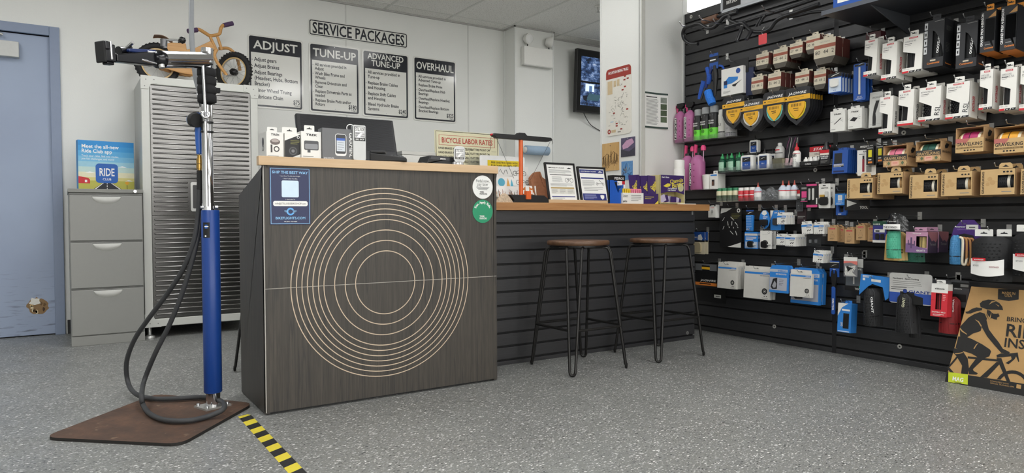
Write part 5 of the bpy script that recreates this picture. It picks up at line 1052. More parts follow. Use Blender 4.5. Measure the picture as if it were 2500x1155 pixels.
def conti2(t, W, H, th):
    BKX = M('#232427', .42); m = MB(); e = .0016
    m.prism([(0, 0), (W, 0), (W, H), (0, H), (0, H*.5), (W*.30, H*.5), (W*.30, H*.26), (W*.96, H*.26), (W*.96, H*.80), (W*.34, H*.80), (W*.30, H*.76), (W*.30, H*.505), (0, H*.505)], 0, e, BKX)
    for a in ((0, e, 0, th, 0, H), (W-e, W, 0, th, 0, H), (0, W, th-e, th, 0, H), (0, W, 0, th, H-e, H)): m.box(*a, BKX)
    m.box(0, W, 0, th, 0, e, ORANGE); m.build('carton', t); m = MB(); roll(m, W*.1, W*.98, H*.1, H*.92, th*.6, th*.5, TREAD, 5); m.T = Matrix.Translation((0, th*.09, 0)); m.text('GP 4 SEASON', W*.66, H*.74, W*.11, M('#c9b9a2', .5), 'l', 1, rot=-92, fit=H*.42); m.build('tyre', t, 'black folded tyre')
    g = MB(); g.text('GRAND PRIX 4-SEASON', W*.20, H*.15, W*.15, TEXTW, 'l', 1, rot=90, fit=H*.80); g.text('Continental', W*.30, H*.075, H*.045, ORANGE, 'l', 1, fit=W*.6); g.rect(W*.35, W*.7, H*.17, H*.19, GREYINK); g.poly([(W*.5, H*.82), (W, H*.83), (W, H*.96)], M('#b98a52', .5)); g.build('print', t)
    m = MB(); hangtab(m, W*.36, W*.84, H, H+.028, M('#e0912f', .5)); m.build('hang_tab', t, 'orange hang tab')
for r, fn, lab in (((2254, 52, 2302, 160), conti1, 'left black tyre carton with curved window'), ((2333, 57, 2384, 161), conti1, 'right black tyre carton with curved window'), ((2392, 28, 2428, 124), conti2, 'black tyre carton with orange tab, left one'), ((2441, 16, 2480, 119), conti2, 'black tyre carton with orange tab, right one')):
    hang('black_tyre_carton', lab, 'carton', r, D1, .085, fn, 2, .01, rx=-4, hz=.014, group='black tyre cartons')
# ---- kraft gravel tyre cartons
def gk_open(colr, dia):
    def f(t, W, H, th):
        m = MB(); e = .002; fz = H*.56; K1 = KRAFT
        m.box(0, W, 0, e, 0, fz, K1); m.box(0, W, th-e, th, 0, H, K1); m.box(0, W, 0, th, 0, e, K1)
        for x in (0, W-e): m.add([(x, 0, 0), (x, th, 0), (x, th, H), (x, 0, H*.97), (x+e, 0, 0), (x+e, th, 0), (x+e, th, H), (x+e, 0, H*.97)], [(0, 1, 2, 3), (7, 6, 5, 4), (0, 4, 5, 1), (1, 5, 6, 2), (2, 6, 7, 3), (3, 7, 4, 0)], K1)
        m.box(0, W, 0, th, H-e, H, K1); m.build('carton', t)
        ro = MB(); TC = M(colr, .6, 0, .15, 90); TN = M('#b99363', .6); r_ = th*.44; LT = M('#e6dcc0', .6)
        ro.T = Matrix.Translation((W*.04, th*.5, H*.46)) @ Matrix.Rotation(R(90), 4, 'Y')
        ro.lathe([(r_*.8, 0), (r_*.92, W*.06), (r_*.94, W*.16)], TN, 22); ro.lathe([(r_*.95, W*.16), (r_, W*.28), (r_*1.02, W*.46), (r_, W*.62), (r_*.95, W*.70)], TC, 22); ro.lathe([(r_*.95, W*.70), (r_*.93, W*.79)], LT, 22); ro.lathe([(r_*.95, W*.10), (r_*.955, W*.16)], LT, 22); ro.lathe([(r_*.92, W*.79), (r_*.8, W*.90)], TN, 22); ro.lathe([(r_*1.03, W*.40), (r_*1.03, W*.425)], INK, 22); ro.build('rolled_tyre', t)
        g = MB()
        if dia:
            g.rect(0, W, H*.30, fz, M('#33312f', .6)); g.text('GRAVELKING', W*.5, H*.325, H*.13, KRAFT2, 'c', 1, fit=W*.93); g.rect(W*.3, W*.65, H*.50, H*.52, KRAFT2, -.0008)
            for i in range(3):
                for x in (.10+.15*i, .70+.13*i): g.poly([(W*(x-.065), H*.16), (W*x, H*.06), (W*(x+.065), H*.16), (W*x, H*.26)], M('#5c6b4e', .6) if i % 2 else KRAFT2)
            g.poly(rrect(W*.36, W*.68, H*.04, H*.26, .004), M('#dcaa94', .6), -.0009); g.rect(W*.42, W*.62, H*.16, H*.18, RED, -.0012)
        else:
            g.rect(0, W, 0, fz, KRAFT2); g.poly([(0, H*.40), (0, fz), (W*.52, fz), (W*.42, H*.42), (W*.33, H*.33), (W*.24, H*.42), (W*.12, H*.36)], M('#b56a62', .6), -.0008); g.text('GRAVELKING', W*.5, H*.27, H*.13, INK, 'c', 1, fit=W*.93); g.rect(W*.03, W*.97, H*.15, H*.22, INK); g.text('2023 LIMITED COLOR EDITION', W*.5, H*.165, H*.04, KRAFT2, 'c', 1, fit=W*.8, y=-.0014)
            for i in range(4): g.poly([(W*(.34+.11*i)+W*.038*math.cos(R(a)), H*.085+H*.028*math.sin(R(a))) for a in range(0, 360, 30)], INK, -.0009)
        g.T = Matrix.Translation((W, 0, 0)) @ Matrix.Rotation(R(90), 4, 'Z'); g.text('GRAVELKING', th*.1, H*.42, H*.10, INK, 'l', 1, fit=th*.8); g.poly([(th*.4, H*.62), (th*.6, H*.66), (th*.75, H*.85), (th*.5, H*.9), (th*.35, H*.75)], INK); g.build('print', t)
        m = MB(); hangtab(m, W*.34, W*.82, H, H+.022, K1, y0=th-.004, y1=th-.002); m.build('hang_tab', t)
    return f
for r, c, dd_, lab in (((2156, 357, 2213, 405), '#d9788f', 1, 'open kraft tyre carton with a pink tyre roll'), ((2236, 347, 2296, 392), '#1f5244', 1, 'open kraft tyre carton with a dark green tyre roll'), ((2333, 314, 2401, 369), '#a8285f', 0, 'open kraft tyre carton with a magenta tyre roll'), ((2427, 312, 2500, 371), '#e0a12c', 0, 'open kraft tyre carton with a yellow tyre roll')):
    hang('gravel_tyre_carton', lab, 'carton', r, .23, .11, gk_open(c, dd_), 2, .004, rx=-2, hz=.012, group='open kraft tyre cartons')
def gk_win(tan):
    def f(t, W, H, th):
        m = MB(); e = .002; a, b, c, d_ = .50, .96, .27, .75
        m.prism([(0, 0), (W, 0), (W, H), (0, H), (0, H*.51), (W*a, H*.51), (W*a, H*d_), (W*b, H*d_), (W*b, H*c), (W*a, H*c), (W*a, H*.505), (0, H*.505)], 0, e, KRAFT2)
        for q in ((0, e, 0, th, 0, H), (W-e, W, 0, th, 0, H), (0, W, th-e, th, 0, H), (0, W, 0, th, 0, e), (0, W, 0, th, H-e, H)): m.box(*q, KRAFT)
        m.build('carton', t); ro = MB(); r_ = th*.44; ro.T = Matrix.Translation((W*.06, th*.5, H*.5)) @ Matrix.Rotation(R(90), 4, 'Y'); ro.lathe([(r_*.9, 0), (r_, W*.3), (r_*.97, W*.66), (r_*.92, W*.70)], TREAD, 20); ro.lathe([(r_*.97, W*.69), (r_*.97, W*.77)], M('#dcd6c4', .5), 20); ro.lathe([(r_*.94, W*.77), (r_*.8, W*.86)], M('#b08a58', .6) if tan else TREAD, 20)
        for i in range(5):
            for j in range(8): A = R(-150+20*j); x = W*(.42+.055*i); ro.add([(r_*1.0*math.cos(A+q)*k, r_*math.sin(A+q)*k, x+dx) for q in (0, .14) for k in (.99, 1.05) for dx in (0, W*.03)], [(0, 1, 3, 2), (4, 6, 7, 5), (2, 3, 7, 6), (0, 2, 6, 4), (1, 5, 7, 3)], TREAD)
        ro.build('rolled_tyre', t); g = MB(); g.text('GRAVELKING', W*.115, H*.05, W*.062, INK, 'l', 1, rot=90, fit=H*.86)
        for i in range(3): g.poly([(W*(.68+.10*i)+W*.035*math.cos(R(q)), H*.87+H*.032*math.sin(R(q))) for q in range(0, 360, 30)], INK)
        g.rect(W*.62, W*.9, H*.11, H*.14, GREYINK)
        for x, z, s in ((.28, .62, .07), (.36, .48, .08), (.22, .42, .06)): g.disc(W*x, H*z, W*s, M('#bd9a68', .75), -.0005, 14)
        g.build('print', t); m = MB(); m.prism([(W*.52, H), (W*.92, H), (W*.90, H+.018), (W*.84, H+.026), (W*.60, H+.026), (W*.54, H+.018)], .001, .003, KRAFT2); m.poly([(W*.62, H+.007), (W*.82, H+.007), (W*.75, H+.013), (W*.72, H+.018), (W*.69, H+.013)], INK, .0006); m.build('hang_tab', t)
    return f
for i, (r, tn) in enumerate((((2067, 436, 2131, 484), 0), ((2141, 422, 2204, 473), 1), ((2219, 427, 2290, 484), 0), ((2297, 421, 2373, 478), 1), ((2393, 414, 2478, 475), 0), ((2491, 412, 2575, 473), 0))):
    hang('gravel_tyre_carton', '%s kraft tyre carton with square window from the left' % ['first', 'second', 'third', 'fourth', 'fifth', 'sixth'][i], 'carton', r, .23, .105, gk_win(tn), 2, .004, rx=-2, group='windowed kraft tyre cartons')
# ---- inner tube cartons
def tubebox(num):
    def f(t, W, H, th):
        CRM = M('#cfc6b0', .6); LOW = M('#57524a', .6); m = MB(); m.box(0, W, 0, th, 0, H, BROWNBOX); m.build('carton', t, bev=.0008); m = MB(); h2 = H*.34
        m.add([(0, 0, 0), (W, 0, 0), (W, th, 0), (0, th, 0), (W*.12, .004, -h2), (W*.82, .004, -h2), (W*.82, th, -h2), (W*.12, th, -h2)], [(4, 5, 6, 7)[::-1], (0, 1, 5, 4), (1, 2, 6, 5), (2, 3, 7, 6), (3, 0, 4, 7)], LOW); m.build('bevelled_base', t, 'dark bevelled base')
        g = MB(); g.rect(0, W, 0, H, CRM); g.rect(0, W, H*.50, H*.70, M('#9c5a48', .6), -.0008); g.text(num+'  44  2', W*.06, H*.20, H*.20, INK, 'l', 0, fit=W*.88); g.text('TENTRAIL', W*.5, H*.80, H*.07, GREYINK, 'c', 0, fit=W*.5); g.build('print', t); m = MB(); hangtab(m, W*.42, W*.88, H, H+.016, CRM); m.build('hang_tab', t)
    return f
TL_ = {'23': 'leftmost cream inner tube carton of the upper tube row', '25': 'second cream inner tube carton of the upper tube row', '27': 'third cream inner tube carton of the upper tube row', '30': 'fourth inner tube carton, half covered by the largest one', '80': 'largest cream and brown inner tube carton', '33': 'leftmost cream inner tube carton of the lower tube row', '35': 'second cream inner tube carton of the lower tube row', '45': 'third cream inner tube carton of the lower tube row', '65': 'last cream inner tube carton of the lower tube row'}
for num, r, n in (('23', (1846, 134, 1876, 155), 3), ('25', (1888, 122, 1922, 149), 3), ('27', (1928, 108, 1959, 128), 3), ('30', (1968, 90, 2001, 115), 3), ('80', (1987, 100, 2039, 134), 2), ('33', (1834, 190, 1863, 216), 2), ('35', (1875, 181, 1906, 210), 3), ('45', (1941, 178, 1975, 200), 2), ('65', (1987, 174, 2016, 203), 2)):
    hang('tube_carton', TL_[num], 'carton', r, .19 if num == '80' else .165, .045 if num != '80' else .07, tubebox(num), n, .003, rx=-3, group='inner tube cartons')
# ---- shield-shaped cable kits
def shield(cablecol, plate='#26272a'):
    def f(t, W, H, th):
        PL = M(plate, .4); YEL = M('#e9b02f', .5); m = MB(); e = .004
        m.prism([(W*a, H*b) for a, b in ((0, .60), (1, .60), (1, .93), (.93, .985), (.84, 1), (.16, 1), (.07, .985), (0, .93))], 0, e, PL)
        m.prism([(W*a, H*b) for a, b in ((0, .60), (.0, .46), (.06, .33), (.2, .18), (.5, 0), (.8, .18), (.94, .33), (1, .46), (1, .60), (.86, .60), (.86, .46), (.80, .35), (.70, .25), (.5, .12), (.30, .25), (.20, .35), (.14, .46), (.14, .60))], 0, e, PL); m.build('card', t)
        m = MB()
        for k in range(3): m.tube([(W*(.5+(.335-.022*k)*math.cos(R(a))), .001+.002*k, H*(.50+(.32-.02*k)*math.sin(R(a)))) for a in range(165, 376, 14)], .0026, M(cablecol, .35), 6)
        m.build('coiled_cable', t); m = MB(); m.prism([(W*a, H*b) for a, b in ((.20, .61), (.80, .61), (.80, .47), (.70, .33), (.5, .17), (.30, .33), (.20, .47))], -.003, .006, YEL); m.build('yellow_shield', t, 'yellow shield panel')
        g = MB(); g.rect(0, W, H*.665, H*.79, YEL); g.text('JAGWIRE', W*.52, H*.82, H*.065, TEXTW, 'c', 1, fit=W*.66, skew=.3); g.rect(W*.06, W*.12, H*.71, H*.75, INK, -.0009); g.lines(W*.2, W*.8, H*.74, 2, H*.03, H*.008, M('#8f6a18', .6))
        for i in range(7): g.rect(W*(.30+.06*i), W*(.32+.06*i), H*.50, H*.575, INK, -.0038)
        g.rect(W*.38, W*.58, H*.44, H*.455, INK, -.0038); g.rect(W*.42, W*.58, H*.39, H*.405, INK, -.0038); g.poly([(W*.44, H*.93), (W*.56, H*.93), (W*.5, H*.96)], INK, -.0009); g.build('print', t)
    return f
for r, c, n, lab, pl in (((1764, 240, 1817, 312), '#8a7a6a', 4, 'leftmost black and yellow shield-shaped cable kit', '#26272a'), ((1806, 248, 1862, 317), '#d8d6cf', 5, 'grey and yellow shield-shaped cable kit', '#4a4a4a'), ((1863, 228, 1919, 307), '#6fc5bd', 6, 'black shield-shaped cable kit with turquoise cable', '#26272a'), ((1914, 219, 1977, 302), '#d8c22e', 7, 'rightmost shield-shaped cable kit with yellow cable', '#26272a')):
    hang('cable_kit', lab, 'cable kit', r, .185, .008, shield(c, pl), n, .017, hz=-.012, group='shield-shaped cable kits')
# ---- brushes, chain kit, blue tool cards
t = thing('brush_set', 'set of blue cleaning brushes hanging from a header card', 'brushes', (XW-.14, onp(1718, 250, 0, XW-.14).y, onp(1718, 255, 0, XW-.14).z), -90)
def Q(px, py, y=0): p = onp(px, py, 0, XW-.14); return (t.location.y-p.y, y, p.z-t.location.z)
a, b = Q(1732, 147), Q(1753, 166); m = MB(); m.box(a[0], b[0], 0, .003, Q(1745, 168)[2], Q(1745, 130)[2], cm('b')); m.build('header_card', t); g = MB(); g.rect(a[0], b[0], Q(1745, 152)[2], Q(1745, 137)[2], INK); g.rect(a[0]+.005, b[0]-.02, Q(1745, 147)[2], Q(1745, 144)[2], TEXTW, -.001); g.build('print', t)
BF = M('#2b56b0', .9, 0, .4, 150, .6)
for nm, P, r, mat in (('brush_head', ((1725, 165), (1731, 190), (1727, 205)), [.014, .018, .012], BF), ('brush_handle', ((1738, 162), (1728, 190), (1722, 215)), [.008, .014, .009], M('#20306c', .4)), ('brush_handle', ((1744, 160), (1746, 185), (1744, 235)), [.012, .02, .008], BLACK), ('bristle_strip', ((1718, 198), (1710, 225), (1706, 242)), [.02, .016, .012], BF), ('scraper', ((1722, 210), (1715, 230), (1709, 245)), [.008, .008, .007], DARKGREY), ('sponge_brush', ((1727, 222), (1733, 240), (1738, 254)), [.028, .032, .026], M('#2f7be0', .9, 0, .4, 120, .8)), ('bristle_strip', ((1755, 160), (1762, 162), (1766, 168)), [.008, .008, .006], BF)):
    MB().tube(smooth_path([Q(*p, .005) for p in P], 4), [r[0]+(r[1]-r[0])*min(i/4, 1) if i < 4 else r[1]+(r[2]-r[1])*(i-4)/4 for i in range(9)], mat, 10).build(nm, t)
hook(t.location.y-(a[0]+b[0])/2, onp(1742, 133, 0, XW-.14).z, .14, 'blue brush set')
def chainkit(t, W, H, th):
    MB().box(0, W, 0, th, 0, H, WHITE).build('carton', t, bev=.001); MB().box(W*.3, W*1.12, th*.5, th*.5+.003, H*.75, H*1.28, BLACK).build('header_card', t); m = MB(); m.box(W+.001, W+.06, th*.55, th*.8, -.02, H*.9, M('#1e2a4e', .5)); m.build('tool_pouch', t)
    ops(t, W, H, [('p', [(.2, .55), (.35, .68), (.78, .62), (.76, .52), (.5, .42), (.25, .4)], 's'), ('r', .12, .28, .28, .5, 's'), ('r', .12, .28, .40, .55, 'n'), ('p', [(.5, .36), (.72, .40), (.95, .5), (.72, .36), (.66, .28), (.54, .30)], 'i'), ('q', .78, .84, .05, .10, 'b'), ('o', .78, .84, .07, 'b'), ('l', .1, .45, .16, 3, .03, .012, 'g')])
hang('chain_cleaner_box', 'white box with blue chain cleaning kit beside the brushes', 'box', (1761, 171, 1814, 226), .15, .05, chainkit, hz=.04)
PK = lambda txt: [('r', 0, 1, .62, 1, 'k'), ('p', [(.15, .76), (.6, .84), (.9, .92), (.4, .85)], 'w'), ('t', txt, .5, .06, .05, 'w', 'c', .3)]
hang('tool_blister', 'blue blister card with a small white metal tool', 'tool card', (2022, 182, 2055, 224), .19, .012, card([('r', 0, 1, .8, 1, 'k'), ('p', [(.2, .84), (.8, .96), (.85, .99), (.3, .9)], 'w'), ('r', .05, .95, .05, .75, 'l'), ('b', .2, .8, .3, .72, .012, 'w'), ('t', 'CT', .5, .1, .05, 'b', 'c', .2)], 'b', .006), 5, .016, group='blue tool cards')
hang('tool_blister', 'tall blue blister card with a long steel gauge', 'tool card', (2084, 158, 2113, 243), .17, .012, card([('r', .1, .9, .93, .98, 'k'), ('p', [(.35, .96), (.7, 1), (.9, 1), (.5, .97)], 'w'), ('b', .45, .60, .16, .9, .006, 'c', 'steel_gauge'), ('t', 'CC-3.2', .5, .08, .035, 'w', 'c', .4), ('l', .2, .8, .06, 2, .02, .008, 'l')], 'b', .006), 3, .02, group='blue tool cards')
def trek(ps): return carton([('t', 'TREK', .5, .80, .07, 'i', 'c', .55, 0, 1), ('p', ps, 'i')]+[('p', [(.3, .42), (.3+.28*math.cos(R(a)), .42+.20*math.sin(R(a))), (.31+.28*math.cos(R(a+3)), .42+.20*math.sin(R(a+3)))], 'd') for a in (60, 85, 110, 135, 160)]+[('p', [(.62, .56), (.62+.28*math.cos(R(a)), .56+.2*math.sin(R(a))), (.63+.28*math.cos(R(a+3)), .56+.2*math.sin(R(a+3)))], 'd') for a in (-30, 0, 30)]+[('l', .08, .5, .12, 1, .05, .02, 'g')], 'w', (.2, .85, .014, 'w'))
hang('multi_tool_box', 'white multi-tool box, left of two below the blue tool cards', 'box', (2027, 273, 2062, 319), .16, .035, trek([(.25, .36), (.32, .36), (.78, .62), (.72, .64)]), 2, .004, group='multi-tool boxes')
hang('multi_tool_box', 'white multi-tool box, right of two below the blue tool cards', 'box', (2070, 267, 2104, 312), .16, .04, trek([(.15, .42), (.5, .36), (.72, .52), (.4, .58)]), 2, .004, group='multi-tool boxes')
hang('strap_card', 'white card with a black strap beside the multi-tool boxes', 'card', (2121, 226, 2152, 309), .16, .01, card([('t', 'SPECIALIZED', .2, .82, .05, 'g', 'l', .75), ('r', .4, 1, .76, .765, 'g'), ('r', .4, 1, .73, .735, 'g'), ('p', [(.3, .05), (.55, .05), (.55, .25), (.5, .4), (.62, .55), (.75, .75), (.5, .75), (.35, .55), (.28, .3)], 'k'), ('r', .1, .95, .09, .095, 'g')], 'c', .004), 2, .02, rx=-4)
# ---- shelves with bottles
SHN = ['upper acrylic shelf holding pink spray bottles and cans', 'middle acrylic shelf holding lubricant bottles', 'lower acrylic shelf holding small jars and bottles', 'short acrylic shelf holding pink refill bottles and white cup']
def shelf(k, px0, px1, py, d0, lipd, lip=.02):
    p = onp((px0+px1)/2, py, 0, XW-lipd); y0, y1 = onp(px0, py, 0, XW-lipd).y, onp(px1, py, 0, XW-lipd).y
    t = thing('acrylic_shelf', SHN[k], 'shelf', (XW, y0, p.z), -90); L = y0-y1; m = MB(); m.box(0, L, -lipd, 0, -.004, 0, CLEAR); m.box(0, L, -lipd-.003, -lipd, -.004, lip, CLEAR); m.box(0, L, -.003, 0, 0, .06, CLEAR); m.build('tray', t); return p.z
z1 = shelf(0, 1648, 1798, 340, 0, .125, .03); z2 = shelf(1, 1757, 2035, 411, 0, .12, .03); z3 = shelf(2, 1749, 1946, 490, 0, .11, .025); z4 = shelf(3, 1671, 1753, 463, 0, .12, .006)
def bot(name, label, px0, px1, pyt, zs, d, fn, group=None):
    a, b = onp(px0, pyt, 0, XW-d), onp(px1, pyt, 0, XW-d); t = thing(name, label, 'bottle' if 'box' not in name else 'box', (XW-d, (a.y+b.y)/2, zs), -90, group=group); fn(t, (a.y-b.y)/2, onp((px0+px1)/2, pyt, 0, XW-d).z-zs); return t
PINK = M('#dd86bd', .22, 0, .08, 20, 0, .4); 
def spray(t, r, H):
    b = H*.80; MB().lathe([(r*.9, 0), (r, .006), (r, b*.80), (r*.85, b*.9), (r*.45, b*.97), (r*.35, b)], PINK, 20).build('body', t); m = MB(); m.lathe([(r*.4, b), (r*.4, b+H*.05)], BLACK, 12); m.build('collar', t)
    m = MB(); m.prism([(-r*.8, H*.90), (-r*.2, H*.86), (r*.5, H*.86), (r*.95, H*.93), (r*.8, H), (-r*.6, H)], -.012, .012, BLACK); m.build('trigger_head', t, bev=.003); m = MB(); m.prism([(-r*.75, H*.78), (-r*.45, H*.78), (-r*.35, H*.88), (-r*.8, H*.89)], -.006, .006, M('#d8417e', .4)); m.box(-r*.98, -r*.8, -.006, .006, H*.88, H*.96, M('#d8417e', .4)); m.build('trigger', t, 'pink trigger')
    g = MB(); g.poly(rrect(-r*.5, r*.1, b*.10, b*.78, .004), TEXTW, -r*.99); g.poly(rrect(-r*.44, r*.04, b*.12, b*.76, .003), INK, -r*.99-.0004); g.text('MUC-OFF', -r*.34, b*.74, r*.30, TEXTW, 'l', 1, rot=-90, fit=b*.58, y=-r*.99-.0010)
    for i in range(4): g.disc(r*.55, b*(.2+.16*i), r*.1, M('#7a2a58', .5), -r*.86, 8)
    g.build('lettering', t)
bot('spray_bottle', 'pink spray bottle at the left end of the upper shelf', 1651, 1672, 253, z1, .085, spray, 'pink spray bottles'); bot('spray_bottle', 'pink spray bottle next to the green and black cans', 1674, 1696, 250, z1, .085, spray, 'pink spray bottles')
GRN = M('#6fdc3c', .4)
def can(t, r, H):
    b = H*.80; MB().lathe([(r*.95, 0), (r, .004), (r, b-.008), (r*.8, b)], BLACK, 22).build('body', t); MB().lathe([(r*.86, b), (r*.88, b+.006), (r*.88, H*.97), (r*.80, H)], M('#d9dcdc', .12, 0, .02, 10, 0, .5), 20).build('clear_cap', t); g = MB()
    g.band((0, 0), r+.0005, b*.02, b*.42, -100, 100, GRN, 14); g.band((0, 0), r+.0006, b*.40, b*.56, -100, -25, GRN, 6)
    for i, s in enumerate(('BIO CHAIN', 'DEGREASER')): g.text(s, 0, b*(.66-.09*i), b*.055, TEXTW, 'c', 1, fit=r*1.25, y=-r*1.0-.001)
    g.ring(0, b*.32, r*.28, r*.36, INK, -r-.001, 16); g.ring(0, b*.32, r*.10, r*.18, INK, -r-.001, 12); g.lines(-r*.4, r*.4, b*.92, 2, b*.04, b*.02, TEXTW, y=-r*.93); g.build('label', t)
for i, (a, b) in enumerate(((1697, 1714), (1715, 1734), (1735, 1755))): bot('spray_can', '%s green and black spray can on the upper shelf' % ['left', 'middle', 'right'][i], a, b, (268, 263, 259)[i], z1, (.085, .085, .085)[i], can, 'green and black spray cans')
def wcan(c1, c2):
    def f(t, r, H): MB().lathe([(r*.95, 0), (r, .004), (r, H*.82), (r*.9, H*.84), (r*.9, H*.98), (r*.8, H)], M(c1, .4), 20).build('body', t); g = MB(); g.band((0, 0), r+.0005, H*.18, H*.22, -90, 90, cm('d')); g.text('LS', 0, H*.42, H*.09, cm('d'), 'c', 0, y=-r-.001); g.band((0, 0), r+.0004, 0.004, H*.16, -90, 90, cm(c2)); g.build('label', t)
    return f
bot('white_can', 'white aerosol can beside the green and black cans', 1756, 1773, 268, z1, .085, wcan('#deddd6', 'c')); bot('silver_can', 'short silver can at the right end of the upper shelf', 1773, 1797, 291, z1, .09, wcan('#b3b2b2', '#8c8a92'))
def refill(t, r, H):
    b = H*.84; MB().lathe([(r*.9, 0), (r, .006), (r, b*.74), (r*.8, b*.86), (r*.45, b*.92), (r*.35, b*.94)], PINK, 20).build('body', t); MB().lathe([(r*.4, b*.94), (r*.4, b)], BLACK, 12).build('collar', t)
    m = MB(); m.tube([(r*.9, 0, b*.6), (r*1.0, 0, H*.98)], .003, M('#e4b4d0', .3), 6); m.build('dip_tube', t); m = MB(); m.lathe([(r*.34, H*.88), (r*.36, H*.96), (r*.2, H)], M('#e0477f', .4), 12, (r*.95, 0)); m.build('pink_cap', t); m = MB(); m.prism([(-r*.6, b*.88), (-r*.35, b*.86), (-r*.1, H*1.02), (-r*.5, H*1.04)], -.006, .006, M('#e0477f', .4)); m.build('trigger', t)
    g = MB(); g.poly(rrect(-r*.7, -r*.2, b*.12, b*.72, .003), TEXTW, -r*.93); g.poly(rrect(-r*.65, -r*.25, b*.13, b*.71, .003), INK, -r*.93-.0004); g.text('MUC-OFF', -r*.56, b*.70, r*.24, TEXTW, 'l', 1, rot=-90, fit=b*.55, y=-r*.93-.001)
    for i in range(4): g.disc(r*.2, b*(.2+.16*i), r*.1, M('#7a2a58', .5), -r*.985, 8)
    g.build('lettering', t)
bot('refill_bottle', 'left pink refill bottle under the upper shelf', 1667, 1692, 358, z4, .085, refill, 'pink refill bottles'); bot('refill_bottle', 'right pink refill bottle under the upper shelf', 1690, 1718, 356, z4, .095, refill, 'pink refill bottles')
a = onp(1723, 428, 0, XW-.11); t = thing('white_cup', 'white cup with lid on the short shelf', 'cup', (XW-.09, a.y, z4), -90); r = .038; H = a.z-z4; MB().lathe([(r*.8, 0), (r, H*.95), (r*1.05, H)], WHITE, 22).build('cup', t); MB().lathe([(r*.98, H), (r*.9, H+.004), (r*.2, H+.008)], WHITE, 20).build('lid', t)
a = onp(1733, 425, 0, XW-.11); b = onp(1752, 463, 0, XW-.11); t = thing('cable_carton', 'slim white and blue carton beside the white cup', 'box', (XW-.11, a.y, z4), -90); carton([('r', .1, .9, .86, .95, 's'), ('r', .25, .6, .22, .62, 'i'), ('r', .3, .5, .26, .5, '#6b4a3a')], 'w', (.45, 1.0, .02, 'w'))(t, a.y-b.y, a.z-z4, .08)
a = onp(1682, 449, 0, XW-.12); t = thing('mini_carton', 'tiny dark blue carton under the pink refill bottles', 'box', (XW-.122, a.y, z4), -90); carton([('o', .5, .25, .25, 'w'), ('r', .05, .95, .85, .97, 'w')], 'n')(t, .055, .05, .03)
def lube(t, r, H): MB().lathe([(r*.9, 0), (r, .004), (r, H*.58), (r*.8, H*.68), (r*.45, H*.74)], M('#25654a', .25, 0, .1, 20, 0, .4), 16).build('body', t); MB().lathe([(r*.5, H*.74), (r*.5, H*.84), (r*.25, H*.88), (r*.18, H*1.0)], M('#2f9a5a', .4), 12).build('cap', t); g = MB(); g.band((0, 0), r+.0004, H*.08, H*.55, -60, 60, M('#9fc9ae', .5, 0, .3, 90)); g.build('label', t)
for i, (a, b, y) in enumerate(((1757, 1771, 376), (1771, 1781, 376), (1779, 1794, 374), (1795, 1804, 375), (1799, 1811, 372), (1809, 1818, 374))): bot('lube_bottle', 'green lubricant bottle, %s from the left on the middle shelf' % ['first', 'second', 'third', 'fourth', 'fifth', 'sixth'][i], a, b, y, z2, (.09, .05, .09, .045, .085, .05)[i], lube, 'green lubricant bottles')
def wlube(t, r, H):
    m = MB(); P = rrect(-r, r, 0, H*.74, r*.35, 4); m.prism(P, -r*.45, r*.45, WHITE); m.build('body', t, bev=.004); MB().lathe([(r*.28, H*.74), (r*.3, H*.82), (r*.12, H*.88), (r*.08, H)], BLACK, 12).build('nozzle', t); g = MB(); g.T = Matrix.Translation((0, -r*.45, 0)); g.poly(rrect(-r*.68, r*.68, H*.06, H*.64, .004), cm('b')); g.rect(-r*.68, r*.68, H*.42, H*.62, INK, -.0009); g.poly([(-r*.5, H*.48), (r*.1, H*.54), (r*.5, H*.58), (-r*.1, H*.54)], TEXTW, -.0012); g.text('CL-1', 0, H*.26, H*.06, TEXTW, 'c', 1, y=-.0012); g.build('label', t)
WL = 'white and blue lubricant bottles'
for i, (a, b, y, d) in enumerate(((1813, 1842, 366, .09), (1841, 1854, 366, .05), (1854, 1881, 362, .09), (1880, 1895, 362, .05))): bot('chain_lube', 'white and blue lubricant bottle, %s in the shelf row' % ['first', 'second', 'third', 'fourth'][i], a, b, y, z2, d, wlube, WL)
zr = onp(1843, 374, 0, XW-.035).z
m = MB(); y_ = onp(1843, 374, 0, XW-.035).y; o = tag(MB().box(-.03, .03, -.02, .02, 0, zr-z2, CLEAR).build('acrylic_riser', loc=(XW-.035, y_, z2)), 'clear riser block behind the white and blue lubricant bottles', 'riser'); bot('chain_lube', 'white and blue lubricant bottle raised above the shelf row', 1833, 1854, 331, zr, .035, wlube, WL)
def wash(t, r, H): MB().lathe([(r*.9, 0), (r, .004), (r, H*.62), (r*.7, H*.78), (r*.45, H*.82)], M('#bdbcb8', .4), 18).build('body', t); MB().lathe([(r*.5, H*.82), (r*.5, H*.97), (r*.4, H)], M('#cfcecb', .4), 14).build('cap', t); g = MB(); g.band((0, 0), r+.0004, H*.32, H*.36, -70, 70, INK); g.band((0, 0), r+.0004, H*.5, H*.58, -50, 30, RED); g.build('label', t)
zr2 = onp(1904, 387, 0, XW-.08).z; yy = onp(1904, 387, 0, XW-.08).y
tag(MB().box(-.03, .03, -.034, .034, 0, zr2-z2, M('#cfc9a8', .1, 0, .02, 8, 0, .8)).build('sample_block', loc=(XW-.08, yy, z2)), 'clear yellowish block under the grey bottle', 'riser'); bot('grey_bottle', 'round grey bottle standing on the clear block', 1895, 1914, 349, zr2, .08, wash)
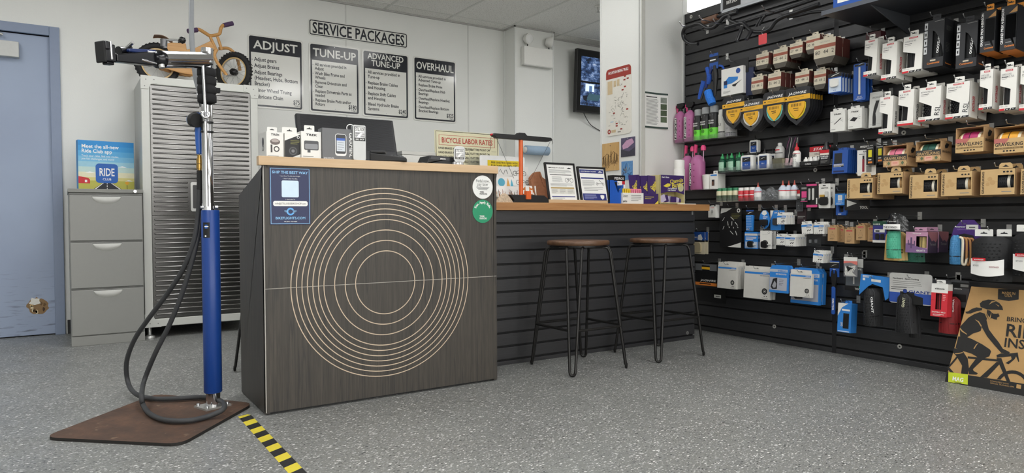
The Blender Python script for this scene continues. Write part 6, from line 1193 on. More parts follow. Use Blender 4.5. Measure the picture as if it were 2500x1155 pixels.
for i, (pa, pb) in enumerate(((1916, 1929), (1929, 1944))):
    a = onp(pa, 331, 0, XW-.07); b = onp(pb, 331, 0, XW-.07); t = thing('foil_tube', ['left', 'right'][i]+' tall dark foil packet leaning on the middle shelf', 'packet', (XW-.07, a.y+.012, z2), -90, -4, 8); W, H = a.y-b.y, a.z-z2; MB().prism(rrect(0, W, 0, H, .004), -.004, .004, M('#201c24', .25)).build('packet', t, bev=.002); ops(t, W, H, [('p', [(.15, .55), (.5, .95), (.35, .95), (.1, .7)], '#6a3358'), ('r', .7, .8, .1, .95, 'c'), ('r', .2, .9, .1, .32, '#d9b9bd')], -.0046)
def nfs(t, r, H): MB().lathe([(r*.9, 0), (r, .004), (r, H*.58), (r*.75, H*.66), (r*.5, H*.68)], WHITE, 16).build('body', t); MB().lathe([(r*.55, H*.68), (r*.55, H*.8), (r*.2, H*.86), (r*.12, H)], RED, 12).build('red_tip', t); g = MB(); g.text('NFS', 0, H*.42, H*.12, INK, 'c', 1, fit=r*1.3, y=-r-.001); g.band((0, 0), r+.0004, H*.54, H*.56, -80, 80, RED); g.lines(-r*.5, r*.5, H*.3, 3, H*.06, H*.02, GREYINK, y=-r*.98); g.build('label', t)
bot('drip_bottle', 'white drip bottle with red tip left of the red display', 1937, 1954, 349, z2, .10, nfs)
# red sealant display
a = onp(1952, 420, 0, XW-.13); b = onp(2004, 415, 0, XW-.13); t = thing('sealant_display', 'red and white counter display of small sealant bottles', 'display box', (XW-.13, a.y, z2), -90); W = a.y-b.y; H = onp(1956, 360, 0, XW-.06).z-z2; D = .10
m = MB(); m.box(0, W*.9, 0, .003, 0, H*.22, BLACK); m.box(0, W*.9, D-.003, D, 0, H*.75, PAPER); m.box(0, W, 0, D, 0, .003, BLACK); m.add([(W*.9, 0, 0), (W*.9, D, 0), (W*.9, D, H*.8), (W*.9, 0, H*.25)], [(0, 1, 2, 3)], BLACK); m.prism([(W*.06, H*.72), (W*.92, H*.72), (W*1.0, H), (W*.14, H)], D, D+.003, RED); m.build('carton', t)
g = MB(); g.T = Matrix.Translation((0, D-.003, 0)); g.rect(0, W*.9, H*.48, H*.74, M('#e3d9cc', .6)); g.rect(W*.02, W*.98, H*.73, H*.99, RED); g.text('STANS', W*.52, H*.80, H*.13, TEXTW, 'c', 1, fit=W*.66, skew=.3); g.text('ORIGINAL', W*.48, H*.58, H*.09, INK, 'c', 0, fit=W*.5); g.T = None; g.text('12 PACK', W*.4, H*.06, H*.06, TEXTW, 'c', 1); g.build('print', t)
MB().text('TUBELESS', W*.45, H*.30, H*.16, TEXTW, 'c', 1, fit=W*.72, y=D-.006).rect(W*.08, W*.85, H*.26, H*.5, INK, D-.004).build('black_panel', t)
for i in range(6): m = MB(); c = (W*(.16+.24*(i % 3)), D*(.3+.32*(i//3))); m.lathe([(.013, .003), (.013, H*.33), (.006, H*.40), (.006, H*.46)], WHITE, 12, c); m.band(c, .0134, .02, H*.2, -80, 80, RED); m.build('mini_bottle', t)
def sealant(t, r, H):
    MB().prism(rrect(-r, r, 0, H*.66, r*.2, 4)+[], -r*.6, r*.6, M('#1b1b1d', .35)).build('body', t, bev=.004); MB().lathe([(r*.75, H*.655), (r*.35, H*.88), (r*.35, H)], M('#1b1b1d', .4), 14).build('neck', t); g = MB(); g.T = Matrix.Translation((0, -r*.6, 0)); g.rect(-r*.85, r*.85, H*.50, H*.64, RED); g.rect(-r*.85, r*.85, H*.42, H*.50, M('#e3d9cc', .6)); g.text('TUBELESS', 0, H*.33, H*.055, TEXTW, 'c', 1, fit=r*1.5); g.text('SEALANT', 0, H*.25, H*.055, TEXTW, 'c', 1, fit=r*1.3); g.lines(-r*.7, r*.6, H*.18, 3, H*.04, H*.012, GREYINK); g.build('label', t)
bot('sealant_bottle', 'black sealant bottle right of the red display', 2005, 2031, 346, z2, .11, sealant)
hang('tool_blister', 'blue tool box fanned out at the end of the middle shelf', 'tool card', (2031, 368, 2068, 422), .13, .016, carton([('r', .12, .62, .42, .88, 'k'), ('r', .05, .75, .28, .36, 'k'), ('l', .1, .8, .4, 3, .05, .02, 'w'), ('r', .1, .8, .05, .12, 'n')], 'b', (.35, .9, .014, 'b')), 5, .005, rx=-5, group='blue tool cards')
a, b = onp(1861, 487, 0, XW-.09), onp(1902, 459, 0, XW-.09); t = thing('plastic_bag', 'crumpled clear plastic bag between the drip bottles', 'bag', (XW-.09, a.y, z3), -90); W, H = a.y-b.y, b.z-z3
MB().grid(lambda u, v: (W*u, -.014*math.sin(math.pi*u)*math.sin(math.pi*min(v*1.2, 1))+.006*math.sin(23*u+11*v)*math.sin(7*v+3*u), H*v*(1-.15*math.sin(9*u))), 16, 10, M('#8d9092', .12, 0, .3, 40, 0, 0, 0, .55), False).build('film', t)
# ---- jars and bottles of the lower shelf
def jar(t, r, H): MB().lathe([(r*.92, 0), (r, .004), (r, H*.74), (r*.85, H*.80)], M('#d6cfae', .35, 0, .05), 16).build('body', t); MB().lathe([(r*.9, H*.80), (r*.92, H*.97), (r*.85, H)], M('#2e7f55', .4), 16).build('cap', t); g = MB(); g.band((0, 0), r+.0004, H*.05, H*.46, -85, 85, M('#4a5742', .5, 0, .5, 150)); g.build('label', t)
for i in range(4): bot('green_jar', 'small jar with green lid, %s from the left on the lower shelf' % ['first', 'second', 'third', 'fourth'][i], 1751+13.2*i, 1764+13.2*i, 460-.6*i, z3, .085, jar, 'green-lidded jars')
def rjar(t, r, H): MB().lathe([(r*.92, 0), (r, .004), (r, H*.74), (r*.85, H*.78)], M('#c8303a', .35), 16).build('body', t); MB().lathe([(r*.9, H*.78), (r*.92, H*.97), (r*.85, H)], WHITE, 16).build('cap', t); g = MB(); g.band((0, 0), r+.0004, H*.42, H*.48, -70, 70, TEXTW); g.build('label', t)
for i in range(3): bot('red_jar', '%s red bottle with white lid on the lower shelf' % ['left', 'middle', 'right'][i], 1804+13.5*i, 1817+13.7*i, 458.5-.7*i, z3, .085, rjar, 'red bottles')
def drip(t, r, H): MB().lathe([(r*.95, 0), (r, .004), (r, H*.58), (r*.8, H*.66), (r*.5, H*.72), (r*.5, H*.76)], M('#c8cfdc', .3), 14).build('body', t); MB().lathe([(r*.35, H*.76), (r*.14, H*.9), (r*.1, H)], M('#c0584a', .5), 10).build('nozzle', t); g = MB(); g.band((0, 0), r+.0004, H*.04, H*.46, -90, 90, PAPER); g.band((0, 0), r+.0005, H*.46, H*.50, -90, 90, RED); g.build('label', t)
for i, (a, b, y) in enumerate(((1843, 1859, 446), (1903, 1920, 441), (1918, 1934, 441), (1932, 1948, 440))): bot('glue_bottle', ['white drip bottle right of the red bottles', 'first white drip bottle of the group of three', 'middle white drip bottle of the group of three', 'last white drip bottle of the group of three'][i], a, b, y, z3, (.085, .085, .07, .085)[i], drip, 'white drip bottles')
# ---- hanging cards, middle and lower rows
hang('pump_card', 'white pump card with black header below the small white carton', 'card', (2093, 352, 2138, 427), .13, .01, card([('r', 0, 1, .80, 1, 'k'), ('t', 'FEEDBACK', .5, .87, .06, 'w', 'c', .7, 0, 1), ('t', 'RAKE', .5, .72, .05, 'i', 'c', .35), ('r', .28, .40, .12, .52, '#8a2436'), ('r', .29, .39, .52, .62, 'k'), ('r', .5, .78, .1, .3, 'g'), ('l', .1, .6, .68, 1, .04, .02, 'g')], 'w'), 1)
for i, r in enumerate(((2115, 358, 2133, 402), (2139, 355, 2157, 397))):
    hang('light_card', ['left', 'right'][i]+' small black and yellow card beside the pump card', 'card', r, .155, .02, carton([('r', .28, .75, .42, .80, '#d9cf2c'), ('t', 'FEEDBACK', .5, .88, .05, 'w', 'c', .8), ('r', .25, .8, .08, .18, 'o'), ('r', .3, .7, .25, .3, 'w')], 'k'), 2, .01, group='black and yellow cards')
hang('patch_card', 'small red and black card beside the drip bottles', 'card', (1945, 463, 1957, 488), .10, .008, card([('r', .1, .9, .6, .95, 'r'), ('r', .1, .9, .35, .6, 'w'), ('t', 'KIT', .5, .1, .2, 'w', 'c', .7)], 'k'), 1)
hang('grid_card', 'dark grey card with a grid of small parts', 'card', (1944, 489, 1960, 516), .09, .008, card([('r', .1+.22*i, .26+.22*i, .1+.22*j, .28+.22*j, 'd') for i in range(4) for j in range(4)], '#54565a'), 1)
hang('lever_card', 'black card with a pink panel among small tool cards', 'card', (1953, 456, 1972, 494), .14, .01, card([('r', .22, .85, .30, .70, 'p'), ('r', .2, .85, .83, .95, 'g'), ('l', .2, .8, .24, 2, .07, .03, 'w'), ('r', .1, .95, .05, .08, 'p')], 'k'), 2, .02)
hang('valve_tool_card', 'black card with two chrome tools and pink edges', 'card', (1966, 449, 1997, 507), .12, .012, card([('r', .1, .95, .02, .12, 'p'), ('r', .1, .9, .9, .98, 'p'), ('b', .28, .42, .32, .8, .008, 'c', 'chrome_tool'), ('b', .58, .72, .32, .8, .008, 'c', 'chrome_tool'), ('r', .85, .95, .15, .4, 'w')], 'k'), 2, .02)
hang('cleat_card', 'white blister card with black and brass bike part', 'card', (1999, 449, 2027, 508), .13, .02, card([('t', 'LEZYNE', .5, .80, .045, 'i', 'c', .6), ('b', .12, .85, .12, .45, .014, 'k'), ('b', .15, .55, .45, .55, .012, '#b8923c'), ('b', .6, .85, .45, .68, .010, 'c'), ('r', .35, .6, .9, .94, 'i')], 'w', .006), 2, .025, group='white blister cards')
hang('blue_tool_card', 'blue square tool card left of the kraft cartons', 'tool card', (2039, 470, 2062, 501), .12, .012, card([('r', 0, 1, .9, 1, 'k'), ('r', .3, .75, .38, .78, 'w'), ('o', .52, .6, .14, 'l'), ('t', 'DT-2', .5, .24, .08, 'w', 'c', .4), ('l', .1, .9, .18, 2, .07, .03, 'l')], 's'), 2, .03)
hang('blue_cutter', 'blue plastic tool hanging low beneath the blue square card', 'tool', (2040, 497, 2066, 526), .10, .02, lambda t, W, H, th: (MB().prism([(0, 0), (W*.9, 0), (W, H*.2), (W, H), (W*.72, H), (W*.70, H*.3), (W*.35, H*.25), (W*.22, H), (0, H)], 0, th, cm('b')).build('body', t, bev=.004), MB().rect(W*.25, W*.55, H*.08, H*.14, TEXTW, -.001).build('print', t)), 1, hk=False)
hang('tool_sign_card', 'black card lettered TOOL under the first kraft carton', 'card', (2062, 486, 2123, 513), .12, .008, card([('t', 'TOOL', .78, .12, .24, 'w', 'c', .32), ('p', [(.1, .3), (.1, .9), (.5, .6)], 'c')], 'k'), 1, hk=False)
hang('maroon_card', 'dark maroon hanging card below the grid card', 'card', (1946, 512, 1968, 547), .08, .008, card([('r', .1, .9, .5, .55, 'g'), ('r', .1, .7, .4, .44, 'g')], '#2a1a1e'), 1)
hang('pad_box', 'white box with crossed black straps beside the bar end', 'box', (1729, 500, 1747, 532), .10, .04, carton([('r', 0, 1, .88, 1, 'k'), ('t', 'HBM', .6, .9, .06, 'w', 'c', .5), ('r', .3, .8, .74, .80, '#d9a09a'), ('l', .4, .7, .6, 4, .09, .05, 'g'), ('r', 0, 1, 0, .03, 'i')], 'w'), 1)
hang('parts_card', 'blue and white parts card at the left end behind stool', 'card', (1694, 566, 1721, 621), .09, .012, card([('r', 0, 1, .62, 1, 'b'), ('p', [(.35, .65), (.4, .85), (.65, .9), (.8, .7), (.7, .62)], 'w'), ('t', 'BIKE', .2, .72, .06, 'w', 'c', .28), ('r', 0, 1, .55, .62, 'k'), ('b', .05, .7, .06, .52, .012, '#b9ac8c')], '#d9cfb4'), 2, .02)
hang('hex_key_card', 'large black card of silver hex keys on the slat wall', 'tool card', (1757, 508, 1810, 606), .07, .008, card([('p', [(.05, .86), (.08, .99), (.58, .99), (.3, .90)], 'c'), ('p', [(.38, .02), (.98, .01), (.98, .14)], 'w'), ('q', .87, .93, .04, .075, 'w'), ('l', .55, .95, .85, 4, .035, .012, '#6e6a3a')]+[('p', [(x, z), (x+.03, z+.005), (x+.03+dx, z-dz), (x+dx, z-dz-.005)], 'c') for x, z, dx, dz in ((.22, .76, -.1, .08), (.5, .77, .15, .08), (.36, .66, .03, .1), (.56, .66, -.01, .1), (.70, .64, .12, .08), (.2, .54, -.06, .08), (.42, .53, .03, .03), (.62, .52, .02, .03), (.8, .53, .04, .03), (.48, .42, .14, .08), (.72, .42, .07, .1))], 'k', .002), 1)
hang('grease_tube', 'narrow blue tube with black header on the slat wall', 'tube', (1820, 512, 1838, 565), .11, .02, lambda t, W, H, th: (MB().prism([(W*.05, 0), (W*.9, 0), (W, H*.75), (0, H*.75)], 0, th, cm('s', .4)).build('tube', t, bev=.005), MB().box(0, W, th*.4, th*.6, H*.72, H, cm('k')).build('header', t), ops(t, W, H, [('l', .1, .85, .68, 8, .075, .012, 'l'), ('t', 'HPG-1', .35, .06, .05, 'w', 'c', .5)], -.001), MB().poly([(W*.15, H*.80), (W*.6, H*.86), (W*.9, H*.9), (W*.4, H*.86)], TEXTW, th*.4-.001).rect(0, W, H*.92, H*.98, cm('b'), th*.4-.001).build('header_print', t)), 1)
def oval(t, W, H, th): MB().prism([(W*.5+W*.5*math.sin(R(a))*(1 if abs(math.cos(R(a))) < .8 else .9), H*.5+H*.5*math.cos(R(a))) for a in range(0, 360, 20)], 0, .003, cm('s')).build('card', t); m = MB(); m.prism(rrect(W*.15, W*.85, H*.18, H*.5, .008), -.016, 0, BLACK); m.prism([(W*.3, H*.05), (W*.6, H*.08), (W*.55, H*.25), (W*.35, H*.25)], -.010, 0, BLACK); m.build('derailleur_part', t, bev=.002); ops(t, W, H, [('p', [(.2, .8), (.35, .97), (.65, .97), (.75, .8), (.5, .7)], 'w'), ('l', .35, .8, .66, 3, .05, .02, 'w')])
hang('shifter_card', 'oval blue blister card holding a black part', 'card', (1854, 513, 1879, 559), .12, .012, oval, 1)
hang('brake_card', 'blue card with a black part, left of small white packs', 'card', (1881, 514, 1907, 562), .10, .012, card([('p', [(0, .5), (0, 1), (.3, 1), (.12, .7)], 'w'), ('b', .30, .75, .25, .6, .014, 'd'), ('t', 'SM', .5, .85, .06, 'w', 'c', .3)], 's'), 2, .02)
PAD = lambda ic: carton([('r', .0, .97, .74, .93, 's'), ('t', 'SHIMANO', .92, .79, .08, 'w', 'r', .4), ('r', .45, .92, .60, .66, 'g')]+ic+[('r', .15+.18*i, .24+.18*i, .06, .12, 'g') for i in range(4)], 'w', (0.06, .98, .016, 'w'))
ic1 = [('p', [(.5, .3), (.62, .45), (.68, .40), (.56, .25)], 'i'), ('p', [(.7, .32), (.82, .46), (.88, .41), (.76, .27)], 'i')]
ic2 = [('p', [(.45, .25), (.75, .5), (.8, .45), (.5, .2)], 'd'), ('p', [(.6, .22), (.88, .42), (.92, .37), (.65, .18)], 'd')]
for i, (r, n, ic) in enumerate((((1897, 525, 1919, 548), 4, ic2), ((1895, 577, 1916, 599), 2, ic1), ((1917, 578, 1941, 602), 5, ic1), ((1958, 548, 1984, 573), 1, ic1), ((1987, 549, 2012, 572), 3, ic1), ((1984, 617, 2009, 641), 4, ic1))):
    hang('pad_pack', ['small white and blue pack right of the blue cards', 'small white and blue pack beside white knob card', 'small white and blue pack in the long stack', 'white and blue pack left of its twin above the clear bag', 'white and blue pack next to the kraft boxes', 'small white and blue pack hanging lowest above the rotors'][i], 'pack', r, .15, .018, PAD(ic), n, .006, ry=(0, 0, 0, -5, -2, 4)[i], group='small white and blue packs')
hang('lever_blister', 'blue and grey blister card under the narrow blue tube', 'card', (1818, 566, 1850, 608), .11, .012, card([('r', .02, .98, .78, .90, 'c'), ('r', .05, .98, .05, .42, '#a9b9cf'), ('b', .3, .7, .10, .46, .016, 'k'), ('b', .62, .85, .2, .32, .01, 'c'), ('b', .15, .35, .18, .28, .01, 'c'), ('l', .1, .9, .70, 3, .07, .03, 'w')], 's', .005), 2, .02)
hang('bell_card', 'white card with a round black knob', 'card', (1856, 563, 1884, 608), .12, .02, card([('q', .75, .89, .07, .09, 'g'), ('l', .2, .9, .78, 1, .05, .008, 'g'), ('o', .42, .25, .30, 'k'), ('b', .15, .68, .06, .42, .014, 'k', 'knob'), ('b', .62, .92, .2, .28, .010, 'c', 'bolt')], 'w', .003), 2, .02)
def clearbag(t, W, H, th): MB().box(0, W, 0, .003, 0, H, M('#4a4c4e', .15, 0, .1, 20, 0, 0, 0, .35)).build('bag', t); [MB().prism(rrect(W*x, W*(x+.18), H*z, H*(z+.3), .003), -.005, 0, M('#8b8d90', .4, .5)).build('metal_pad', t) for x, z in ((.18, .3), (.58, .32))]
hang('clear_bag', 'clear dark bag with two small metal pads', 'bag', (1970, 574, 2004, 602), .11, .006, clearbag, 1)
KP = carton([('r', .2, .8, .82, .92, 'r'), ('t', 'BONTRAGER', .5, .845, .035, 'w', 'c', .5), ('r', .47, .53, .62, .66, 'i'), ('r', .3, .7, .48, .49, 'i'), ('r', .28, .72, .28, .285, 'i'), ('r', .28, .29, .28, .40, 'i'), ('r', .71, .72, .28, .40, 'i'), ('r', .3, .7, .40, .405, 'i'), ('l', .25, .75, .2, 2, .05, .015, 'i')], 't', (.25, .9, .012, 't'))
for i, (r, n, d) in enumerate((((2021, 554, 2043, 589), 3, .15), ((2045, 557, 2061, 592), 1, .11), ((2062, 559, 2085, 595), 2, .15), ((2090, 550, 2112, 587), 3, .15), ((2118, 554, 2140, 590), 1, .13))):
    hang('kraft_pad_box', 'small kraft brake pad box, %s from the left' % ['first', 'second', 'third', 'fourth', 'fifth'][i], 'box', r, d, .028, KP, n, .004, group='small kraft boxes')
hang('ebike_pad_card', 'purple and green pad card right of the kraft boxes', 'card', (2131, 540, 2164, 593), .16, .01, card([('r', 0, 1, .80, 1, '#1f4a35'), ('t', 'E-BIKE', .3, .83, .06, 'w', 'c', .5), ('r', .12, .88, .48, .62, 'w'), ('r', .2, .5, .5, .58, 'd'), ('b', .22, .5, .15, .42, .006, 'k', 'pad'), ('b', .58, .86, .15, .42, .006, 'k', 'pad'), ('r', 0, 1, 0, .12, 'w')], '#35357c', .004), 1)
# ---- rotor boxes row
hang('housing_kit', 'black and orange clear-topped kit pouch at the low left', 'pouch', (1698, 643, 1750, 700), .14, .02, card([('r', 0, 1, .70, 1, '#6a6c6e'), ('r', 0, 1, 0, .14, 'o'), ('t', 'JAGWIRE', .6, .20, .09, 'w', 'c', .7, 0, 1), ('l', .2, .95, .11, 1, .05, .05, 'i'), ('p', [(.3, .93), (.68, .93), (.66, .62), (.5, .45), (.34, .62)], 'k'), ('r', .3, .68, .75, .86, 'y')], 'k', .003), 1)
hang('black_bin', 'black panel with a small white price label below the kit pouch', 'panel', (1697, 702, 1771, 742), .03, .01, card([('r', .64, .86, .38, .62, 'w'), ('r', .69, .82, .46, .52, 'd')], '#1a1a1b', .002), 1, hk=False)
def rotor(big): return carton([('r', .03, .97, .86, .93, 's'), ('t', 'SHIMANO', .94, .878, .03, 'w', 'r', .22), ('t', 'DISC BRAKE ROTOR', .95, .80, .025, 'i', 'r', .33), ('q', .80, .28, .06, .10, 'i'), ('q', .80, .28, .025, .045, 'i')]+[('p', [(.80+.05*math.cos(R(a)), .28+.05*math.sin(R(a))), (.80+.085*math.cos(R(a+25)), .28+.085*math.sin(R(a+25))), (.80+.085*math.cos(R(a+40)), .28+.085*math.sin(R(a+40))), (.80+.05*math.cos(R(a+25)), .28+.05*math.sin(R(a+25)))], 'i') for a in range(0, 360, 60)]+[('r', .78+.08*i, .82+.08*i, .10, .125, 'i') for i in range(2)]+[('r', .70, .94, .04, .055, 'g')], '#cfcdc6', (.02, .98, .022, '#d6d4cd'))
hang('rotor_box', 'first white brake rotor box of the low row', 'box', (1751, 647, 1797, 707), .17, .022, rotor(0), 4, .008, rx=-3, group='white rotor boxes')
hang('rotor_box', 'widest white brake rotor box, second in the low row', 'box', (1815, 657, 1879, 733), .17, .022, rotor(1), 2, .012, rx=-3, group='white rotor boxes')
hang('rotor_box', 'white brake rotor box in front of the large blue one', 'box', (1928, 666, 1980, 728), .20, .022, rotor(0), 1, rx=-3, group='white rotor boxes')
def brotor(t, W, H, th):
    SB = cm('s'); m = MB(); m.prism([(0, 0), (W, 0), (W, H*.88), (W*.9, H), (W*.12, H), (0, H*.88)], 0, th, SB); m.build('carton', t, bev=.001); ops(t, W, H, [('r', .02, .98, .09, .56, '#a9abb4'), ('r', 0, 1, .76, .86, '#b5bcc6'), ('t', 'SHIMANO', .95, .775, .06, 's', 'r', .5), ('t', 'DISC BRAKE ROTOR', .95, .66, .05, 'w', 'r', .6)]); m = MB(); m.poly([(W*.08, H*.2), (W*.2, H*.5), (W*.44, H*.55), (W*.44, H*.14), (W*.18, H*.12)], INK, -.0011); m.poly([(W*.16, H*.24), (W*.30, H*.44), (W*.40, H*.32), (W*.36, H*.18), (W*.24, H*.17)], M('#b9bac0', .4, .4), -.0014); m.lines(W*.55, W*.8, H*.48, 4, H*.06, H*.012, INK); m.build('window_rotor', t)
hang('blue_rotor_box', 'small blue brake rotor box overlapping the white ones', 'box', (1878, 647, 1921, 717), .21, .02, brotor, 2, .02, rx=-3, group='blue rotor boxes'); hang('blue_rotor_box', 'large blue brake rotor box behind the white one', 'box', (1930, 653, 1998, 746), .14, .03, brotor, 2, .012, rx=-3, group='blue rotor boxes')
# pedal wrench, bolt bag, low boxes
def wrench(t, W, H, th):
    MB().box(0, W, 0, .003, H*.70, H, cm('b')).build('header_card', t); ops(t, W, H, [('r', 0, 1, .86, .965, 'k'), ('p', [(.1, .89), (.5, .92), (.8, .94), (.4, .92)], 'w'), ('r', 0, 1, .965, .975, 'w'), ('t', 'PW-5', .5, .83, .014, 'w', 'c', .25)]); m = MB(); m.prism([(W*.28, H*.60), (W*.18, H*.72), (W*.24, H*.80), (W*.36, H*.83), (W*.40, H*.76), (W*.60, H*.76), (W*.64, H*.83), (W*.76, H*.80), (W*.82, H*.72), (W*.72, H*.60), (W*.66, H*.50), (W*.34, H*.50)], -.008, 0, BLACK); m.build('wrench_head', t, bev=.001); MB().prism(rrect(W*.30, W*.66, 0, H*.52, .008), -.012, .0, cm('b')).build('blue_handle', t, bev=.003); MB().text('PARK TOOL', W*.40, H*.30, W*.2, TEXTW, 'l', 1, rot=-90, fit=H*.22, y=-.0125).build('lettering', t)
hang('pedal_wrench', 'black and blue pedal wrench on a blue header card', 'wrench', (2026, 636, 2048, 769), .12, .008, wrench, 1)
hang('bolt_bag', 'clear bag of silver bolts with a white and red header', 'bag', (2060, 627, 2093, 677), .15, .01, card([('r', 0, 1, .80, 1, 'w'), ('p', [(0, .66), (0, .80), (1, .80), (1, .60), (.5, .72)], '#d9796f')]+[('p', [(random.uniform(.02, .85), random.uniform(.05, .6)), (random.uniform(.1, .95), random.uniform(.05, .6)), (random.uniform(.1, .95), random.uniform(.05, .6))], random.choice(['w', 'k', 'g', 'c'])) for _ in range(26)], '#77777a', .002), 1)
hang('cleat_kit_card', 'grey card with green dot behind the bag of bolts', 'card', (2063, 629, 2108, 712), .10, .008, card([('r', .02, .98, .72, .98, 'c'), ('t', 'HOPE', .7, .64, .05, 'w', 'c', .4), ('r', .05, .95, .15, .7, '#5a6066'), ('r', .45, .52, .2, .5, 'c'), ('t', 'TOOL', .72, .03, .06, 'w', 'c', .35), ('o', .85, .12, .09, '#35b58a')], 'k', .003), 1)
def bluebox(t, W, H, th):
    m = MB(); m.box(0, W, 0, th, 0, H, cm('s')); m.build('carton', t, bev=.001); ops(t, W, H, [('p', [(0, .55), (0, 1), (.75, 1), (.3, .85)], 'w'), ('r', .42, .85, .14, .66, 'k'), ('r', .45, .82, .17, .62, '#0d0d0e'), ('r', .3, .9, .74, .80, 'w'), ('r', .05, .9, .02, .05, 'l'), ('t', 'GIANT', .40, .2, .07, 'w', 'l', .3, 90)]); m = MB(); hangtab(m, W*.3, W*.8, H, H+.016, cm('s'), y0=th*.5, y1=th*.5+.002); m.build('hang_tab', t)
hang('blue_tube_box', 'blue carton with small dark window at the lowest row', 'box', (2044, 739, 2076, 814), .15, .06, bluebox, 1, rx=-4)
# folded tyres hanging on cards
def tyre(t, x0, x1, z0, z1, dep, mat, flare=.12, ribs=True, nm='folded_tyre', loops=3):
    w_, h_ = x1-x0, z1-z0
    for k in range(loops):
        m = MB(); f = 1-.1*k
        def fn(u, v, k=k, f=f):
            fl = 1+flare*(1-v)**2; wx = w_*fl*f*(1 if v < .85 else math.cos((v-.85)/.15*1.2)); return ((x0+x1)/2+(u-.5)*wx+k*w_*.12, -dep*math.sin(math.pi*min(max(u, .02), .98))**.7*(.6+.4*math.sin(math.pi*min(v*.9+.1, 1)))+k*.022, z0+h_*v)
        m.grid(fn, 12, 12, mat)
        if k == 0 and ribs:
            for i in range(7):
                for j in range(12):
                    u, v = .12+.11*i+(.05 if j % 2 else 0), .04+.072*j; p = fn(min(u, .95), v); m.box(p[0]-w_*.025, p[0]+w_*.025, p[1]-.0018, p[1]+.002, p[2]-h_*.012, p[2]+h_*.012, mat)
        m.build(nm, t)
        if k == 0 and mat is not None and flare > -.01:
            rg = MB()
            for u in (.10, .90, .34, .66): rg.tube([fn(u, v/10) for v in range(0, 11)], .0030 if u in (.10, .90) else .0012, M('#2c2d2f', .5) if mat is TREAD else mat, 5)
            rg.build('sidewall_bead', t)
    m = MB(); z = z0+h_*.28; m.tube([((x0+x1)/2+(w_*.54)*math.cos(R(a)), .01-dep*1.12*math.sin(R(a)), z) for a in range(0, 181, 15)], .0022, BLACK, 6); m.build('rubber_band', t)
def giant1(t, W, H, th):
    MB().prism([(W*a, H*b) for a, b in ((.08, 1), (1, .94), (.96, .3), (.86, .22), (.78, .62), (.45, .70), (.30, .60), (.02, .32))], .0, .003, cm('s')).build('card', t); ops(t, W, H, [('r', .14, .45, .94, .96, 'w'), ('r', .14, .34, .90, .92, 'w'), ('r', .14, .22, .80, .88, 'w'), ('p', [(.42, .78), (.72, .76), (.72, .84), (.42, .86)], 'w')]); tyre(t, W*.22, W*.62, -H*.62, H*.56, .045, TREAD, .05); MB().text('GIANT', W*.55, H*.32, .012, TEXTW, 'l', 1, rot=-86, fit=H*.5, y=-.047).build('tyre_lettering', t)
hang('tyre_on_card', 'black folded tyre on a bright blue card, low row', 'tyre', (2096, 668, 2172, 752), .16, .06, giant1, 1, hz=-.02, group='carded folded tyres')
def giant2(t, W, H, th):
    MB().prism(rrect(0, W, 0, H, .014), 0, .003, M('#c9c9c6', .45)).build('card', t); ops(t, W, H, [('r', 0, 1, .03, .36, '#2f52a8'), ('p', [(.26, 0), (.26, .40), (.60, .40), (.60, .30), (.80, .24), (.80, 0)], 'k'), ('t', 'FlatGuard   Sport Folding', .08, .80, .045, 'd', 'l', .62), ('l', .08, .8, .74, 4, .06, .012, 'g'), ('t', 'GIANT', .96, .37, .085, '#26408c', 'r', .5), ('o', .38, .42, .05, '#26408c'), ('r', .04, .42, .52, .535, 'i'), ('r', .04, .42, .46, .475, 'i')]); tyre(t, W*.20, W*.56, -H*.95, H*.33, .04, TREAD, .3, True, loops=2); MB().text('GIANT', W*.46, -H*.10, .014, M('#d9d8b8', .5), 'l', 1, rot=82, fit=H*.32, y=-.043).build('tyre_lettering', t)
hang('tyre_on_card', 'black folded tyre on a white and blue card', 'tyre', (2172, 665, 2275, 748), .17, .05, giant2, 1, hz=-.02, group='carded folded tyres')
hang('tyre_on_card', 'black narrow folded tyre right behind the white and blue card', 'tyre', (2222, 745, 2248, 826), .10, .03, lambda t, W, H, th: (tyre(t, 0, W, 0, H, .03, TREAD, .2, False, loops=1), MB().text('GIANT', W*.6, H*.55, .011, GREYINK, 'l', 1, rot=84, fit=H*.32, y=-.033).build('tyre_lettering', t)), 1, hk=False, group='carded folded tyres')
RT = M('#8c2226', .6, 0, .2, 90)
def vit(t, W, H, th):
    m = MB(); RB = M('#d0303c', .45); m.prism([(0, 0), (W, 0), (W, H*.72), (0, H*.72), (0, H*.5), (W*.28, H*.5), (W*.28, H*.70), (W*.64, H*.70), (W*.64, H*.22), (W*.28, H*.22), (W*.28, H*.495), (0, H*.495)], 0, .002, RB); m.box(0, W, 0, .002, H*.72, H, WHITE); m.box(0, .002, .002, th, 0, H, RB); m.box(W-.002, W, .002, th, 0, H*.8, RB); m.box(W-.002, W, .002, th, H*.8, H, WHITE); m.box(0, W, th-.002, th, 0, H, RB); m.box(0, W, 0, th, 0, .002, RB); m.box(0, W, 0, th, H-.002, H, WHITE); m.build('carton', t); m = MB(); roll(m, W*.2, W*.75, H*.15, H*.8, th*.5, th*.3, RT, 4); m.build('tyre', t); ops(t, W, H, [('t', 'vittoria', .5, .82, .055, 'i', 'c', .6, 0, 1), ('t', 'ZAFFIRO PRO', .5, .12, .04, 'w', 'c', .85), ('l', .15, .85, .08, 2, .03, .012, 'w'), ('l', .72, .9, .66, 4, .05, .02, '#f0b0b0')]); m = MB(); hangtab(m, W*.3, W*.85, H, H+.018, WHITE); m.build('hang_tab', t)
hang('red_tyre_carton', 'red and white tyre carton left of the trainer box', 'carton', (2272, 691, 2311, 776), .21, .05, vit, 1, rx=-4)
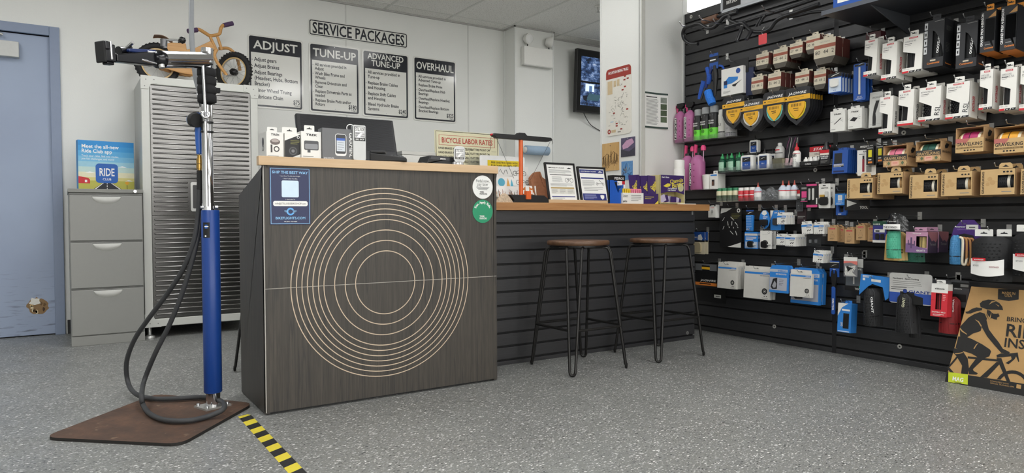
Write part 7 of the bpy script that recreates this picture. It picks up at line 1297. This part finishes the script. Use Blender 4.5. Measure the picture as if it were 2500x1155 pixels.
hang('tyre_bundle', 'red folded tyre hanging behind the red and white carton', 'tyre', (2296, 722, 2338, 816), .12, .04, lambda t, W, H, th: (tyre(t, 0, W, 0, H, .04, RT, .15, False, loops=2), MB().text('Vittoria', W*.86, H*.95, .008, TEXTW, 'l', 1, rot=-90, fit=H*.35, y=-.03).build('tyre_lettering', t)), 1, hk=False)
hang('grey_tyre_card', 'large dark grey hang card behind the red carton', 'card', (2272, 680, 2366, 752), .09, .006, card([('r', .55, 1, .72, .92, 'k'), ('r', .78, .98, .76, .86, 'g'), ('t', 'vittoria', .62, .66, .05, 'w', 'l', .2), ('r', .55, .92, .20, .48, 'k')], '#4a4b4e', .012), 1)
# teal tyre in bag, cactus box, purple card, wrapped tyres
def teal(t, W, H, th):
    tyre(t, W*.14, W*.62, 0, H*.70, .05, M('#4fae8e', .6, 0, .2, 60), .16, True, loops=1); tyre(t, W*.05, W*.60, -.012, H*.60, .03, M('#c2a263', .6, 0, .15, 60), .2, False, loops=3)
    m = MB(); m.grid(lambda u, v: (W*(.05+.85*u)-W*.1*v*(u-.5), -.05*math.sin(math.pi*u)*(1-.4*v)-.004*math.sin(17*u+9*v), H*(.62+.42*v*(1-.35*(2*u-1)**2))), 14, 8, M('#1c1d1f', .12, 0, .3, 40, 0, 0, 0, .92)); m.build('bag', t, 'black plastic bag top'); m = MB(); m.grid(lambda u, v: (W*(.16+.62*u), -.056-.010*math.sin(math.pi*u), H*(.66+.12*v)), 8, 1, PAPER); m.build('label', t); g = MB(); g.text('THE X WACH', W*.47, H*.69, H*.045, INK, 'c', 1, fit=W*.5, y=-.068); g.text('Teravail', W*.47, H*.83, H*.03, TEXTW, 'c', 0, y=-.056, fit=W*.34); g.build('lettering', t)
hang('teal_tyre', 'teal and tan folded tyre in a black bag', 'tyre', (2160, 524, 2226, 632), .22, .07, teal, 1, hz=-.01); 
t2, _, _ = hang('teal_tyre', 'second teal folded tyre sagging below the first', 'tyre', (2196, 590, 2262, 641), .12, .04, lambda t, W, H, th: tyre(t, 0, W*.8, 0, H, .03, M('#3a7a66', .6, 0, .2, 60), .1, True, loops=2), 1, hk=False)
def cactus(t, W, H, th):
    m = MB(); PKc = M('#b98aa4', .5); PUc = M('#5a4568', .5); DKc = M('#3a2f42', .5); m.prism([(0, 0), (W, 0), (W, H*.24), (W*.48, H*.24), (W*.48, H*.78), (W*.96, H*.78), (W*.96, H*.245), (W, H*.245), (W, H), (0, H)], 0, .002, PKc)
    for a in ((0, .002, .002, th, 0, H), (W-.002, W, .002, th, 0, H), (0, W, th-.002, th, 0, H), (0, W, 0, th, 0, .002), (0, W, 0, th, H-.002, H)): m.box(*a, DKc)
    m.build('carton', t); m = MB(); roll(m, W*.42, W, H*.2, H*.75, th*.5, th*.42, M('#bfa86c', .6, 0, .2, 60), 3); m.build('tyre', t); ops(t, W, H, [('p', [(0, 0), (1, 0), (1, .2), (.5, .3), (.2, .46), (0, .42)], '#7a5c88'), ('r', .22, .30, .2, .72, '#5a4568'), ('r', .10, .15, .38, .60, '#5a4568'), ('r', .10, .26, .36, .42, '#5a4568'), ('r', .38, .43, .36, .56, '#5a4568'), ('r', .26, .43, .34, .40, '#5a4568'), ('t', 'VERSANT 70', .5, .06, .08, 'w', 'l', .4), ('t', 'Teravail', .5, .88, .05, 'w', 'c', .4)]); g = MB(); g.T = Matrix.Translation((W, 0, 0)) @ Matrix.Rotation(R(90), 4, 'Z'); g.poly([(0, H*.9), (th*.4, H*.55), (th*.6, H*.6), (th*.8, H*.5), (th, H*.7), (th, H), (0, H)], M('#8a5a60', .5)); g.text('Teravail', th*.2, H*.36, H*.12, GREYINK, 'l', 0, fit=th*.6); g.build('side_print', t); m = MB(); hangtab(m, W*.40, W*.95, H, H+.022, PKc); m.build('hang_tab', t)
hang('cactus_tyre_carton', 'pink and purple tyre carton with cactus drawing', 'carton', (2211, 565, 2264, 618), .24, .10, cactus, 2, .01, rx=-2)
def purple(t, W, H, th):
    PC = M('#43256e', .45); MB().prism([(W*a, H*b) for a, b in ((.35, 1), (.75, 1), (.95, .82), (1, .62), (1, .3), (.6, .1), (.05, .1), (0, .5), (.08, .75))], .02, .023, PC).build('card', t); g = MB(); g.text('Panaracer', W*.12, H*.78, H*.04, TEXTW, 'l', 1, fit=W*.36, y=.018); g.rect(W*.5, W*.9, H*.72, H*.86, M('#c9c8c4', .5), .018); g.rect(W*.6, W*.8, H*.77, H*.80, INK, .0175); g.text('GRAVELKING', W*.2, H*.70, H*.045, M('#8a68b0', .5), 'l', 0, fit=W*.6, y=.018); g.build('print', t)
    m = MB(); m.prism([(W*.1+W*.7*a, H*.42+H*.18*b) for a, b in ((0, 0), (.1, .7), (.5, 1), (.9, .7), (1, 0))], .016, .02, BLACK); m.build('opening', t); tyre(t, W*.08, W*.44, -H*.30, H*.55, .05, M('#3f7fae', .6, 0, .2, 80), .12, True, loops=1)
    TN = M('#a9794a', .6); 
    for k in range(4): m = MB(); m.tube(smooth_path([(W*(.44+.05*k), -.03+.012*k, H*.50-.004*k), (W*(.52+.075*k), -.02+.012*k, H*.42), (W*(.50+.10*k), -.015+.012*k, H*.0), (W*(.48+.10*k), -.01+.012*k, -H*.26), (W*(.56+.09*k), -.005+.012*k, -H*.30), (W*(.60+.09*k), .0+.012*k, -H*.1)], 4), .006, M('#e6dcc4', .6) if k == 0 else TN, 6); m.build('tyre_fold', t)
hang('purple_tyre_card', 'blue and tan folded tyre on a purple card', 'tyre', (2318, 537, 2391, 622), .20, .07, purple, 1, hz=-.02)
def wrapped(t, W, H, th):
    tyre(t, 0, W, -H*.18, H, .055, TREAD, -.02, True, loops=2); m = MB(); m.grid(lambda u, v: (W*(.14+.90*u), -.062-.012*math.sin(math.pi*u), H*(.02+.40*v)-H*.06*math.sin(math.pi*u)), 10, 1, PAPER); m.build('paper_sleeve', t, 'white paper sleeve'); g = MB(); g.rect(W*.22, W*.58, H*.36, H*.44, RED, -.076); g.text('BONTRAGER', W*.4, H*.38, H*.03, TEXTW, 'c', 1, fit=W*.26, y=-.077); g.text('BETASSO', W*.24, H*.22, H*.04, INK, 'l', 0, fit=W*.16, y=-.077); g.text('BONTRAGER', W*.68, H*.20, H*.035, M('#8c3038', .5), 'l', 1, fit=W*.26, y=-.077); g.build('print', t); m = MB(); hangtab(m, W*.1, W*.60, H*1.0, H*1.18, WHITE, y0=-.01, y1=-.008); hangtab(m, W*.62, W*1.02, H*1.0, H*1.18, WHITE, y0=.02, y1=.022); m.build('hang_tab', t)
hang('wrapped_tyre', 'black tyre in a white paper sleeve near right edge', 'tyre', (2374, 576, 2462, 672), .20, .07, wrapped, 1, hz=.03, group='sleeved tyres'); hang('wrapped_tyre', 'black tyre in a white paper sleeve cut by the picture edge', 'tyre', (2474, 565, 2580, 662), .20, .07, wrapped, 1, hz=.03, group='sleeved tyres')
# ---- handlebars, shop sign and shelf at the top
def wall3(pts, d=.2): return [onp(p[0], p[1], 0, XW-(p[2] if len(p) > 2 else d)) for p in pts]
BARM = M('#1a1b1e', .3)
def bars(label, paths, extra=None):
    P0 = wall3(paths[0][0])[0]; t = thing('handlebar', label, 'handlebar', (P0.x, P0.y, P0.z), group='handlebars on the wall')
    for pts, r, nm in paths: MB().tube([p-P0 for p in smooth_path(wall3(pts), 5)], r, BARM, 10).build(nm, t)
    return t, P0
bars('black curved handlebar at the far left top of slat wall', [([(1704, 107, .17), (1686, 107, .17), (1671, 96, .18), (1667, 82, .19), (1672, 69, .20), (1686, 63, .20), (1706, 58, .20), (1716, 63, .20), (1728, 69, .20), (1744, 66, .20), (1758, 52, .20), (1770, 40, .20), (1800, 30, .20)], .0125, 'bar')])
t, P0 = bars('black handlebar with brown wrapped centre', [([(1676, 66, .12), (1718, 54, .12), (1755, 40, .12), (1800, 24, .12)], .0115, 'bar')]); a, b = wall3([(1717, 53, .12), (1752, 41, .12)]); MB().tube([a-P0, b-P0], .022, M('#7a5a48', .6), 10).build('brown_wrap', t, 'brown paper wrap')
bars('black riser handlebar with its ends pointing down', [([(1771, 68, .24), (1808, 57, .24), (1818, 60, .24), (1827, 70, .24), (1838, 77, .24), (1862, 78, .24), (1880, 70, .24), (1892, 54, .24), (1910, 42, .24), (1950, 28, .24), (2000, 10, .24)], .0125, 'bar'), ([(1812, 66, .25), (1806, 82, .27), (1799, 100, .29)], .0125, 'bar_end'), ([(1834, 76, .25), (1829, 86, .27), (1822, 97, .29)], .0115, 'bar_end')])
bars('thin black handlebar lying behind the riser bar', [([(1812, 55, .16), (1850, 43, .16), (1900, 28, .16), (1960, 8, .16), (2010, -8, .16)], .010, 'bar'), ([(1853, 62, .18), (1863, 44, .18), (1870, 38, .18)], .008, 'stem_brace'), ([(1846, 64, .18), (1858, 44, .18)], .008, 'stem_brace')])
bars('black handlebar with curled end, right of the logo sign', [([(1796, 31, .2), (1788, 31, .2), (1781, 38, .2), (1783, 50, .2), (1800, 57, .2)], .0125, 'bar')])
bars('silver tipped handlebar on the top right hooks', [([(1922, 42, .14), (1950, 38, .12), (1985, 30, .12), (2030, 28, .13), (2042, 36, .13)], .009, 'bar')])
p = onp(1862, 95, 0, XW-.25); t = thing('price_tag', 'red price tag dangling from the handlebars', 'tag', (XW-.25, onp(1852, 95, 0, XW-.25).y, onp(1862, 108, 0, XW-.25).z), -90); W, H = onp(1852, 95, 0, XW-.25).y-onp(1872, 95, 0, XW-.25).y, onp(1862, 83, 0, XW-.25).z-onp(1862, 108, 0, XW-.25).z
MB().prism(rrect(0, W, 0, H, .006), 0, .001, M('#d9484e', .5)).build('tag', t); MB().tube([(W*.5, 0, H*.95), (W*.3, .0, H*1.3), (W*.45, .02, H*1.75)], .0008, PAPER, 4).build('string', t)
for px, py in ((1728, 72), (1777, 58), (1812, 66), (1932, 36)):
    p = onp(px, py, 0, XW); t = thing('handlebar_hook', 'chrome slat hook carrying the handlebars, %s' % {1728: 'leftmost', 1777: 'second from left', 1812: 'third from left', 1932: 'rightmost'}[px], 'hook', (XW, p.y, p.z), -90, group='handlebar hooks'); MB().box(-.012, .012, -.004, 0, -.03, .03, ZINC).build('back_plate', t); MB().tube([(0, -.002, -.01), (0, -.26, -.012), (0, -.29, .012)], .004, CHROME, 8).build('arm', t)
a, b = onp(1762, 32, 0, XW-.05), onp(1990, 32, 0, XW-.05); W = a.y-b.y; t = thing('shop_sign', 'framed shop logo sign at the top of the slat wall', 'sign', (XW-.05, a.y, a.z), -90); H = .38
MB().box(0, W, 0, .01, 0, H, M('#b9bcc0', .2)).build('panel', t); m = MB(); GF = M('#a9adb2', .35, .3)
for q in ((-.006, .006, -.006, H), (W-.006, W+.006, -.006, H)): m.box(q[0], q[1], -.006, .014, q[2], q[3], GF)
for q in ((-.006, .010), (H-.006, H+.006)): m.box(-.006, W+.006, -.006, .014, q[0], q[1], GF)
m.build('frame', t, bev=.002); g = MB(); g.rect(.012, .16, .018, H-.02, INK, -.001); logo(g, .03, .15, .035, .25, -.002); g.text('STILL RIDE BIKE SHOP', .2, .12, .10, M('#5a5f66', .4), 'l', 1, y=-.001); g.build('logo_panel', t)
zsh = onp(2100, 68, 0, XW).z; xf = onp(2060, 23, 2, zsh).x; yl = onp(1999, 36, 2, zsh).y
t = thing('overhead_shelf', 'dark shelf projecting from the top of the slat wall', 'shelf', (XW, yl, zsh), -90); D = XW-xf; L = 1.5
MB().box(0, L, -D, 0, 0, .02, M('#33353b', .45)).build('board', t, bev=.002); MB().box(0, L, -D-.003, -D, -.002, .021, M('#4c5058', .4)).build('front_lip', t)
for x in (.25, .95): m = MB(); m.T = Matrix.Translation((x, 0, 0)) @ Matrix.Rotation(R(90), 4, 'Z'); m.prism([(-D*.9, 0), (0, 0), (0, -.10), (-.02, -.10)], -.003, .003, M('#55585d', .4, .4)); m.build('bracket', t)
a = onp(2040, 12, 0, xf+.01); t = thing('blue_shelf_box', 'blue box standing on the front of the overhead shelf', 'box', (xf+.012, yl-.06, zsh+.0205), -90); MB().box(0, .25, 0, .15, 0, .12, cm('b')).build('carton', t, bev=.001); ops(t, .25, .12, [('r', .1, .6, .2, .4, 'w'), ('t', 'PARK TOOL', .1, .6, .15, 'w', 'l', .6)])
hang('maroon_label', 'dark maroon carton hanging behind the first white carton', 'carton', (2114, 82, 2150, 130), .10, .05, carton([('t', 'VITT', .6, .55, .12, 'w', 'c', .5)], '#4a2226'), 1)
# ---- trainer carton leaning against the wall
P0 = onp(2307, 932, 2, 0); base = Vector((P0.x, P0.y, 0)); LEAN = 13
t = thing('trainer_carton', 'kraft and black indoor trainer carton leaning against the slat wall', 'carton', tuple(base), -90-0, -LEAN); 
mw = Matrix.Translation(base) @ Matrix.Rotation(R(-90), 4, 'Z') @ Matrix.Rotation(R(-LEAN), 4, 'X'); mi = mw.inverted(); nrm = (mw.to_3x3() @ Vector((0, 1, 0)))
def F(cx, cy):
    px, py = 2250+cx/3.5, 650+cy/3.5; d = ray(px, py); o = Vector((0, 0, CAMZ)); k = (base-o).dot(nrm)/d.dot(nrm); q = mi @ (o+d*k); return (q.x, q.z)
tl = F(423, 172); TW, TH = .56, tl[1]; KR = M('#b9935f', .8, 0, .08, 30); KK = M('#191817', .55)
MB().prism([(0, 0), (TW, 0), (TW-.0, TH), (tl[0], TH)], 0, .12, KR).build('carton', t, bev=.002)
g = MB(); L_ = -.0008
g.poly([(0, 0), (TW, 0), F(875, 1000)if F(875, 1000)[0] > TW else (TW, F(875, 1000)[1]), F(395, 930), F(215, 900)], KK, L_); g.build('black_base_print', t)
def sil(nm, polys, mat=KK, y=-.0010):
    m = MB()
    for k, P in enumerate(polys): m.poly([F(*q) for q in P], mat, y-.00002*k)
    return m.build(nm, t)
sil('cyclist_print', [[(497, 320), (520, 298), (570, 285), (620, 290), (665, 315), (690, 345), (697, 375), (640, 372), (560, 370), (505, 350)], [(560, 372), (585, 380), (605, 400), (655, 400), (668, 428), (645, 440), (645, 458), (625, 455), (600, 445), (575, 455), (555, 420)],
  [(372, 390), (400, 385), (430, 365), (470, 352), (520, 360), (515, 378), (470, 385), (420, 405), (385, 405)], [(328, 520), (345, 500), (400, 440), (450, 410), (500, 393), (540, 405), (560, 450), (545, 480), (515, 520), (505, 555), (440, 575), (385, 612), (330, 600)],
  [(495, 440), (550, 440), (575, 540), (620, 600), (660, 650), (695, 705), (755, 735), (745, 752), (680, 740), (620, 672), (560, 600), (520, 530)], [(315, 600), (385, 605), (430, 622), (520, 668), (585, 712), (595, 730), (580, 770), (545, 785), (500, 790), (430, 748), (345, 722), (290, 700)],
  [(485, 765), (545, 780), (470, 850), (440, 880), (445, 895), (482, 915), (470, 927), (405, 925), (400, 880), (420, 850)], [(275, 700), (345, 715), (395, 790), (405, 870), (395, 930), (338, 920), (347, 850), (300, 770), (268, 735)]])
sil('bike_print', [[(395, 770), (660, 798), (656, 816), (395, 788)], [(498, 950), (645, 815), (672, 832), (560, 952)], [(640, 785), (682, 785), (760, 990), (728, 985)], [(640, 760), (680, 745), (760, 745), (822, 738), (835, 815), (828, 820), (808, 770), (795, 795), (745, 838), (718, 828), (770, 795), (765, 770), (645, 782)], [(233, 850), (300, 770), (312, 780), (240, 865)], [(225, 850), (290, 925), (265, 925), (222, 880)],
  [(590+0, 960)]+[(775+r*math.cos(R(a)), 1040-r*math.sin(R(a))) for r, A in ((150, range(150, 29, -10)),) for a in A]+[(775+122*math.cos(R(a)), 1040-122*math.sin(R(a))) for a in range(35, 150, 10)]])
sil('highlight_print', [[(330, 525), (350, 550), (390, 580), (388, 585), (345, 560), (325, 535)], [(455, 455), (490, 470), (515, 510), (510, 520), (483, 478)], [(445, 705), (465, 670), (488, 655), (470, 678), (452, 708)], [(285, 745), (320, 742), (355, 735), (350, 742), (320, 750), (288, 752)], [(575, 330), (600, 300), (640, 300), (610, 310)], [(630, 320), (665, 340), (660, 346)], [(608, 395), (655, 392), (660, 402), (640, 408), (610, 405)], [(555, 395), (582, 440), (600, 388), (590, 450), (575, 452)]], KR, -.0016)
m = MB(); m.poly([F(655, 195), F(832, 197), F(830, 285), F(745, 298), F(652, 283)], KK, -.0010); a, b = F(685, 240), F(803, 240); m.text('MADE IN', (a[0]+b[0])/2, F(740, 241)[1], .012, KR, 'c', 1, fit=b[0]-a[0], y=-.0016); m.text('USA', (a[0]+b[0])/2, F(740, 263)[1], .012, KR, 'c', 1, y=-.0016); m.build('made_in_badge', t)
m = MB(); LM = M('#c3d22e', .5); m.poly([F(230, 905), F(397, 925), F(395, 1013), F(228, 990)], LM, -.0012); a = F(262, 975); m.text('MAG', a[0], a[1], F(262, 940)[1]-a[1], TEXTW, 'l', 1, fit=F(360, 975)[0]-a[0], y=-.0018); m.text('TRAINER', F(275, 994)[0], F(275, 994)[1], .005, INK, 'l', 1, fit=F(345, 994)[0]-F(275, 994)[0], y=-.0018); m.build('lime_label', t, 'lime label lettered MAG')
m = MB(); x = F(725, 468)[0]
for s, y0, y1, fw_ in (('BRING THE', 468, 430, None), ('RIDE', 598, 490, None), ('INSIDE', 690, 612, None)): h = F(725, y1)[1]-F(725, y0)[1]; m.text(s, x, F(725, y0)[1], h, KK, 'l', 1, y=-.0012, xs=.95)
a = F(585, 985); m.text('COMPATIBLE WITH', a[0], a[1], .006, KR, 'l', 0, y=-.0016); a = F(585, 1003); m.text('VIRTUAL TRAINING APPS', a[0], a[1], .006, KR, 'l', 0, y=-.0016); m.poly(rrect(F(810, 1040)[0], F(850, 1040)[0], F(810, 1042)[1], F(810, 1008)[1], .002), KR, -.0016); m.build('lettering', t)
